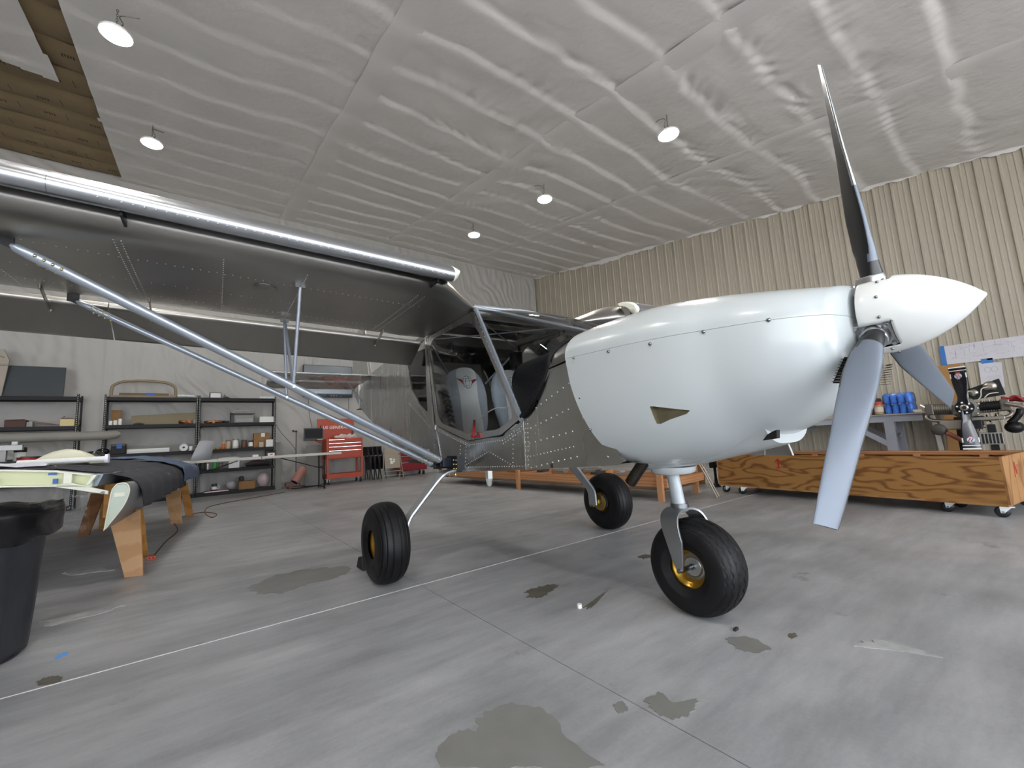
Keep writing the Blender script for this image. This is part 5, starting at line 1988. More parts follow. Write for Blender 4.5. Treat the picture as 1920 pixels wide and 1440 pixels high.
t = thing('open_box', 'cream open box of hardware on the television shelf unit', 'box')
a, b = at_y(113, 786, 13.24), at_y(140, 786, 13.24)
t.location = ((a.x + b.x) / 2, 13.24, Z)
w2, hh = (b.x - a.x) / 2, a.z - Z
obj('body', MB().box(-w2, w2, 0, 0.16, 0, hh), mat('cream_card', '#d9c894', 0.7), t, 0.004)
obj('contents', MB().ball((0.0, 0.08, hh), 0.06, 10, 6, (1.8, 0.8, 0.6)).bar((-0.11, 0.05, hh), (-0.05, 0.05, hh + 0.07), 0.02, 0.02), mat('hardware', '#6d5b4d', 0.5), t)
tag(obj('plant_sprig', MB().ball((-2.02, 13.46, Z + 0.06), 0.06, 8, 6).ball((-2.08, 13.45, Z + 0.04), 0.04, 8, 6), mat('yellow_green', '#a3965a', 0.7)), 'yellow-green sponge beside the cream box', 'sponge')
Z = SHZ[2] + 0.002

# ---- large wall television behind the tail
t = thing('television', 'large television mounted on the white back wall behind the tail', 'television')
a, b = at_y(569, 683, 13.50), at_y(661, 745, 13.50)
c_ = at_y(661, 684, 13.50)
t.location = ((a.x + b.x) / 2, 13.50, b.z)
w2, hh = (b.x - a.x) / 2, a.z - b.z
obj('housing', MB().box(-w2, w2, 0, 0.12, 0, hh), mat('tv_navy', '#27313f', 0.4), t, 0.008)
obj('screen', MB().box(-w2 + 0.02, w2 - 0.02, -0.003, 0.002, 0.10, hh - 0.02), mat('tv_screen_grey', '#8d949a', 0.12, 0.6), t)
obj('port_bar', MB().box(-w2 * 0.1, w2 - 0.03, -0.004, 0.002, 0.015, 0.06), mat('port_black', '#16181c', 0.5), t)
obj('ports', MB().box(0.05, 0.09, -0.006, -0.003, 0.03, 0.05).box(0.13, 0.17, -0.006, -0.003, 0.03, 0.05).box(0.21, 0.25, -0.006, -0.003, 0.03, 0.05).box(0.33, 0.36, -0.006, -0.003, 0.02, 0.035), mat('port_metal', '#7d8288', 0.4, 0.5), t)['kind'] = 'stuff'
obj('power_cord', MB().tube(spline([(w2 * 0.85, 0.06, 0.01), (w2 * 0.86, 0.09, -0.5), (w2 * 0.8, 0.10, -1.1), (w2 * 0.4, 0.1, -1.3)], 5), 0.006, 6), DGRY, t)
obj('wall_mount', MB().box(-0.3, 0.3, 0.12, 0.20, hh * 0.3, hh * 0.7), DGRY, t)

# ---- orange tool cart
ORG = mat('orange_enamel', '#a93a16', 0.4)
RED = mat('red_enamel', '#7d0f1b', 0.4)
CHR = mat('chrome', '#d9dadc', 0.12, 1.0)
t = thing('tool_cart', 'orange rolling tool cart with an open lid against the back wall', 'tool cart', (3.60, 12.72, 0))
x0, x1, zt, zd = -0.52, 0.48, 1.27, 0.70
obj('drawer_case', MB().box(x0, x1, 0, 0.5, zd, zt), ORG, t, 0.01)
for k, (za, zb_, xa, xb) in enumerate(((1.16, 1.25, x0 + 0.05, -0.03), (1.16, 1.25, 0.0, x1 - 0.04), (1.06, 1.15, x0 + 0.05, x1 - 0.04), (0.95, 1.05, x0 + 0.05, x1 - 0.04), (0.73, 0.94, x0 + 0.05, x1 - 0.04))):
    d_ = obj('drawer', MB().box(xa, xb, -0.015, 0.01, za, zb_), ORG, t, 0.004)
    if not (k == 1):
        obj('handle', MB().box(xa + 0.01, xb - 0.01, -0.03, -0.014, zb_ - 0.022, zb_ - 0.006), CHR, d_, 0.003)
for sx in (x0, x1 - 0.055):
    for sy in (0.0, 0.44):
        obj('leg', MB().box(sx, sx + 0.055, sy, sy + 0.055, 0.2, zd), ORG, t, 0.004)
obj('tray', MB().box(x0, x1, 0, 0.5, 0.16, 0.175).box(x0, x1, -0.004, 0.01, 0.16, 0.29).box(x0, x1, 0.49, 0.504, 0.16, 0.29).box(x0, x0 + 0.01, 0, 0.5, 0.16, 0.29).box(x1 - 0.01, x1, 0, 0.5, 0.16, 0.29), ORG, t)
obj('lid', MB().box(x0 - 0.14, x1 - 0.10, 0.47, 0.50, zt, 1.86), ORG, t, 0.008)
text_obj('lid_lettering', 'US GENERAL', 0.125, mat('letter_white', '#f2f0ea', 0.5), t, frame((x0 + 0.0, 0.4685, 1.57), (1, 0, 0), (0, 0, 1)), 0.001, shear=0.25, xs=1.0)
obj('lid_strut', MB().cyl((x0 - 0.05, 0.46, zt), (x0 - 0.05, 0.46, 1.68), 0.012, 8), DGRY, t)
obj('lid_strut', MB().cyl((x1 - 0.16, 0.46, zt), (x1 - 0.16, 0.46, 1.68), 0.012, 8), DGRY, t)
for sx in (x0 + 0.06, x1 - 0.06):
    for sy in (0.06, 0.44):
        cs_ = obj('caster', MB().lathe([(0.02, -0.02), (0.06, -0.018), (0.06, 0.018), (0.02, 0.02)], (sx, sy, 0.06), axis='x', n=18), BLACK, t)
        obj('caster_fork', MB().box(sx - 0.03, sx - 0.024, sy - 0.02, sy + 0.02, 0.05, 0.16).box(sx + 0.024, sx + 0.03, sy - 0.02, sy + 0.02, 0.05, 0.16), CHR, cs_)
pile = MB()
for k in range(9):
    pile.ball((3.60 + rs.uniform(-0.34, 0.30), 12.72 + rs.uniform(0.12, 0.36), 0.175 + 0.055), 0.09, 10, 6, (1.2, 0.9, 0.6))
tag(obj('rag_heap', pile, mat('rag_black', '#1c1b1a', 0.9, noise=(10, '#4e3f2f', 0.4))), 'dark heap of cloth on the lower tray of the orange cart', 'cloth heap')
pile = MB()
for k in range(8):
    pile.ball((3.40 + k * 0.075, 12.95 + rs.uniform(-0.05, 0.05), 1.273 + 0.045), 0.05, 10, 6, (1.5, 1.2, rs.uniform(0.85, 2.2)))
tag(obj('white_rag', pile, mat('rag_white', '#c9bdb8', 0.9, bump=(20, 0.4, 4))), 'crumpled pale rag lying on top of the orange cart', 'rag')
# monitor on an arm to the side of the cart
t = thing('monitor', 'small black monitor on a bracket beside the orange cart', 'monitor')
a, b = at_y(570, 803, 12.70), at_y(606, 825, 12.70)
t.location = ((a.x + b.x) / 2, 12.70, b.z - 0.002)
w2, hh = (b.x - a.x) / 2, a.z - b.z
obj('case', MB().box(-w2, w2, 0, 0.05, 0, hh), DGRY, t, 0.008)
obj('screen', MB().box(-w2 + 0.025, w2 - 0.025, -0.002, 0.002, 0.06, hh - 0.03), mat('screen_black', '#0a0b0e', 0.4, spec=0.2), t)
obj('badge', MB().box(w2 * 0.4, w2 * 0.95, -0.002, 0.002, 0.02, 0.035), WHT, t)
obj('bracket', MB().bar((0, 0.06, 0.02), (w2 + 0.12, 0.18, -0.15), 0.03, 0.02).bar((-w2 * 0.3, 0.06, 0.0), (w2 + 0.12, 0.18, 0.0), 0.03, 0.02), ORG, t)
# microphone-like stand with thin pole beside the shelf
t = thing('pole_stand', 'thin tripod pole stand against the white wall sheeting', 'stand', (at_y(555, 900, 13.4).x, 13.42, 0))
obj('pole', MB().cyl((0, 0, 0.1), (0, 0, at_y(555, 808, 13.3).z), 0.012, 8), mat('pole_grey', '#4d4a48', 0.5), t)
zt_ = at_y(555, 808, 13.3).z
obj('clamp_head', MB().bar((-0.08, 0, zt_), (0.0, 0, zt_ - 0.02), 0.03, 0.03).ball((-0.08, 0, zt_ + 0.005), 0.03, 8, 6).ball((0, 0, zt_ - 0.01), 0.03, 8, 6), DGRY, t)
for k in range(3):
    a_ = 2 * PI * k / 3 + 0.4
    obj('leg', MB().bar((0, 0, 0.25), (0.13 * math.cos(a_), 0.13 * math.sin(a_), 0.01), 0.014, 0.014), DGRY, t)
# torpedo heater on the floor
t = thing('shop_heater', 'rusty pink torpedo heater lying on the floor by the wall', 'heater', (2.36, 12.86, 0))
ax = Vector((0.55, 0.30, 0.78)).normalized()
c0 = Vector((-0.06, 0, 0.16))
obj('barrel', MB().tube([c0, c0 + ax * 0.1, c0 + ax * 0.42, c0 + ax * 0.45], [0.10, 0.115, 0.115, 0.09], 18), mat('heater_pink', '#a8766a', 0.5), t)
obj('mouth', MB().tube([c0 - ax * 0.004, c0 + ax * 0.01], [0.088, 0.088], 18), DARKIN, t)
obj('base', MB().box(-0.22, 0.10, -0.12, 0.12, 0, 0.05).box(-0.28, -0.10, -0.1, 0.1, 0.05, 0.17), mat('heater_base', '#6b4a44', 0.6), t, 0.01)
# grey boards leaning by the cart and shelf
tag(obj('leaning_board', MB().prism([(2.60, 13.05, 0), (3.05, 13.05, 0), (3.08, 13.28, 1.12), (2.68, 13.28, 1.12)], (0, 0.02, 0)), mat('grey_board', '#74736f', 0.7)), 'grey flat board leaning behind the folding table legs', 'board')
tag(obj('leaning_board', MB().prism([(1.90, 13.05, 0), (2.02, 13.05, 0), (2.03, 13.3, 1.25), (1.91, 13.3, 1.25)], (0, 0.02, 0)), mat('grey_board', '#74736f', 0.7)), 'narrow grey board leaning at the end of the shelves', 'board')
wire('hanging_cable', [(1.9, 13.3, 1.75), (2.05, 13.35, 1.5), (2.3, 13.4, 1.2), (2.42, 13.35, 1.0)], 0.006, DGRY, 'dark cable drooping from the shelf end to the pole stand', 'cable')
wire('hanging_cable', [at_y(578, 745, 13.6), at_y(580, 775, 13.6), at_y(585, 803, 13.5)], 0.006, DGRY, 'dark cable hanging down to the small black monitor', 'cable')
cp_ = [(2.15, 13.0, 0.012), (2.3, 12.6, 0.012), (2.7, 12.75, 0.012), (3.0, 12.95, 0.012), (2.9, 13.2, 0.012), (2.5, 13.2, 0.012), (2.65, 12.95, 0.012), (2.95, 12.8, 0.012)]
wire('floor_cable', cp_, 0.012, BLACK, 'tangle of black cable on the floor beside the heater', 'cable')

# ---- folded black chairs, tan folding chair, red tool chest
BLKC = mat('black_vinyl', '#121214', 0.5)
for k in range(4):
    x_ = 4.32 + k * 0.135
    t = thing('folded_chair', 'folded black chair leaning in a row beside the orange cart', 'chair', (x_, 12.95, 0), 0.0, 'folded black chairs leaning at the back wall')
    lean = 0.14
    for s_ in (-0.21, 0.21):
        obj('leg', MB().tube([(0.05, s_, 0.01), (0.0, s_ + 0.05, 0.45), (-0.02, s_ * 0.9 + 0.2, 0.98)], 0.013, 8), BLKC, t)
        obj('leg', MB().tube([(-0.04, s_, 0.01), (0.02, s_ + 0.08, 0.5), (0.02, s_ * 0.9 + 0.2, 0.80)], 0.013, 8), BLKC, t)
    obj('backrest', MB().box(-0.035, 0.0, -0.02, 0.40, 0.72, 0.99), BLKC, t, 0.015)
    obj('seat', MB().box(0.0, 0.05, -0.14, 0.34, 0.30, 0.70), BLKC, t, 0.015)
TAN = mat('tan_enamel', '#8f8272', 0.45)
t = thing('folding_chair', 'tan metal folding chair folded against the wall with white stickers', 'chair', (4.68, 11.95, 0), -0.12)
for s_ in (-1, 1):
    obj('leg', MB().tube([(s_ * 0.30, -0.05, 0.01), (s_ * 0.25, 0.05, 0.50), (s_ * 0.22, 0.16, 0.93), (s_ * 0.20, 0.17, 0.96)], 0.013, 8), TAN, t)
    obj('leg', MB().tube([(s_ * 0.24, 0.16, 0.01), (s_ * 0.24, 0.12, 0.3), (s_ * 0.235, 0.10, 0.75)], 0.012, 8), TAN, t)
bk = [(-0.20, 0.13, 0.90), (0.20, 0.13, 0.90), (0.215, 0.125, 0.84), (0.215, 0.10, 0.74), (-0.215, 0.10, 0.74), (-0.215, 0.125, 0.84)]
obj('backrest', MB().prism(bk, (0, 0.02, 0.0)), TAN, t, 0.006)
sp = [(-0.215, 0.02, 0.34), (0.215, 0.02, 0.34), (0.225, 0.07, 0.70), (0.12, 0.085, 0.775), (-0.12, 0.085, 0.775), (-0.225, 0.07, 0.70)]
st = obj('seat', MB().prism(sp, (0, 0.025, 0)), TAN, t, 0.01)
stk = mat('sticker_white', '#dcdcd8', 0.6)
for (sx, sz, w_, h_) in ((-0.04, 0.60, 0.07, 0.05), (0.05, 0.585, 0.045, 0.04), (-0.03, 0.535, 0.05, 0.05), (0.04, 0.53, 0.06, 0.045), (-0.02, 0.49, 0.08, 0.04)):
    yv = lerp(0.02, 0.07, (sz - 0.34) / 0.36) - 0.002
    obj('sticker', MB().obox((sx, yv, sz), (w_ / 2, 0, 0), (0, 0.001, 0), (0, h_ / 2 * 0.14, h_ / 2)), stk, st)
obj('stretcher', MB().tube([(-0.265, 0.02, 0.26), (0.265, 0.02, 0.26)], 0.009, 8), TAN, t)
obj('stretcher', MB().tube([(-0.28, -0.01, 0.15), (0.28, -0.01, 0.15)], 0.009, 8), TAN, t)
t = thing('tool_chest', 'dark red rolling tool chest behind the wing struts', 'tool chest', (5.75, 13.02, 0))
obj('case', MB().box(-0.45, 0.50, 0, 0.45, 0.16, 0.92), RED, t, 0.01)
for k, (za, zb_) in enumerate(((0.66, 0.88), (0.46, 0.64), (0.19, 0.44))):
    d_ = obj('drawer', MB().box(-0.42, 0.47, -0.014, 0.01, za, zb_), RED, t, 0.004)
    obj('handle', MB().box(-0.40, 0.45, -0.03, -0.013, zb_ - 0.03, zb_ - 0.012), CHR, d_, 0.003)
for sx in (-0.36, 0.40):
    for sy in (0.06, 0.38):
        cs_ = obj('caster', MB().lathe([(0.02, -0.02), (0.07, -0.018), (0.07, 0.018), (0.02, 0.02)], (sx, sy, 0.07), axis='x', n=18), BLACK, t)
        obj('caster_fork', MB().box(sx - 0.03, sx - 0.024, sy - 0.02, sy + 0.02, 0.06, 0.17).box(sx + 0.024, sx + 0.03, sy - 0.02, sy + 0.02, 0.06, 0.17), CHR, cs_)

# ---- long folding table seen edge-on
t = thing('folding_table', 'long white plastic folding table standing before the shelves', 'table', (1.35, 11.95, 0), 0)
TBL = mat('table_white', '#bdbbb4', 0.5)
obj('table_top', MB().box(-1.9, 1.83, -0.35, 0.35, 0.845, 0.905), TBL, t, 0.008)
obj('centre_hinge', MB().box(0.02, 0.03, -0.353, 0.353, 0.843, 0.907), SHB, t)
for sx in (-1.45, 1.42):
    for sy in (-0.28, 0.28):
        obj('leg', MB().cyl((sx, sy, 0.02), (sx, sy, 0.845), 0.016, 10), SHB, t)
    obj('foot', MB().tube(spline([(sx, -0.34, 0.012), (sx, -0.26, 0.045), (sx, 0.26, 0.045), (sx, 0.34, 0.012)], 4), 0.014, 8), SHB, t)
    obj('brace', MB().tube([(sx, -0.28, 0.55), (sx, 0.28, 0.55)], 0.012, 8), SHB, t)
    obj('brace', MB().tube([(sx, -0.28, 0.5), (sx * 0.30, -0.28, 0.84)], 0.011, 8), SHB, t)
tag(obj('small_box', MB().box(at_y(474, 850, 11.6).x, at_y(485, 850, 11.6).x, 11.62, 11.70, 0.906, 0.955), WHT, None, 0.003), 'small white box lying on the long folding table', 'box')
t = thing('small_box', 'small white box with black lid on the folding table', 'box', (at_y(509, 850, 11.6).x, 11.62, 0.906))
obj('body', MB().box(-0.07, 0.07, 0, 0.08, 0, 0.07), WHT, t, 0.003)
obj('lid', MB().box(-0.07, 0.07, 0, 0.08, 0.07, 0.115), SHB, t, 0.003)
obj('motif', MB().box(-0.03, 0.03, -0.002, 0, 0.02, 0.05), mat('motif_red', '#9b5a55', 0.6), t)
tag(obj('tool_set', MB().box(0.55, 0.95, 11.65, 11.78, 0.906, 0.925).bar((0.6, 11.64, 0.93), (0.9, 11.7, 0.935), 0.02, 0.012), mat('tool_grey', '#9c9b98', 0.4, 0.5)), 'flat grey tools lying on the folding table', 'tools')
# bent grey sheet standing on the table end
bs = [at_y(357, 860, 11.55), at_y(376, 826, 11.75), at_y(404, 827, 11.75), at_y(397, 851, 11.6), at_y(393, 861, 11.55)]
rows = [[at_y(356, 864, 11.52), at_y(374, 863, 11.6), at_y(393, 861.5, 11.66)], [at_y(362, 851, 11.56), at_y(381, 848, 11.63), at_y(397, 851, 11.68)], [at_y(374, 827, 11.62), at_y(388, 825.5, 11.66), at_y(404, 827, 11.70)]]
zmin = min(p.z for p in rows[0])
for p in rows[0]:
    p.z = 0.906
o = obj('sheet_metal', MB().grid(rows), mat('grey_sheet', '#a3a5aa', 0.55), None)
md = o.modifiers.new('thick', 'SOLIDIFY')
md.thickness = 0.004
tag(o, 'bent grey metal sheet standing on the end of the folding table', 'metal sheet')
# long grey padded beam before the television shelves
t = thing('padded_beam', 'long grey rounded beam held on posts before the shelves', 'beam', (0, 0, 0))
yb0 = 12.6
p0, p1 = at_y(0, 820, yb0), at_y(226, 815.5, yb0)
zb1 = p1.z
t.location = (p1.x - 2.2, yb0, 0)
rr = 0.095
obj('beam', MB().tube([(-2.4, 0, zb1 - 0.0), (2.0, 0, zb1), (2.14, 0, zb1 + 0.01), (2.2, 0, zb1 + 0.02)], [rr, rr, rr * 0.85, rr * 0.35], 18), mat('beam_grey', '#85837c', 0.6), t)
for px_ in (-1.2, -2.2):
    obj('post', MB().box(px_ - 0.045, px_ + 0.045, -0.045, 0.045, 0.02, zb1 - rr + 0.01), mat('lumber', '#b8895c', 0.7), t)
    obj('post_foot', MB().box(px_ - 0.045, px_ + 0.045, -0.35, 0.35, 0.0, 0.04), mat('lumber', '#b8895c', 0.7), t)
# ================================================================ LEFT FOREGROUND: WING PANEL ON SAWHORSES, TRASH CAN
WOODP = mat('pale_plywood', '#c29a72', 0.65, wave=(6, 3.0, '#b58b62', 'Z'), scale=(1, 1, 0.25))
WOODY = mat('yellow_pine', '#b5803f', 0.65, wave=(8, 3.0, '#a57235', 'Z'), scale=(1, 1, 0.2))
WOODR = mat('reddish_plywood', '#8f6443', 0.65, wave=(6, 3.0, '#82583a', 'Z'), scale=(1, 1, 0.25))


def plank(name, bl, br, tr, tl, thick, m, parent, org):
    q = [Vector(p) - Vector(org) for p in (bl, br, tr, tl)]
    n_ = (q[1] - q[0]).cross(q[3] - q[0]).normalized() * thick
    return obj(name, MB().prism(q, n_), m, parent, 0.003)


def fl(u, v, z=0.0):
    return at_floor(u, v, z)


# near sawhorse
t = thing('sawhorse', 'pale plywood sawhorse under the open end of the wing panel', 'sawhorse', (-0.57, 5.57, 0), 0, 'wooden sawhorses under the wing panel')
org = Vector((-0.57, 5.57, 0))
plank('leg', fl(233, 1083), fl(268, 1079), at_y(262, 955, 5.44), at_y(207, 985, 5.44), -0.02, WOODP, t, org)
plank('leg', fl(252, 1050), fl(279, 1043), at_y(269, 955, 5.70), at_y(254, 955, 5.70), -0.02, WOODY, t, org)
t3 = thing('sawhorse', 'plywood sawhorse hidden behind the trash can under the wing panel', 'sawhorse', (-2.0, 5.6, 0), 0, 'wooden sawhorses under the wing panel')
for sg in (-1, 1):
    obj('leg', MB().prism([(-0.1, sg * 0.4, 0), (0.1, sg * 0.4, 0), (0.06, sg * 0.1, 0.66), (-0.06, sg * 0.1, 0.66)], (0, 0.02, 0)), WOODR, t3)
obj('beam', MB().box(-0.06, 0.06, -0.3, 0.3, 0.66, 0.815), WOODY, t3, 0.004)
obj('beam', MB().box(-0.02, 0.13, -0.24, 0.24, 0.50, 0.795), WOODY, t, 0.004)
# far sawhorse
t = thing('sawhorse', 'reddish plywood sawhorse under the blue-draped end of the wing panel', 'sawhorse', (-0.55, 8.98, 0), 0, 'wooden sawhorses under the wing panel')
org = Vector((-0.55, 8.98, 0))
plank('leg', fl(144, 1004), fl(166, 1003), at_y(196, 925, 8.90), at_y(170, 925, 8.90), -0.02, WOODR, t, org)
plank('leg', fl(184, 993), fl(198, 992), at_y(203, 925, 9.05), at_y(190, 925, 9.05), -0.02, WOODY, t, org)
plank('leg', fl(320, 983), fl(340, 982), at_y(338, 917, 8.90), at_y(309, 925, 8.90), -0.02, WOODP, t, org)
plank('leg', fl(348, 969), fl(363, 967), at_y(352, 905, 9.08), at_y(338, 912, 9.08), -0.02, WOODY, t, org)
obj('beam', MB().box(-0.62, 0.50, -0.12, 0.12, 0.56, 0.68).box(-0.60, 0.42, -0.06, 0.06, 0.68, 0.79), WOODR, t, 0.004)

# the wing panel: own axes, x towards its hanging flap, y along the span
WR = math.radians(-6.7)
WO = Vector((-0.61, 4.90, 0))
wp = thing('wing_panel', 'cream-edged aircraft wing panel with hanging flap lying on sawhorses', 'wing panel', WO, WR)
CRF = mat('cream_primer', '#d3d6ad', 0.5, noise=(3, '#c6c99c', 0.5))
CRL = mat('cream_lip', '#dfe0cd', 0.45)
GSK = mat('grey_wing_skin', '#8f9296', 0.42, 0.35, noise=(2.5, '#878a8e', 0.5))
GSP = mat('blue_grey_spar', '#87929a', 0.4, 0.3)
xs_ = [-1.75, -1.3, -0.9, -0.5, -0.23, 0.0]
zt_ = [0.94, 0.975, 0.985, 0.980, 0.950, 0.900]
zl_ = [0.84, 0.825, 0.83, 0.848, 0.825, 0.800]
LEN = 4.25
top = [Vector((x_, 0.02, z)) for x_, z in zip(xs_, zt_)]
bot = [Vector((x_, 0.02, z)) for x_, z in zip(xs_, zl_)]
loop0 = top + list(reversed(bot))
loop1 = [p + Vector((0, LEN, 0)) for p in loop0]
obj('skin', MB().loft([loop0, loop1], smooth=False), GSK, wp)
# end rib: recessed web with a lip all round
obj('rib_web', MB().prism([p + Vector((0, -0.004, 0)) for p in loop0], (0, 0.012, 0)), CRF, wp)
lip = MB()
for a_, b_ in zip(loop0, loop0[1:] + loop0[:1]):
    d_ = (b_ - a_)
    nn = Vector((d_.z, 0, -d_.x)).normalized()
    inn = [a_ - Vector((0, 0.05, 0)), b_ - Vector((0, 0.05, 0))]
    lip.prism([inn[0], inn[1], inn[1] + nn * 0.012, inn[0] + nn * 0.012], (0, 0.06, 0))
obj('rib_lip', lip, CRL, wp)
obj('rib_stiffener', MB().box(-0.17, -0.12, -0.03, 0.02, 0.83, 0.925), CRL, wp, 0.004)
obj('rib_stiffener', MB().prism([(-0.04, -0.04, 0.815), (-0.015, -0.04, 0.815), (0.03, -0.04, 0.895), (0.0, -0.04, 0.895)], (0, 0.06, 0)), CRL, wp, 0.004)
obj('rear_spar', MB().prism([(0.0, 0.02, 0.80), (0.02, 0.02, 0.80), (0.055, 0.02, 0.895), (0.0, 0.02, 0.90)], (0, LEN, 0)), GSP, wp)
tp = mat('blue_tape', '#3e63b0', 0.6)
for (x_, z, w_, h_) in ((-0.24, 0.925, 0.045, 0.018), (-0.22, 0.865, 0.028, 0.04), (-0.555, 0.90, 0.05, 0.035)):
    obj('tape', MB().box(x_ - w_ / 2, x_ + w_ / 2, -0.010, -0.002, z - h_ / 2, z + h_ / 2), tp, wp)
obj('flap_bracket', MB().prism([(-0.25, -0.03, 0.832), (-0.12, -0.03, 0.845), (0.10, -0.03, 0.755), (0.10, -0.03, 0.728)], (0, 0.03, 0)), CRL, wp, 0.004)
obj('bracket_bolt', MB().cyl((0.07, -0.045, 0.748), (0.07, 0.0, 0.748), 0.012, 10), SCREW, wp)
# hanging flap with cream end rib
prof_ = [(0.150, 0.805), (0.185, 0.812), (0.215, 0.795), (0.228, 0.755), (0.222, 0.70), (0.19, 0.61), (0.092, 0.455), (0.088, 0.458), (0.098, 0.56), (0.110, 0.68), (0.122, 0.765)]
far_ = [(x_ + 0.02, 0.84 + (z - 0.805) * 0.72) for x_, z in prof_]
f0 = smooth_loop([Vector((x_, 0.0, z)) for x_, z in prof_], 2)
f1 = smooth_loop([Vector((x_, LEN - 0.2, z)) for x_, z in far_], 2)
fp = obj('flap', MB().loft([f0, f1]), GSK, wp)
cc = sum(f0, Vector()) / len(f0)
obj('flap_rib', MB().prism([cc + (p - cc) * 0.93 + Vector((0, -0.003, 0)) for p in f0], (0, 0.006, 0)), mat('pale_green_primer', '#c2cbbb', 0.5), fp)
obj('flap_rim', MB().tube([p + Vector((0, -0.003, 0)) for p in f0], 0.006, 6, closed=True), CRL, fp)
obj('flap_plate', MB().box(0.135, 0.200, -0.006, 0.002, 0.70, 0.735), CRL, fp, 0.002)

# cloths over the panel
DENIM = mat('black_denim', '#34343a', 0.95, noise=(30, '#45454b', 0.7), bump=(90, 0.4, 3))
BLUEC = mat('blue_sheet', '#53627c', 0.85, noise=(10, '#5d6c86', 0.6), bump=(10, 0.3, 4))
WROT = Matrix.Translation(WO) @ Matrix.Rotation(WR, 4, 'Z')


def wtop(x_):
    return interp(x_, xs_, zt_)


rows = []
for i in range(46):
    s_ = i / 45
    row = []
    for j in range(40):
        q = j / 39
        y0 = interp(s_, [0, 0.55, 1.0], [0.01, 0.10, 0.40])
        y_ = lerp(y0, 2.75 + 0.15 * s_, q)
        sx = s_ * 1.30                       # distance along the cloth from its left edge
        if sx < 0.80:
            x_ = -0.80 + sx
            z = wtop(x_) + 0.007
        else:
            u_ = sx - 0.80
            x_ = interp(u_, [0, 0.10, 0.20, 0.27, 0.34, 0.5], [0.0, 0.085, 0.18, 0.235, 0.262, 0.262])
            z = interp(u_, [0, 0.10, 0.20, 0.27, 0.34, 0.5], [0.907, 0.872, 0.838, 0.79, 0.72, 0.57])
            z += 0.02 * (y_ / 4.2)
        z += 0.030 * math.exp(-((y_ - 2.2) / 0.55) ** 2) * (1 if sx < 1.0 else 0.6)
        z += 0.0035 * math.sin(9 * y_ + 3 * x_) * min(1, 4 * s_) + 0.003 * math.sin(17 * y_ + 11 * sx)
        x_ += (0.010 * math.sin(13 * y_) if sx > 0.95 else 0)
        row.append(WROT @ Vector((x_, y_, z)))
    rows.append(row)
o = obj('denim_cloth', MB().grid(rows), DENIM)
md = o.modifiers.new('thick', 'SOLIDIFY')
md.thickness = 0.004
md.offset = 1
tag(o, 'black denim cloth draped over the wing panel and its flap', 'cloth')
rows = []
for i in range(40):
    s_ = i / 39
    row = []
    for j in range(30):
        q = j / 29
        y_ = lerp(2.55, 4.18, q)
        sx = s_ * 1.32
        if sx < 0.85:
            x_ = -0.85 + sx
            z = wtop(x_) + 0.022
        else:
            u_ = sx - 0.85
            x_ = interp(u_, [0, 0.10, 0.20, 0.28, 0.36, 0.5], [0.0, 0.09, 0.19, 0.262, 0.285, 0.285])
            z = interp(u_, [0, 0.10, 0.20, 0.28, 0.36, 0.5], [0.925, 0.89, 0.862, 0.82, 0.75, 0.61]) + 0.012
        z += 0.062 * math.exp(-((y_ - 3.05) / 0.5) ** 2) * math.exp(-((sx - 0.75) / 0.5) ** 2)
        z += 0.004 * math.sin(11 * y_ + 5 * x_) + 0.003 * math.sin(23 * sx)
        row.append(WROT @ Vector((x_, y_, z + 0.012 * (1 - q))))
    rows.append(row)
o = obj('blue_sheet', MB().grid(rows), BLUEC)
md = o.modifiers.new('thick', 'SOLIDIFY')
md.thickness = 0.003
md.offset = 1
tag(o, 'blue-grey sheet draped over the far end of the wing panel', 'sheet')
# white paper and parts lying on the panel
rows = []
for i in range(22):
    row = []
    for j in range(12):
        x_ = lerp(-1.2, -0.33, i / 21)
        y_ = lerp(0.03, 0.50, j / 11) + (0.12 if i > 16 else 0) * (j / 11)
        z = wtop(x_) + 0.016 + abs(0.018 * math.sin(7 * x_ + 2 * y_)) + 0.012 * math.sin(19 * x_ + 9 * y_) * (j / 11) + 0.035 * math.exp(-((x_ + 0.62) / 0.1) ** 2) * (j / 11)
        if i > 18:
            y_ = lerp(0.14, 0.38, j / 11)
        row.append(WROT @ Vector((x_, y_, max(z, wtop(x_) + 0.014))))
    rows.append(row)
o = obj('paper_sheet', MB().grid(rows), mat('crumpled_paper', '#d8dbe6', 0.7))
tag(o, 'crumpled white paper sheet lying on the wing panel edge', 'paper')


def on_wing(u, v, Y, z_off=0.0):
    return at_y(u, v, Y)


zt0 = 0.995
t = thing('fairing_shell', 'cream plastic fairing shell wrapped in clear film on the wing panel', 'fairing', (0, 0, 0))
p0 = at_y(128, 858, 6.2)
t.location = (p0.x, 6.2, zt0)
secs = []
for k in range(9):
    q = k / 8
    w_ = 0.34 * math.sin(PI * (0.06 + 0.88 * q)) ** 0.6
    h_ = 0.20 * math.sin(PI * (0.10 + 0.80 * q)) ** 0.8
    secs.append([(lerp(-0.22, 0.20, q), 0.13 * math.cos(a_) * (0.4 + w_), 0.72 * h_ * max(0.0, math.sin(a_)) + 0.004) for a_ in [PI * i / 12 for i in range(13)]])
obj('shell', MB().loft(secs, closed=False, caps=False), mat('cream_shell', '#cfcdb6', 0.45), t)
obj('film', MB().ball((0.16, 0.10, 0.05), 0.09, 14, 8, (1.3, 0.9, 0.75)), clear_mat('film_clear', '#d5d8dc', 0.15), t)
t = thing('tube', 'white cardboard tube lying on the wing panel', 'tube', (at_y(115, 866, 5.7).x, 5.7, zt0 + 0.03))
obj('barrel', MB().cyl((-0.28, 0.04, 0), (0.31, -0.03, 0), 0.025, 14), WHT, t)
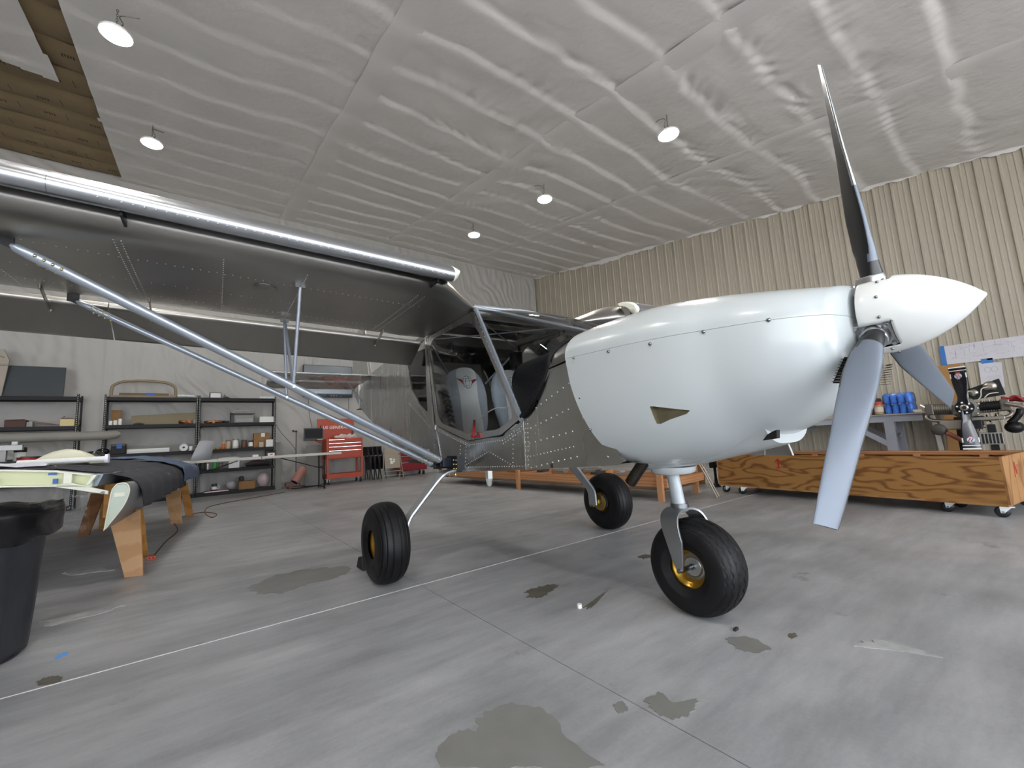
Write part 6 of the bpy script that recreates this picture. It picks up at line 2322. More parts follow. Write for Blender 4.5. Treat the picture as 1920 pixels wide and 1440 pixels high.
obj('end_cap', MB().cyl((0.30, -0.03, 0.0), (0.325, -0.032, 0), 0.043, 16), mat('cap_white', '#e5e8f2', 0.4), t)
tag(obj('board', MB().box(at_y(168, 866, 6.0).x, at_y(197, 866, 6.0).x, 6.0, 6.28, zt0 - 0.01, zt0 + 0.045), mat('pale_board', '#b9b5a8', 0.7), None, 0.004), 'pale board lying behind the black denim on the wing panel', 'board')
t = thing('parts_tray', 'black parts tray lying on the far side of the wing panel', 'tray', (at_y(50, 862, 7.2).x, 7.2, 0.985))
obj('tray', MB().box(-0.38, 0.42, -0.15, 0.2, 0, 0.02).box(-0.38, 0.42, -0.15, -0.14, 0.02, 0.07).box(-0.38, 0.42, 0.19, 0.2, 0.02, 0.07).box(-0.38, -0.37, -0.15, 0.2, 0.02, 0.07).box(0.41, 0.42, -0.15, 0.2, 0.02, 0.07), SHB, t)
obj('lid', MB().prism([(-0.05, 0.0, 0.07), (0.62, 0.0, 0.07), (0.10, 0.0, 0.115), (-0.05, 0.0, 0.12)], (0, 0.2, 0)), mat('tray_lid', '#231c1d', 0.5), t)
t = thing('wire_spool', 'shiny red wire spool standing on the black parts tray', 'spool', (at_y(50, 858, 7.05).x, 7.13, 1.006))
obj('winding', MB().lathe([(0.085, 0.012), (0.09, 0.02), (0.09, 0.07), (0.085, 0.078)], n=22), mat('red_wire', '#a1161c', 0.25), t)
obj('flange', MB().lathe([(0.095, 0), (0.095, 0.012)], n=22), DGRY, t)
obj('flange', MB().lathe([(0.095, 0.078), (0.095, 0.088)], n=22), DGRY, t)
t = thing('bench_press', 'small grey hand press standing on the black parts tray', 'press', (at_y(12, 858, 7.2).x, 7.2, 1.006))
obj('base', MB().box(-0.06, 0.10, -0.05, 0.08, 0, 0.03), GRYP, t, 0.004)
obj('column', MB().box(-0.05, 0.0, -0.03, 0.03, 0.03, 0.17), GRYP, t, 0.004)
obj('arm', MB().box(-0.08, 0.12, -0.03, 0.03, 0.17, 0.23).box(0.03, 0.08, -0.02, 0.02, 0.23, 0.27), mat('press_grey', '#8a8a88', 0.4, 0.5), t, 0.004)
t = thing('jar', 'clear jar with black lid beside the red wire spool', 'jar', (at_y(31, 858, 7.2).x, 7.32, 1.006))
obj('body', MB().lathe([(0.05, 0), (0.052, 0.01), (0.052, 0.14), (0.046, 0.15)], n=18), mat('jar_glass', '#b4b4ac', 0.15), t)
obj('lid', MB().lathe([(0.052, 0.15), (0.052, 0.20), (0.04, 0.205)], n=18), SHB, t)

# trash can with bag
t = thing('trash_can', 'black plastic trash can lined with a shiny black bag', 'trash can', (-0.925, 3.60, 0))
TC = mat('can_black', '#25262b', 0.5, noise=(4, '#303238', 0.6), bump=(6, 0.15, 4))
prof_ = [(0.225, 0.0), (0.245, 0.012), (0.25, 0.05), (0.262, 0.22), (0.272, 0.44), (0.285, 0.60), (0.298, 0.64), (0.302, 0.655), (0.30, 0.70), (0.318, 0.705), (0.318, 0.735), (0.30, 0.735)]
P_ = []
nseg = 72
for k in range(nseg):
    a_ = 2 * PI * k / nseg
    sq = 1 + 0.07 * math.cos(4 * (a_ - 0.5))                        # rounded-square body
    row = []
    for (r_, z) in prof_:
        rr = r_ * (sq if z < 0.66 else 1 + (sq - 1) * 0.5)
        if 0.06 < z < 0.30 and math.cos(4 * (a_ - 0.5)) < -0.2:
            rr -= 0.014
        row.append((rr * math.cos(a_), rr * math.sin(a_), z))
    P_.append(row)
obj('body', MB().grid(P_, closed_u=True), TC, t)
obj('bottom', MB().lathe([(0.01, 0.004), (0.235, 0.004), (0.235, 0.012)], n=40), TC, t)
for s_ in (-1, 1):
    a_ = 0.5 + (0 if s_ > 0 else PI)
    obj('handle', MB().obox((0.33 * math.cos(a_), 0.33 * math.sin(a_), 0.66), (0.03 * math.cos(a_), 0.03 * math.sin(a_), 0), (-0.07 * math.sin(a_), 0.07 * math.cos(a_), 0), (0, 0, 0.02)), TC, t, 0.008)
BAG = mat('bag_film', '#0e0e11', 0.22, spec=0.7)
P_ = []
rb = random.Random(11)
for k in range(96):
    a_ = 2 * PI * k / 96
    w1 = 0.010 * math.sin(4 * a_) + 0.006 * math.sin(9 * a_ + 1) + 0.002 * math.sin(21 * a_)
    w2 = 0.012 * math.sin(3 * a_ + 2) + 0.006 * math.sin(11 * a_)
    rr = [0.20, 0.27, 0.305 + w1 * 0.5, 0.345 + w1, 0.352 + w2, 0.345 + w1 * 1.3, 0.340 + w2 * 1.3, 0.325 + w1]
    zz = [0.45, 0.70, 0.770 + w1 * 0.6, 0.790 + w2 * 0.7, 0.74 + w1 * 0.5, 0.68 + w2 * 0.4, 0.63 + w1 * 0.6, 0.60 + w2]
    P_.append([(r_ * math.cos(a_), r_ * math.sin(a_), z) for r_, z in zip(rr, zz)])
obj('bag', MB().grid(P_, closed_u=True), BAG, t)
rub_ = MB()
for k in range(9):
    rub_.ball((rb.uniform(-0.14, 0.14), rb.uniform(-0.14, 0.14), 0.52 + rb.uniform(0, 0.08)), rb.uniform(0.06, 0.1), 9, 6)
obj('rubbish', rub_, mat('rubbish_dark', '#3a3a3d', 0.6), t)['kind'] = 'stuff'
# clear plastic sheet hanging behind the can
rows = []
for i in range(14):
    row = []
    for j in range(14):
        u_ = lerp(118, 165, i / 13)
        v_ = lerp(915, 995, j / 13)
        p = at_y(u_, v_, 5.02 + 0.010 * math.sin(i * 1.3 + j * 0.7) + 0.008 * math.cos(j * 1.1))
        row.append(p)
    rows.append(row)
o = obj('plastic_sheet', MB().grid(rows), clear_mat('clear_sheet', '#e6e8ea', 0.12))
tag(o, 'crinkled clear plastic sheet hanging below the wing panel end', 'plastic sheet')
# orange cord on the floor
pts = [fl(284, 1048), fl(296, 1034), fl(312, 1015), fl(331, 999), fl(332, 990), fl(327, 982), fl(334, 974), fl(352, 967), fl(380, 961), fl(402, 963), fl(406, 967), fl(396, 971), fl(384, 962), fl(392, 951), fl(430, 942), fl(480, 933), fl(535, 923)]
pts = [Vector((p.x, p.y, 0.007)) for p in pts]
t = thing('extension_cord', 'orange-brown extension cord snaking over the floor from the sawhorse', 'cord', (pts[0].x, pts[0].y, 0))
o_ = Vector((pts[0].x, pts[0].y, 0))
obj('cable', MB().tube(spline([p - o_ for p in pts], 6), 0.007, 7), mat('cord_brown', '#5d3a31', 0.6), t)
obj('plug', MB().box(-0.035, 0.035, -0.05, 0.02, 0.0, 0.035), mat('orange_plug', '#c4533a', 0.5), t, 0.008)
obj('plug_holes', MB().box(-0.02, -0.008, -0.0515, -0.049, 0.012, 0.026).box(0.008, 0.02, -0.0515, -0.049, 0.012, 0.026), DARKIN, t)['kind'] = 'stuff'
# scraps on the floor
q = [fl(103, 1233), fl(110, 1229), fl(120, 1225), fl(128, 1224), (fl(126, 1228)), fl(116, 1232), fl(105, 1237)]
tag(obj('tape_scrap', MB().prism([(p.x, p.y, 0.002) for p in q], (0, 0, 0.004)), mat('blue_scrap', '#5f95d8', 0.6)), 'scrap of blue tape lying on the concrete near the trash can', 'tape')
c_ = fl(1087, 1140)
tag(obj('plastic_ring', MB().lathe([(0.014, 0.0), (0.014, 0.022), (0.011, 0.024), (0.011, 0.012)], (c_.x, c_.y, 0.0005), n=14), mat('cap_plain', '#dedcd6', 0.4)), 'small white plastic ring lying on the floor before the nose wheel', 'plastic ring')
for (u_, v_, w_, lab) in ((1366, 908, 0.05, 'small tan wood chip on the floor behind the nose wheel'), (1380, 1182, 0.016, 'tiny dark crumb on the floor near the nose wheel')):
    c_ = fl(u_, v_)
    tag(obj('floor_scrap', MB().box(c_.x - w_, c_.x + w_, c_.y - w_ * 0.4, c_.y + w_ * 0.4, 0.0005, 0.012), mat('chip_tan', '#a58e72', 0.7) if w_ > 0.03 else DGRY), lab, 'scrap')

# rubber chock behind the right main wheel
c_ = fl(689, 1068)
tag(obj('wheel_chock', MB().prism([(c_.x - 0.045, c_.y - 0.02, 0), (c_.x - 0.045, c_.y + 0.15, 0), (c_.x - 0.045, c_.y + 0.10, 0.09), (c_.x - 0.045, c_.y + 0.02, 0.11)], (0.06, 0, 0)), BLACK, None, 0.006), 'black rubber chock on the floor behind the main wheel near the trash can', 'chock')
# ================================================================ RIGHT SIDE: CRATE, BENCH, ENGINE, PAPERS; LOW LUMBER FRAME


def plywood(name, light, dark, scale):
    """rotary-cut veneer: contour lines of a stretched noise"""
    m = bpy.data.materials.new(name)
    m.use_nodes = True
    nt = m.node_tree
    b = nt.nodes['Principled BSDF']
    b.inputs['Roughness'].default_value = 0.55
    tc = nt.nodes.new('ShaderNodeTexCoord')
    mp = nt.nodes.new('ShaderNodeMapping')
    mp.inputs['Scale'].default_value = scale
    nt.links.new(tc.outputs['Object'], mp.inputs[0])
    n1 = nt.nodes.new('ShaderNodeTexNoise')
    n1.inputs['Scale'].default_value = 1.0
    n1.inputs['Detail'].default_value = 2.5
    n1.inputs['Roughness'].default_value = 0.45
    n1.inputs['Distortion'].default_value = 0.25
    nt.links.new(mp.outputs[0], n1.inputs['Vector'])
    mu = nt.nodes.new('ShaderNodeMath')
    mu.operation = 'MULTIPLY'
    mu.inputs[1].default_value = 17.0
    nt.links.new(n1.outputs[0], mu.inputs[0])
    pp = nt.nodes.new('ShaderNodeMath')
    pp.operation = 'PINGPONG'
    pp.inputs[1].default_value = 1.0
    nt.links.new(mu.outputs[0], pp.inputs[0])
    r = nt.nodes.new('ShaderNodeValToRGB')
    r.color_ramp.elements[0].position = 0.10
    r.color_ramp.elements[0].color = srgb(dark)
    r.color_ramp.elements[1].position = 0.55
    r.color_ramp.elements[1].color = srgb(light)
    nt.links.new(pp.outputs[0], r.inputs[0])
    nt.links.new(r.outputs[0], b.inputs['Base Color'])
    return m


PLY = plywood('crate_plywood', '#a0733d', '#73491f', (1.0, 1.0, 5.0))
PLY2 = plywood('crate_plywood_end', '#a97c4c', '#85592f', (2.5, 1.0, 1.0))
PINE = mat('pine_lumber', '#c08a5e', 0.6, wave=(7, 2.5, '#ad7850', 'Z'), scale=(0.2, 0.2, 1))
PINEV = mat('pine_lumber_upright', '#c28c62', 0.6, wave=(7, 2.5, '#ad7850', 'X'), scale=(1, 1, 0.15))
CR = math.radians(-8.33)
t = thing('plywood_crate', 'long open plywood crate rolling on black casters', 'crate', (6.12, 0.51, 0), CR)
Lc, Wc, z0, z1 = 2.98, 1.02, 0.125, 0.567
mk = obj('long_side', MB().box(0, 0.018, 0.0, Lc, z0, z1), PLY, t)
mk2 = obj('long_side', MB().box(Wc - 0.018, Wc, 0.0, Lc, z0, z1), PLY, t)
obj('end_panel', MB().box(0.0, Wc, -0.018, 0.0, z0, z1 + 0.002), PLY2, t)
obj('end_panel', MB().box(0.0, Wc, Lc, Lc + 0.018, z0, z1), PLY2, t)
obj('bottom', MB().box(0, Wc, 0, Lc, z0 - 0.02, z0), PLY2, t)
for x_ in (0.02, Wc - 0.058):
    obj('top_batten', MB().box(x_, x_ + 0.038, 0.02, Lc - 0.02, z1 - 0.045, z1 - 0.008), PINE, t)
    for k in range(5):
        y_ = 0.3 + k * 0.58
        obj('upright', MB().box(x_, x_ + 0.036, y_, y_ + 0.07, z0, z1 - 0.045), PINEV, t)
REDM = mat('red_marker', '#b3202a', 0.7)
arw = MB().box(-0.0012, 0.0005, 2.05, 2.07, 0.40, 0.51)
arw.prism([(-0.0012, 2.035, 0.405), (-0.0012, 2.10, 0.405), (-0.0012, 2.10, 0.39), (-0.0012, 2.035, 0.39)], (0.0017, 0, 0))
arw.prism([(-0.0012, 2.06, 0.525), (-0.0012, 2.02, 0.475), (-0.0012, 2.035, 0.47), (-0.0012, 2.062, 0.50), (-0.0012, 2.095, 0.475), (-0.0012, 2.10, 0.488)], (0.0017, 0, 0))
obj('arrow_mark', arw, REDM, mk)
obj('scrawl_mark', MB().bar((0.27, -0.0185, 0.36), (0.31, -0.0185, 0.50), 0.002, 0.012, up=(0, 1, 0)).bar((0.31, -0.0185, 0.50), (0.34, -0.0185, 0.38), 0.002, 0.012, up=(0, 1, 0)).bar((0.34, -0.0185, 0.38), (0.40, -0.0185, 0.47), 0.002, 0.010, up=(0, 1, 0)), mat('red_scrawl', '#c0564e', 0.7), t)
sk_ = obj('caster_plank', MB().prism([(0.25, 0.1, 0.105), (0.62, 0.1, 0.07), (0.98, 0.1, 0.105)], (0, 0.3, 0)), mat('plank_dark', '#4a3a2a', 0.7), t)


def caster(x_, y_, rz, parent):
    r_ = 0.052
    c_, s_ = math.cos(rz), math.sin(rz)
    M_ = Matrix.Translation((x_, y_, 0)) @ Matrix.Rotation(rz, 4, 'Z')
    w_ = obj('caster', MB().lathe([(0.012, -0.02), (r_ * 0.8, -0.018), (r_, -0.012), (r_, 0.012), (r_ * 0.8, 0.018), (0.012, 0.02)], (0.0, 0.03, r_), axis='x', n=24).xf(M_), mat('caster_black', '#1b1c1e', 0.35), parent)
    fk_ = MB()
    for q in (-1, 1):
        fk_.prism([Vector((q * 0.026, -0.03, 0.095)), Vector((q * 0.026, 0.05, 0.095)), Vector((q * 0.026, 0.045, 0.042)), Vector((q * 0.026, 0.022, 0.042))], (q * 0.003, 0, 0))
    fk_.box(-0.04, 0.04, -0.05, 0.05, 0.095, 0.106)
    obj('caster_fork', fk_.xf(M_), mat('zinc_white', '#d2d6d6', 0.3, 0.5), w_)
    obj('axle_bolt', MB().cyl((-0.034, 0.03, r_), (0.034, 0.03, r_), 0.010, 10).xf(M_), SCREW, w_)


for (x_, y_, rz) in ((0.06, 0.03, 0.4), (0.10, 0.42, 0.3), (Wc - 0.08, 0.06, 0.4), (Wc * 0.45, 0.42, 0.3), (0.06, Lc - 0.35, 0.6), (Wc - 0.08, Lc - 0.35, 0.3), (0.1, Lc - 0.06, 1.0), (Wc - 0.08, Lc - 0.06, 1.0)):
    caster(x_, y_, rz, t)
MC = Matrix.Translation((6.12, 0.51, 0)) @ Matrix.Rotation(CR, 4, 'Z')
# bright sheet part standing in the crate
t2 = thing('sheet_part', 'shiny folded aluminium sheet part leaning inside the plywood crate', 'sheet part', tuple(MC @ Vector((0.42, 2.40, z0))), CR)
obj('panel', MB().prism([(0, -0.42, 0), (0, 0.40, 0), (0.10, 0.30, 0.85), (0.10, -0.14, 0.85)], (0.006, 0, 0)), ALUP, t2)
obj('flange', MB().prism([(0, -0.42, 0), (0.10, -0.14, 0.85), (0.14, -0.14, 0.85), (0.05, -0.42, 0)], (0, 0.004, 0)), SPIN, t2)
obj('rib', MB().bar((-0.004, 0.12, 0.02), (0.094, 0.10, 0.69), 0.012, 0.016), SPIN, t2)
tag(obj('red_crate_box', MB().box(0, 0.25, 0, 0.16, 0, 0.10).box(-0.01, 0.26, -0.01, 0.17, 0.10, 0.115).xf(Matrix.Translation((10.9, 2.62, 0.0))), mat('red_plastic', '#a32a24', 0.4), None, 0.004), 'red plastic box standing on the floor under the workbench', 'box')

# ---- workbench against the siding
GP = mat('bench_grey_paint', '#a2a4ad', 0.5, noise=(5, '#969aa4', 0.5))
BT = mat('bench_top', '#b9b5ab', 0.55)
t = thing('workbench', 'grey-painted timber workbench standing against the ribbed wall', 'workbench', (11.55, 3.35, 0))
obj('bench_top', MB().box(-0.40, 0.42, -1.63, 1.6, 1.035, 1.06), BT, t, 0.003)
obj('apron', MB().box(-0.36, -0.32, -1.55, 1.55, 0.90, 1.035), GP, t, 0.003)
obj('apron', MB().box(0.32, 0.36, -1.55, 1.55, 0.90, 1.035), GP, t, 0.003)
obj('end_apron', MB().box(-0.32, 0.32, -1.55, -1.51, 0.90, 1.035), GP, t, 0.003)
for y_ in (-1.12, 1.2):
    for x_ in (-0.36, 0.28):
        obj('leg', MB().box(x_, x_ + 0.045, y_, y_ + 0.16, 0, 0.90).box(x_ + 0.045, x_ + 0.09, y_ - 0.005, y_ + 0.04, 0, 0.90), GP, t, 0.003)
        sg = 1 if y_ < 0 else -1
        obj('knee_brace', MB().bar((x_ + 0.03, y_ + 0.08, 0.42), (x_ + 0.03, y_ + sg * 0.75, 0.90), 0.04, 0.10, up=(0, 0, 1)), GP, t, 0.003)
    obj('stretcher', MB().bar((-0.32, y_ + 0.06, 0.48), (0.32, y_ + 0.06, 0.62), 0.04, 0.10), GP, t, 0.003)
tag(obj('leaning_strip', MB().prism([(11.16, 1.70, 1.06), (11.19, 1.67, 1.06), (11.20, 1.60, 0.0), (11.17, 1.63, 0.0)], (0.25, 0, 0)), mat('strip_grey', '#b3b2ad', 0.5)), 'pale panel strip leaning at the end of the workbench', 'strip')
ZB = 1.062
BB = mat('water_blue', '#6ba0ea', 0.2, noise=(14, '#8fbcf5', 0.5))
t = thing('water_pack', 'shrink-wrapped blue pack of water bottles on the workbench', 'water bottles', (11.30, 2.12, ZB))
k = 0
for lev in range(2):
    for i in range(4):
        for j in range(3):
            y_ = -0.17 + i * 0.112 + 0.01 * lev
            x_ = -0.10 + j * 0.10
            z = lev * 0.205
            obj('bottle', MB().lathe([(0.045, 0), (0.05, 0.012), (0.05, 0.06), (0.044, 0.075), (0.05, 0.09), (0.05, 0.13), (0.032, 0.17), (0.016, 0.185), (0.016, 0.202)], (x_, y_, z), n=12), BB, t)
rows = []
for kk in range(48):
    a_ = 2 * PI * kk / 48
    c_, s_ = math.cos(a_), math.sin(a_)
    rx, ry = 0.165 * math.copysign(abs(c_) ** 0.35, c_), 0.235 * math.copysign(abs(s_) ** 0.35, s_)
    w_ = 0.008 * math.sin(9 * a_) + 0.006 * math.sin(21 * a_)
    rows.append([(rx * (1 + w_), ry * (1 + w_), 0.002), (rx * (1.02 + w_), ry * (1.02 - w_), 0.10), (rx * (0.95 + w_), ry * (0.97 - w_), 0.19), (rx * (1.02 - w_), ry * (1.01 + w_), 0.23), (rx * (0.98 + w_), ry * 0.99, 0.36), (rx * 0.8, ry * (0.85 + 2 * w_), 0.408)])
obj('film', MB().grid(rows, closed_u=True), clear_mat('blue_film', '#d9e8ff', 0.12), t)
t = thing('tool_case', 'dark purple plastic case standing on the workbench', 'case', (11.32, 2.60, ZB))
obj('body', MB().box(-0.10, 0.12, -0.18, 0.30, 0, 0.33), mat('plum_case', '#4f3847', 0.45), t, 0.012)
obj('lid_band', MB().box(-0.106, 0.126, -0.186, 0.306, 0.27, 0.285), mat('plum_dark', '#3c2a36', 0.45), t)
t = thing('jar', 'orange-capped jar of brown powder beside the water pack', 'jar', (11.15, 2.42, ZB))
obj('body', MB().lathe([(0.07, 0), (0.072, 0.01), (0.072, 0.19), (0.06, 0.20)], n=18), mat('powder_tan', '#a48c72', 0.5), t)
obj('cap', MB().lathe([(0.075, 0.19), (0.075, 0.245), (0.06, 0.26)], n=18), mat('cap_orange', '#b2442c', 0.4), t)
obj('paper_label', MB().lathe([(0.0728, 0.05), (0.0728, 0.15)], n=18, cap=False), mat('label_cream', '#cfc6ae', 0.6), t)
tag(obj('glue_tube', MB().box(11.15, 11.2, 1.80, 1.92, ZB + 0.016, ZB + 0.05).box(11.14, 11.22, 1.78, 1.90, ZB, ZB + 0.016), mat('tube_white', '#e2dcd2', 0.5), None, 0.004), 'small white and red packet at the end of the workbench', 'packet')
t = thing('router_box', 'small white network box on the workbench under the cowling', 'box', (11.25, 3.62, ZB))
obj('case', MB().box(-0.08, 0.08, -0.20, 0.14, 0, 0.10), WHT, t, 0.006)
obj('dark_window', MB().box(-0.082, -0.079, -0.16, -0.06, 0.0, 0.04).box(-0.082, -0.079, 0.0, 0.08, 0.03, 0.06), DGRY, t)
obj('lid', MB().box(-0.09, 0.09, -0.22, 0.06, 0.10, 0.13), mat('teal_lid', '#4f6a6c', 0.5), t)
tag(obj('white_box', MB().box(11.2, 11.36, 3.42, 3.58, ZB + 0.132, ZB + 0.24), mat('box_beige', '#d8d2c4', 0.6), None, 0.004), 'beige box stacked on the small network box', 'box')

# ---- tall carton leaning at the wall
t = thing('carton', 'tall flat brown carton leaning on the ribbed wall', 'carton', (11.66, 1.46, 0))
obj('panel', MB().prism([(-0.02, -0.28, 0), (-0.02, 0.14, 0), (0.26, 0.14, 1.95), (0.26, -0.20, 1.95)], (0.05, 0, 0)), mat('carton_tan', '#a87c48', 0.8), t, 0.004)
obj('side', MB().prism([(-0.02, -0.30, 0), (-0.02, -0.28, 0), (0.26, -0.20, 1.95), (0.26, -0.22, 1.95)], (0.08, 0, 0)), mat('carton_tan_light', '#b98f5b', 0.8), t)
obj('sticker', MB().prism([(0.125, -0.20, 1.10), (0.125, -0.18, 1.10), (0.15, -0.17, 1.28), (0.15, -0.19, 1.28)], (-0.004, 0, 0)), mat('sticker_yellow', '#d8b85a', 0.6), t)

# ---- papers taped to the siding
PAP = mat('drawing_paper', '#d5d3d8', 0.75, noise=(5, '#cdcbd2', 0.6), bump=(8, 0.2, 4))
BTAPE = mat('blue_masking_tape', '#3f77bd', 0.6)
XW = XR - 0.034
PENC = mat('pencil_line', '#a9a8b4', 0.8)
t = thing('wall_drawing', 'long strip of white drawing sheets taped to the ribbed wall', 'drawing', (XW, 0.0, 0))
a, b, c_, d_ = at_x(1766, 650, XW), at_x(1773, 684, XW), at_x(1935, 666, XW), at_x(1930, 627, XW)
ln_ = [a.y, d_.y]
for k in range(4):
    q0, q1 = k / 4, (k + 1) / 4
    pa, pb_ = lerp(a.y, d_.y, q0), lerp(a.y, d_.y, q1)
    obj('sheet', MB().prism([(-0.001 * k, pa, lerp(b.z, c_.z, q0)), (-0.001 * k, pb_ - 0.01, lerp(b.z, c_.z, q1)), (-0.001 * k, pb_ - 0.01, lerp(a.z, d_.z, q1)), (-0.001 * k, pa, lerp(a.z, d_.z, q0))], (-0.001, 0, 0)), PAP, t)
obj('tape', MB().prism([(-0.004, a.y + 0.045, b.z - 0.02), (-0.004, a.y - 0.03, b.z - 0.02), (-0.004, a.y - 0.03, a.z + 0.01), (-0.004, a.y + 0.045, a.z + 0.01)], (-0.001, 0, 0)), BTAPE, t)
dl = MB()
rl = random.Random(5)
for k in range(60):
    y_ = lerp(a.y - 0.08, d_.y + 0.05, rl.random())
    z_ = lerp(b.z + 0.06, a.z - 0.06, rl.random())
    if rl.random() < 0.6:
        dl.box(-0.0066, -0.0058, y_ - rl.uniform(0.02, 0.10), y_, z_, z_ + 0.004)
    else:
        dl.box(-0.0066, -0.0058, y_ - 0.004, y_, z_, min(a.z - 0.03, z_ + rl.uniform(0.02, 0.12)))
obj('pencil_lines', dl, PENC, t)['kind'] = 'stuff'
t = thing('wall_drawing', 'single white drawing sheet taped below the long strip of drawings', 'drawing', (XW, 0.0, 0))
a, b, c_, d_ = at_x(1834, 680, XW), at_x(1841, 728, XW), at_x(1884, 726, XW), at_x(1878, 679, XW)
obj('sheet', MB().prism([(0, p.y, p.z) for p in (a, b, c_, d_)], (-0.001, 0, 0)), PAP, t)
obj('tape', MB().box(-0.003, -0.0015, d_.y + 0.10, a.y - 0.04, a.z - 0.03, a.z + 0.06), BTAPE, t)
dl = MB()
for k in range(8):
    dl.box(-0.0020, -0.0012, d_.y + 0.04, a.y - 0.05 - 0.02 * (k % 3), b.z + 0.05 + 0.022 * k, b.z + 0.054 + 0.022 * k)
for k in range(2):
    cy_, cz_ = lerp(a.y, d_.y, 0.35 + 0.3 * k), a.z - 0.15
    dl.tube([(-0.0016, cy_ + 0.04 * math.cos(x_), cz_ + 0.05 * math.sin(x_)) for x_ in [2 * PI * i / 16 for i in range(16)]], 0.002, 5, closed=True)
obj('pencil_lines', dl, PENC, t)['kind'] = 'stuff'

# ---- aircraft engine on its stand with a two-blade propeller
E0 = Vector((10.30, 1.13, 0))
HZ = 1.085
t = thing('aircraft_engine', 'bare flat-four aircraft engine on a stand with black two-blade propeller', 'engine', E0, math.radians(4))
CAST = mat('engine_cast', '#b9b8b0', 0.38, 0.7, noise=(9, '#a3a29a', 0.5))
EBLK = mat('engine_black', '#1d1d1f', 0.4, 0.3)
EFIN = mat('engine_fins', '#6e6a64', 0.4, 0.8)
EPIPE = mat('engine_pipe', '#a9a298', 0.3, 0.9)
ERED = mat('red_hose', '#9b2430', 0.45)
ERUST = mat('rusty_pipe', '#94564a', 0.6, 0.3)
NAVY = mat('prop_navy', '#15161f', 0.15, coat=0.6)
WSTR = mat('stripe_white', '#e8e8e4', 0.4)
ca_ = obj('crankcase', MB().loft([[(x_, -0.16 * k_ * sy, HZ + 0.16 * k_ * sz - 0.01) for sy, sz in ((1, 0.5), (1, -0.6), (0.5, -1), (-0.5, -1), (-1, -0.6), (-1, 0.5), (-0.5, 1), (0.5, 1))] for x_, k_ in ((0.06, 0.55), (0.14, 0.85), (0.20, 1.0), (0.62, 1.0), (0.68, 0.8))], smooth=False), CAST, t, 0.012)
for (y_, z) in ((-0.09, 0.06), (-0.13, -0.02), (-0.08, -0.08), (-0.12, -0.11), (-0.15, 0.05), (0.08, 0.05)):
    obj('case_boss', MB().lathe([(0.012, -0.012), (0.026, -0.01), (0.028, 0.03)], (0.165, y_, HZ + z), axis='x', n=14), EPIPE, ca_)
for sy in (-1, 1):
    for k in range(2):
        x_ = 0.27 + 0.24 * k + (0.05 if sy > 0 else 0)
        cy = obj('cylinder', MB().cyl((x_, sy * 0.15, HZ), (x_, sy * 0.40, HZ + 0.01), 0.075, 18), EBLK if sy < 0 else EPIPE, t)
        for q in range(7):
            y_ = sy * (0.19 + 0.028 * q)
            obj('fin', MB().cyl((x_, y_ - 0.004, HZ), (x_, y_ + 0.004, HZ), 0.098, 14), EBLK if sy < 0 else EFIN, cy)
        obj('cylinder_head', MB().box(x_ - 0.10, x_ + 0.10, *sorted((sy * 0.39, sy * 0.50)), HZ - 0.09, HZ + 0.10), EFIN, cy, 0.015)
        obj('exhaust_elbow', MB().tube(spline([(x_, sy * 0.47, HZ - 0.06), (x_ - 0.04, sy * 0.50, HZ - 0.14), (x_ - 0.05, sy * 0.40, HZ - 0.20), (x_ - 0.05, sy * 0.14, HZ - 0.22)], 5), 0.026, 10), EPIPE, cy)
        obj('push_rod', MB().cyl((x_ + 0.05, sy * 0.15, HZ - 0.10), (x_ + 0.05, sy * 0.45, HZ - 0.08), 0.012, 8), EPIPE, cy)
obj('spark_plug', MB().bar((0.22, 0.55, HZ + 0.10), (0.24, 0.48, HZ + 0.04), 0.02, 0.02), EPIPE, t)
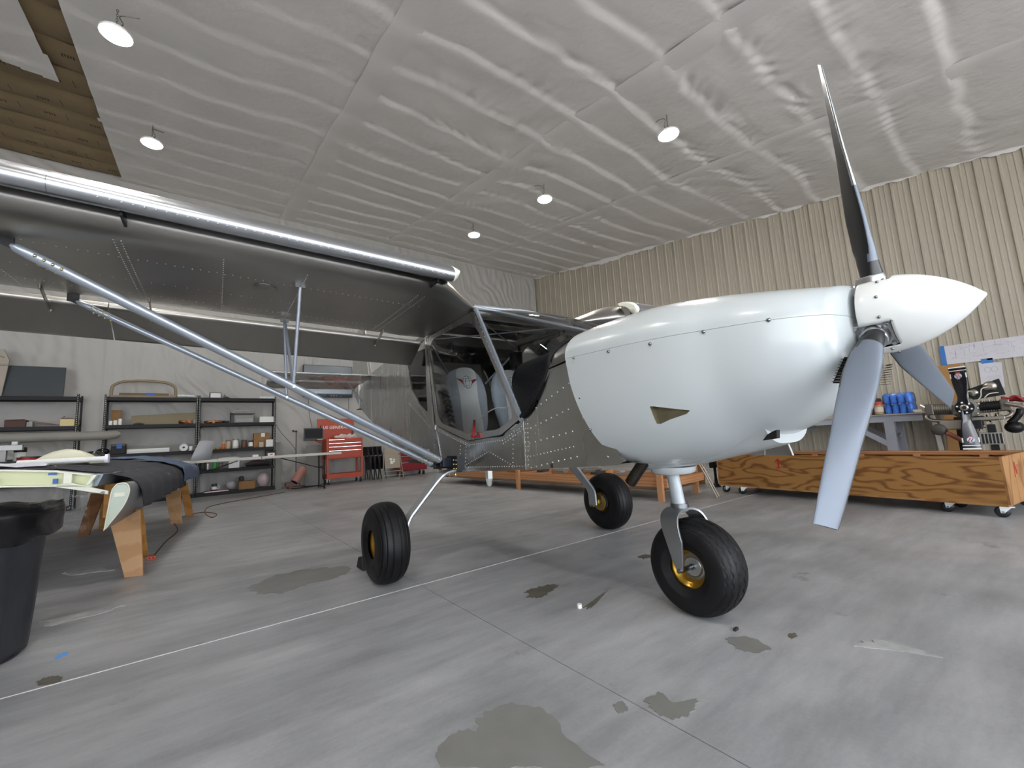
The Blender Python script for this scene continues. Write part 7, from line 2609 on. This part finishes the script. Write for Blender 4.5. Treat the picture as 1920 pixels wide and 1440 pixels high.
# propeller
hubp = obj('propeller_hub', MB().lathe([(0.03, -0.075), (0.055, -0.07), (0.055, -0.05), (0.115, -0.05), (0.118, 0.01), (0.07, 0.015), (0.07, 0.08)], (0, 0, HZ), axis='x', n=30), NAVY, t)
obj('hub_ring', MB().lathe([(0.028, -0.078), (0.052, -0.076), (0.052, -0.068), (0.028, -0.066)], (0, 0, HZ), axis='x', n=24, cap=False), EPIPE, hubp)
for k in range(6):
    a_ = 2 * PI * k / 6 + 0.3
    obj('hub_bolt', MB().cyl((-0.06, 0.085 * math.cos(a_), HZ + 0.085 * math.sin(a_)), (-0.045, 0.085 * math.cos(a_), HZ + 0.085 * math.sin(a_)), 0.014, 8), WSTR, hubp)
for sg in (1, -1):
    secs = []
    for k in range(16):
        q = k / 15
        r_ = lerp(0.05, 0.69, q)
        ch = interp(q, [0, 0.2, 0.5, 1.0], [0.17, 0.14, 0.20, 0.225])
        be = math.radians(interp(q, [0, 0.25, 1.0], [15, 32, 14]))
        th_ = interp(q, [0, 0.3, 1.0], [0.05, 0.035, 0.012])
        loop = []
        for j in range(16):
            w = 2 * PI * j / 16
            u_, v_ = math.cos(w) * ch / 2, math.sin(w) * th_ / 2
            loop.append((-0.02 + (u_ * math.sin(be) * sg + v_ * math.cos(be)), (u_ * math.cos(be) - v_ * math.sin(be) * sg), HZ + sg * r_))
        secs.append(loop)
    bl_ = obj('propeller_blade', MB().loft(secs), NAVY, t)

    def bl_face(q, dy):
        be = math.radians(interp(q, [0, 0.25, 1.0], [15, 32, 14]))
        th_ = interp(q, [0, 0.3, 1.0], [0.05, 0.035, 0.012])
        ch = interp(q, [0, 0.2, 0.5, 1.0], [0.17, 0.14, 0.20, 0.225])
        u_ = dy / math.cos(be)
        v_ = -th_ / 2 * math.sqrt(max(0.05, 1 - (2 * u_ / ch) ** 2)) - 0.0025
        return Vector((-0.02 + u_ * math.sin(be) * sg + v_ * math.cos(be), u_ * math.cos(be) - v_ * math.sin(be) * sg, HZ + sg * lerp(0.05, 0.69, q)))

    def stripe(name, q0, q1, y0, y1, m, n_=7):
        g = [[bl_face(lerp(q0, q1, i / 3), lerp(y0, y1, j / (n_ - 1))) for j in range(n_)] for i in range(4)]
        obj(name, MB().grid(g), m, bl_)
    stripe('tip_stripe', 0.965, 0.998, -0.105, 0.105, WSTR)
    stripe('tip_stripe', 0.885, 0.905, -0.103, 0.103, WSTR)
    stripe('edge_patch', 0.70, 0.82, 0.085, 0.10, WSTR)
    stripe('edge_patch', 0.70, 0.82, -0.10, -0.085, WSTR)
    oval = [[bl_face(0.75 + rr * 0.072 * math.sin(x_), rr * 0.045 * math.cos(x_)) + Vector((-0.001, 0, 0)) for rr in (0.02, 0.5, 1.0)] for x_ in [2 * PI * i / 24 for i in range(25)]]
    obj('oval_logo', MB().grid(oval), mat('logo_sky', '#b9d3e6', 0.4), bl_)
    ml = MB()
    for off in (-0.016, 0.016):
        path = [bl_face(0.75 + 0.05 * math.cos(PI * i / 10), off + 0.012 * math.sin(2 * PI * i / 10)) + Vector((-0.003, 0, 0)) for i in range(11)]
        ml.tube(path, 0.006, 5)
    obj('logo_letters', ml, mat('logo_scarlet', '#c03a3a', 0.4), bl_)
    stripe('logo_tag', 0.655, 0.672, -0.018, 0.018, mat('logo_scarlet', '#c03a3a', 0.4), 4)
    stripe('logo_tag', 0.832, 0.848, -0.03, 0.03, mat('logo_scarlet', '#c03a3a', 0.4), 4)
# panel with coils above, cooler and air box below, hoses
pn = obj('coil_panel', MB().prism([(0.60, -0.48, HZ + 0.18), (0.60, -0.02, HZ + 0.12), (0.60, 0.0, HZ + 0.30), (0.60, -0.44, HZ + 0.46)], (0.03, 0, 0)), EBLK, t, 0.004)
for (y_, z, r_) in ((-0.32, 0.34, 0.085), (-0.12, 0.25, 0.06)):
    obj('coil', MB().lathe([(r_ * 0.35, -0.03), (r_, -0.025), (r_, 0.0), (r_ * 0.6, 0.004)], (0.60, y_, HZ + z), axis='x', n=22), EPIPE, pn)
for pts_ in ([(0.58, -0.12, HZ + 0.26), (0.45, -0.06, HZ + 0.28), (0.35, -0.05, HZ + 0.18), (0.33, -0.05, HZ + 0.14)], [(0.58, -0.3, HZ + 0.33), (0.46, -0.22, HZ + 0.30), (0.40, -0.2, HZ + 0.18), (0.40, -0.16, HZ + 0.12)], [(0.5, -0.40, HZ + 0.22), (0.42, -0.30, HZ + 0.21), (0.36, -0.24, HZ + 0.15)]):
    obj('ignition_lead', MB().tube(spline(pts_, 5), 0.008, 7), mat('lead_white', '#d5d4c8', 0.4), t)
cl = obj('oil_cooler', MB().box(0.10, 0.20, -0.36, -0.10, HZ - 0.62, HZ - 0.43), mat('cooler_frame', '#a9a9a6', 0.4, 0.7), t, 0.004)
for k in range(6):
    obj('cooler_fin', MB().box(0.092, 0.10, -0.35 + 0.04 * k, -0.325 + 0.04 * k, HZ - 0.605, HZ - 0.445), EBLK, cl)
obj('air_filter', MB().ball((0.30, -0.50, HZ - 0.36), 0.12, 16, 10, (1.1, 0.95, 0.8)), EBLK, t)
obj('filter_duct', MB().tube(spline([(0.30, -0.46, HZ - 0.30), (0.30, -0.56, HZ - 0.18), (0.33, -0.60, HZ - 0.08)], 5), 0.045, 12), EBLK, t)
obj('intake_tray', MB().box(0.12, 0.55, -0.42, -0.06, HZ - 0.22, HZ - 0.17), EPIPE, t, 0.006)
obj('sump', MB().box(0.16, 0.60, -0.16, 0.16, HZ - 0.36, HZ - 0.15), EBLK, t, 0.012)
obj('muffler_can', MB().lathe([(0.02, -0.02), (0.085, -0.02), (0.10, 0.0), (0.10, 0.12), (0.05, 0.14)], (0.10, 0.36, HZ - 0.35), axis='x', n=24), mat('muffler_dark', '#4c4844', 0.5, 0.5), t)
obj('tail_pipe', MB().cyl((0.14, 0.28, HZ - 0.40), (0.25, -0.02, HZ - 0.66), 0.036, 14), ERUST, t)
obj('heat_wrap', MB().box(0.10, 0.20, 0.02, 0.34, HZ - 0.36, HZ - 0.20), mat('heat_shield', '#8c8378', 0.5, 0.4), t, 0.02)
rh = random.Random(8)
for k in range(7):
    y_ = -0.50 - 0.03 * k
    pts_ = [(0.25 + 0.05 * k, -0.42, HZ + 0.02 + 0.02 * k), (0.22 + 0.04 * k, y_ - 0.06, HZ + 0.14 - 0.02 * k), (0.25, y_ - 0.16, HZ + 0.10 + rh.uniform(-0.1, 0.1)), (0.40, y_ - 0.18, HZ + 0.02 + rh.uniform(-0.08, 0.08))]
    obj('red_hose', MB().tube(spline(pts_, 5), 0.016, 8), ERED, t)
obj('collector_pipe', MB().tube(spline([(0.12, -0.46, HZ + 0.02), (0.08, -0.62, HZ - 0.04), (0.10, -0.66, HZ - 0.14), (0.2, -0.80, HZ - 0.20)], 6), 0.032, 12), EPIPE, t)
for k in range(12):
    p0 = (rh.uniform(0.2, 0.6), rh.uniform(-0.40, -0.05), HZ - rh.uniform(0.16, 0.42))
    p1 = (p0[0] + rh.uniform(-0.1, 0.1), p0[1] + rh.uniform(-0.2, 0.2), p0[2] - rh.uniform(-0.05, 0.12))
    obj('small_line', MB().tube(spline([p0, ((p0[0] + p1[0]) / 2 - 0.05, (p0[1] + p1[1]) / 2, p0[2] + 0.04), p1], 4), 0.009, 6), (EPIPE, EBLK)[k % 2], t)
obj('stand_post', MB().box(0.30, 0.42, -0.30, -0.20, 0.06, HZ - 0.30).box(0.30, 0.42, 0.06, 0.16, 0.06, HZ - 0.30), EBLK, t, 0.006)
obj('stand_base', MB().box(-0.10, 0.80, -0.34, -0.22, 0, 0.08).box(-0.10, 0.80, 0.10, 0.22, 0, 0.08).box(0.66, 0.78, -0.34, 0.22, 0.08, 0.16), EBLK, t, 0.006)

# ---- low lumber frame behind the nose wheel
fa, fb = Vector((5.26, 6.75, 0)), Vector((5.40, 3.60, 0))
dd = (fb - fa).normalized()
ln0 = fb - dd * 6.3
t = thing('lumber_frame', 'long low table frame of new pine lumber behind the airplane', 'lumber frame', tuple(fb), math.atan2(-dd.x, dd.y) + PI)
# local: y runs from the near end (0) away to 6.3, x to the far side
for x_ in (0.0, 0.90):
    obj('rail', MB().box(x_ - 0.02, x_ + 0.02, 0.0, 6.3, 0.19, 0.315), PINE, t, 0.003)
for k, y_ in enumerate((0.05, 3.17, 6.2)):
    for x_ in (-0.045, 0.945):
        hgt = 0.37 if x_ < 0 else 0.46
        obj('leg', MB().box(x_ - 0.022, x_ + 0.022, y_, y_ + 0.09, 0.0, hgt), PINEV, t, 0.003)
for y_ in (0.02, 1.6, 3.2, 4.7, 6.25):
    obj('cross_member', MB().box(0.02, 0.88, y_, y_ + 0.04, 0.19, 0.315), PINE, t, 0.003)
obj('end_rail', MB().box(0.02, 0.96, -0.045, -0.005, 0.20, 0.32), PINE, t, 0.003)
obj('sheathing', MB().box(0.02, 0.88, 0.06, 6.2, 0.14, 0.155), mat('osb_dark', '#6b5038', 0.8), t)
ML = Matrix.Translation(fb) @ Matrix.Rotation(math.atan2(-dd.x, dd.y) + PI, 4, 'Z')
rr_ = random.Random(4)
for k in range(11):
    y_ = 1.0 + k * 0.46
    c_ = ML @ Vector((rr_.uniform(0.2, 0.7), y_, 0.317))
    m_ = mat(*(('scrap_a', '#8e8a85', 0.5, 0.4), ('scrap_b', '#3a3836', 0.7), ('scrap_c', '#6f6a5e', 0.7))[k % 3])
    a_ = rr_.uniform(0, PI)
    L_ = rr_.uniform(0.10, 0.20)
    d_ = Vector((math.cos(a_), math.sin(a_), 0))
    labs = ('grey metal offcut', 'dark rubber offcut', 'drab sheet offcut')
    o = obj('offcut', MB().bar(c_ - d_ * L_ + Vector((0, 0, 0.02)), c_ + d_ * L_ + Vector((0, 0, 0.02)), 0.14, 0.04).bar(c_ - d_ * L_ * 0.5 + Vector((0.05, 0.0, 0.05)), c_ + d_ * L_ * 0.6 + Vector((0, 0.05, 0.05)), 0.08, 0.03), m_, None, 0.003)
    tag(o, '%s lying on the long low lumber frame' % labs[k % 3], 'offcut', '%ss on the lumber frame' % labs[k % 3])
# tan tube stool legs beside the frame
t = thing('folding_stool', 'tan tubular folding stool standing by the lumber frame end', 'stool', (5.98, 3.33, 0), 0.3)
for sx in (-0.07, 0.05):
    obj('leg', MB().tube([(sx - 0.05, 0.12, 0.60), (sx, 0.0, 0.3), (sx + 0.06, -0.10, 0.008)], 0.011, 8), mat('tan_tube', '#b0a292', 0.4, 0.2), t)
for (z_, y_) in ((0.22, -0.03), (0.42, 0.05)):
    obj('rung', MB().tube([(-0.075 + 0.1 * (0.4 - z_), y_, z_), (0.06 + 0.1 * (0.4 - z_), y_, z_)], 0.008, 8), mat('tan_tube', '#b0a292', 0.4, 0.2), t)
obj('seat', MB().box(-0.20, 0.15, 0.0, 0.26, 0.59, 0.615), mat('tan_seat', '#9d917f', 0.6), t, 0.01)
tag(obj('folded_card', MB().prism([(7.05, 4.30, 0), (7.42, 4.18, 0), (7.42, 4.18, 0.52), (7.05, 4.30, 0.48)], (0.02, 0.12, 0)).box(7.06, 7.40, 4.36, 4.5, 0, 0.2), CARD), 'brown carton standing between lumber frame and plywood crate', 'carton')
# black jack stand at the crate's end
pj = at_floor(1344, 913)
t = thing('jack_stand', 'black post stand with a flared foot at the crate end', 'stand', (pj.x, pj.y, 0))
obj('post', MB().cyl((0, 0, 0.05), (0, 0, 0.62), 0.022, 12), EBLK, t)
obj('foot', MB().lathe([(0.07, 0), (0.065, 0.015), (0.03, 0.06), (0.024, 0.14)], n=18), EBLK, t)
obj('head', MB().box(-0.10, 0.03, -0.04, 0.04, 0.32, 0.62), mat('black_hood', '#0f0f11', 0.8), t, 0.01)
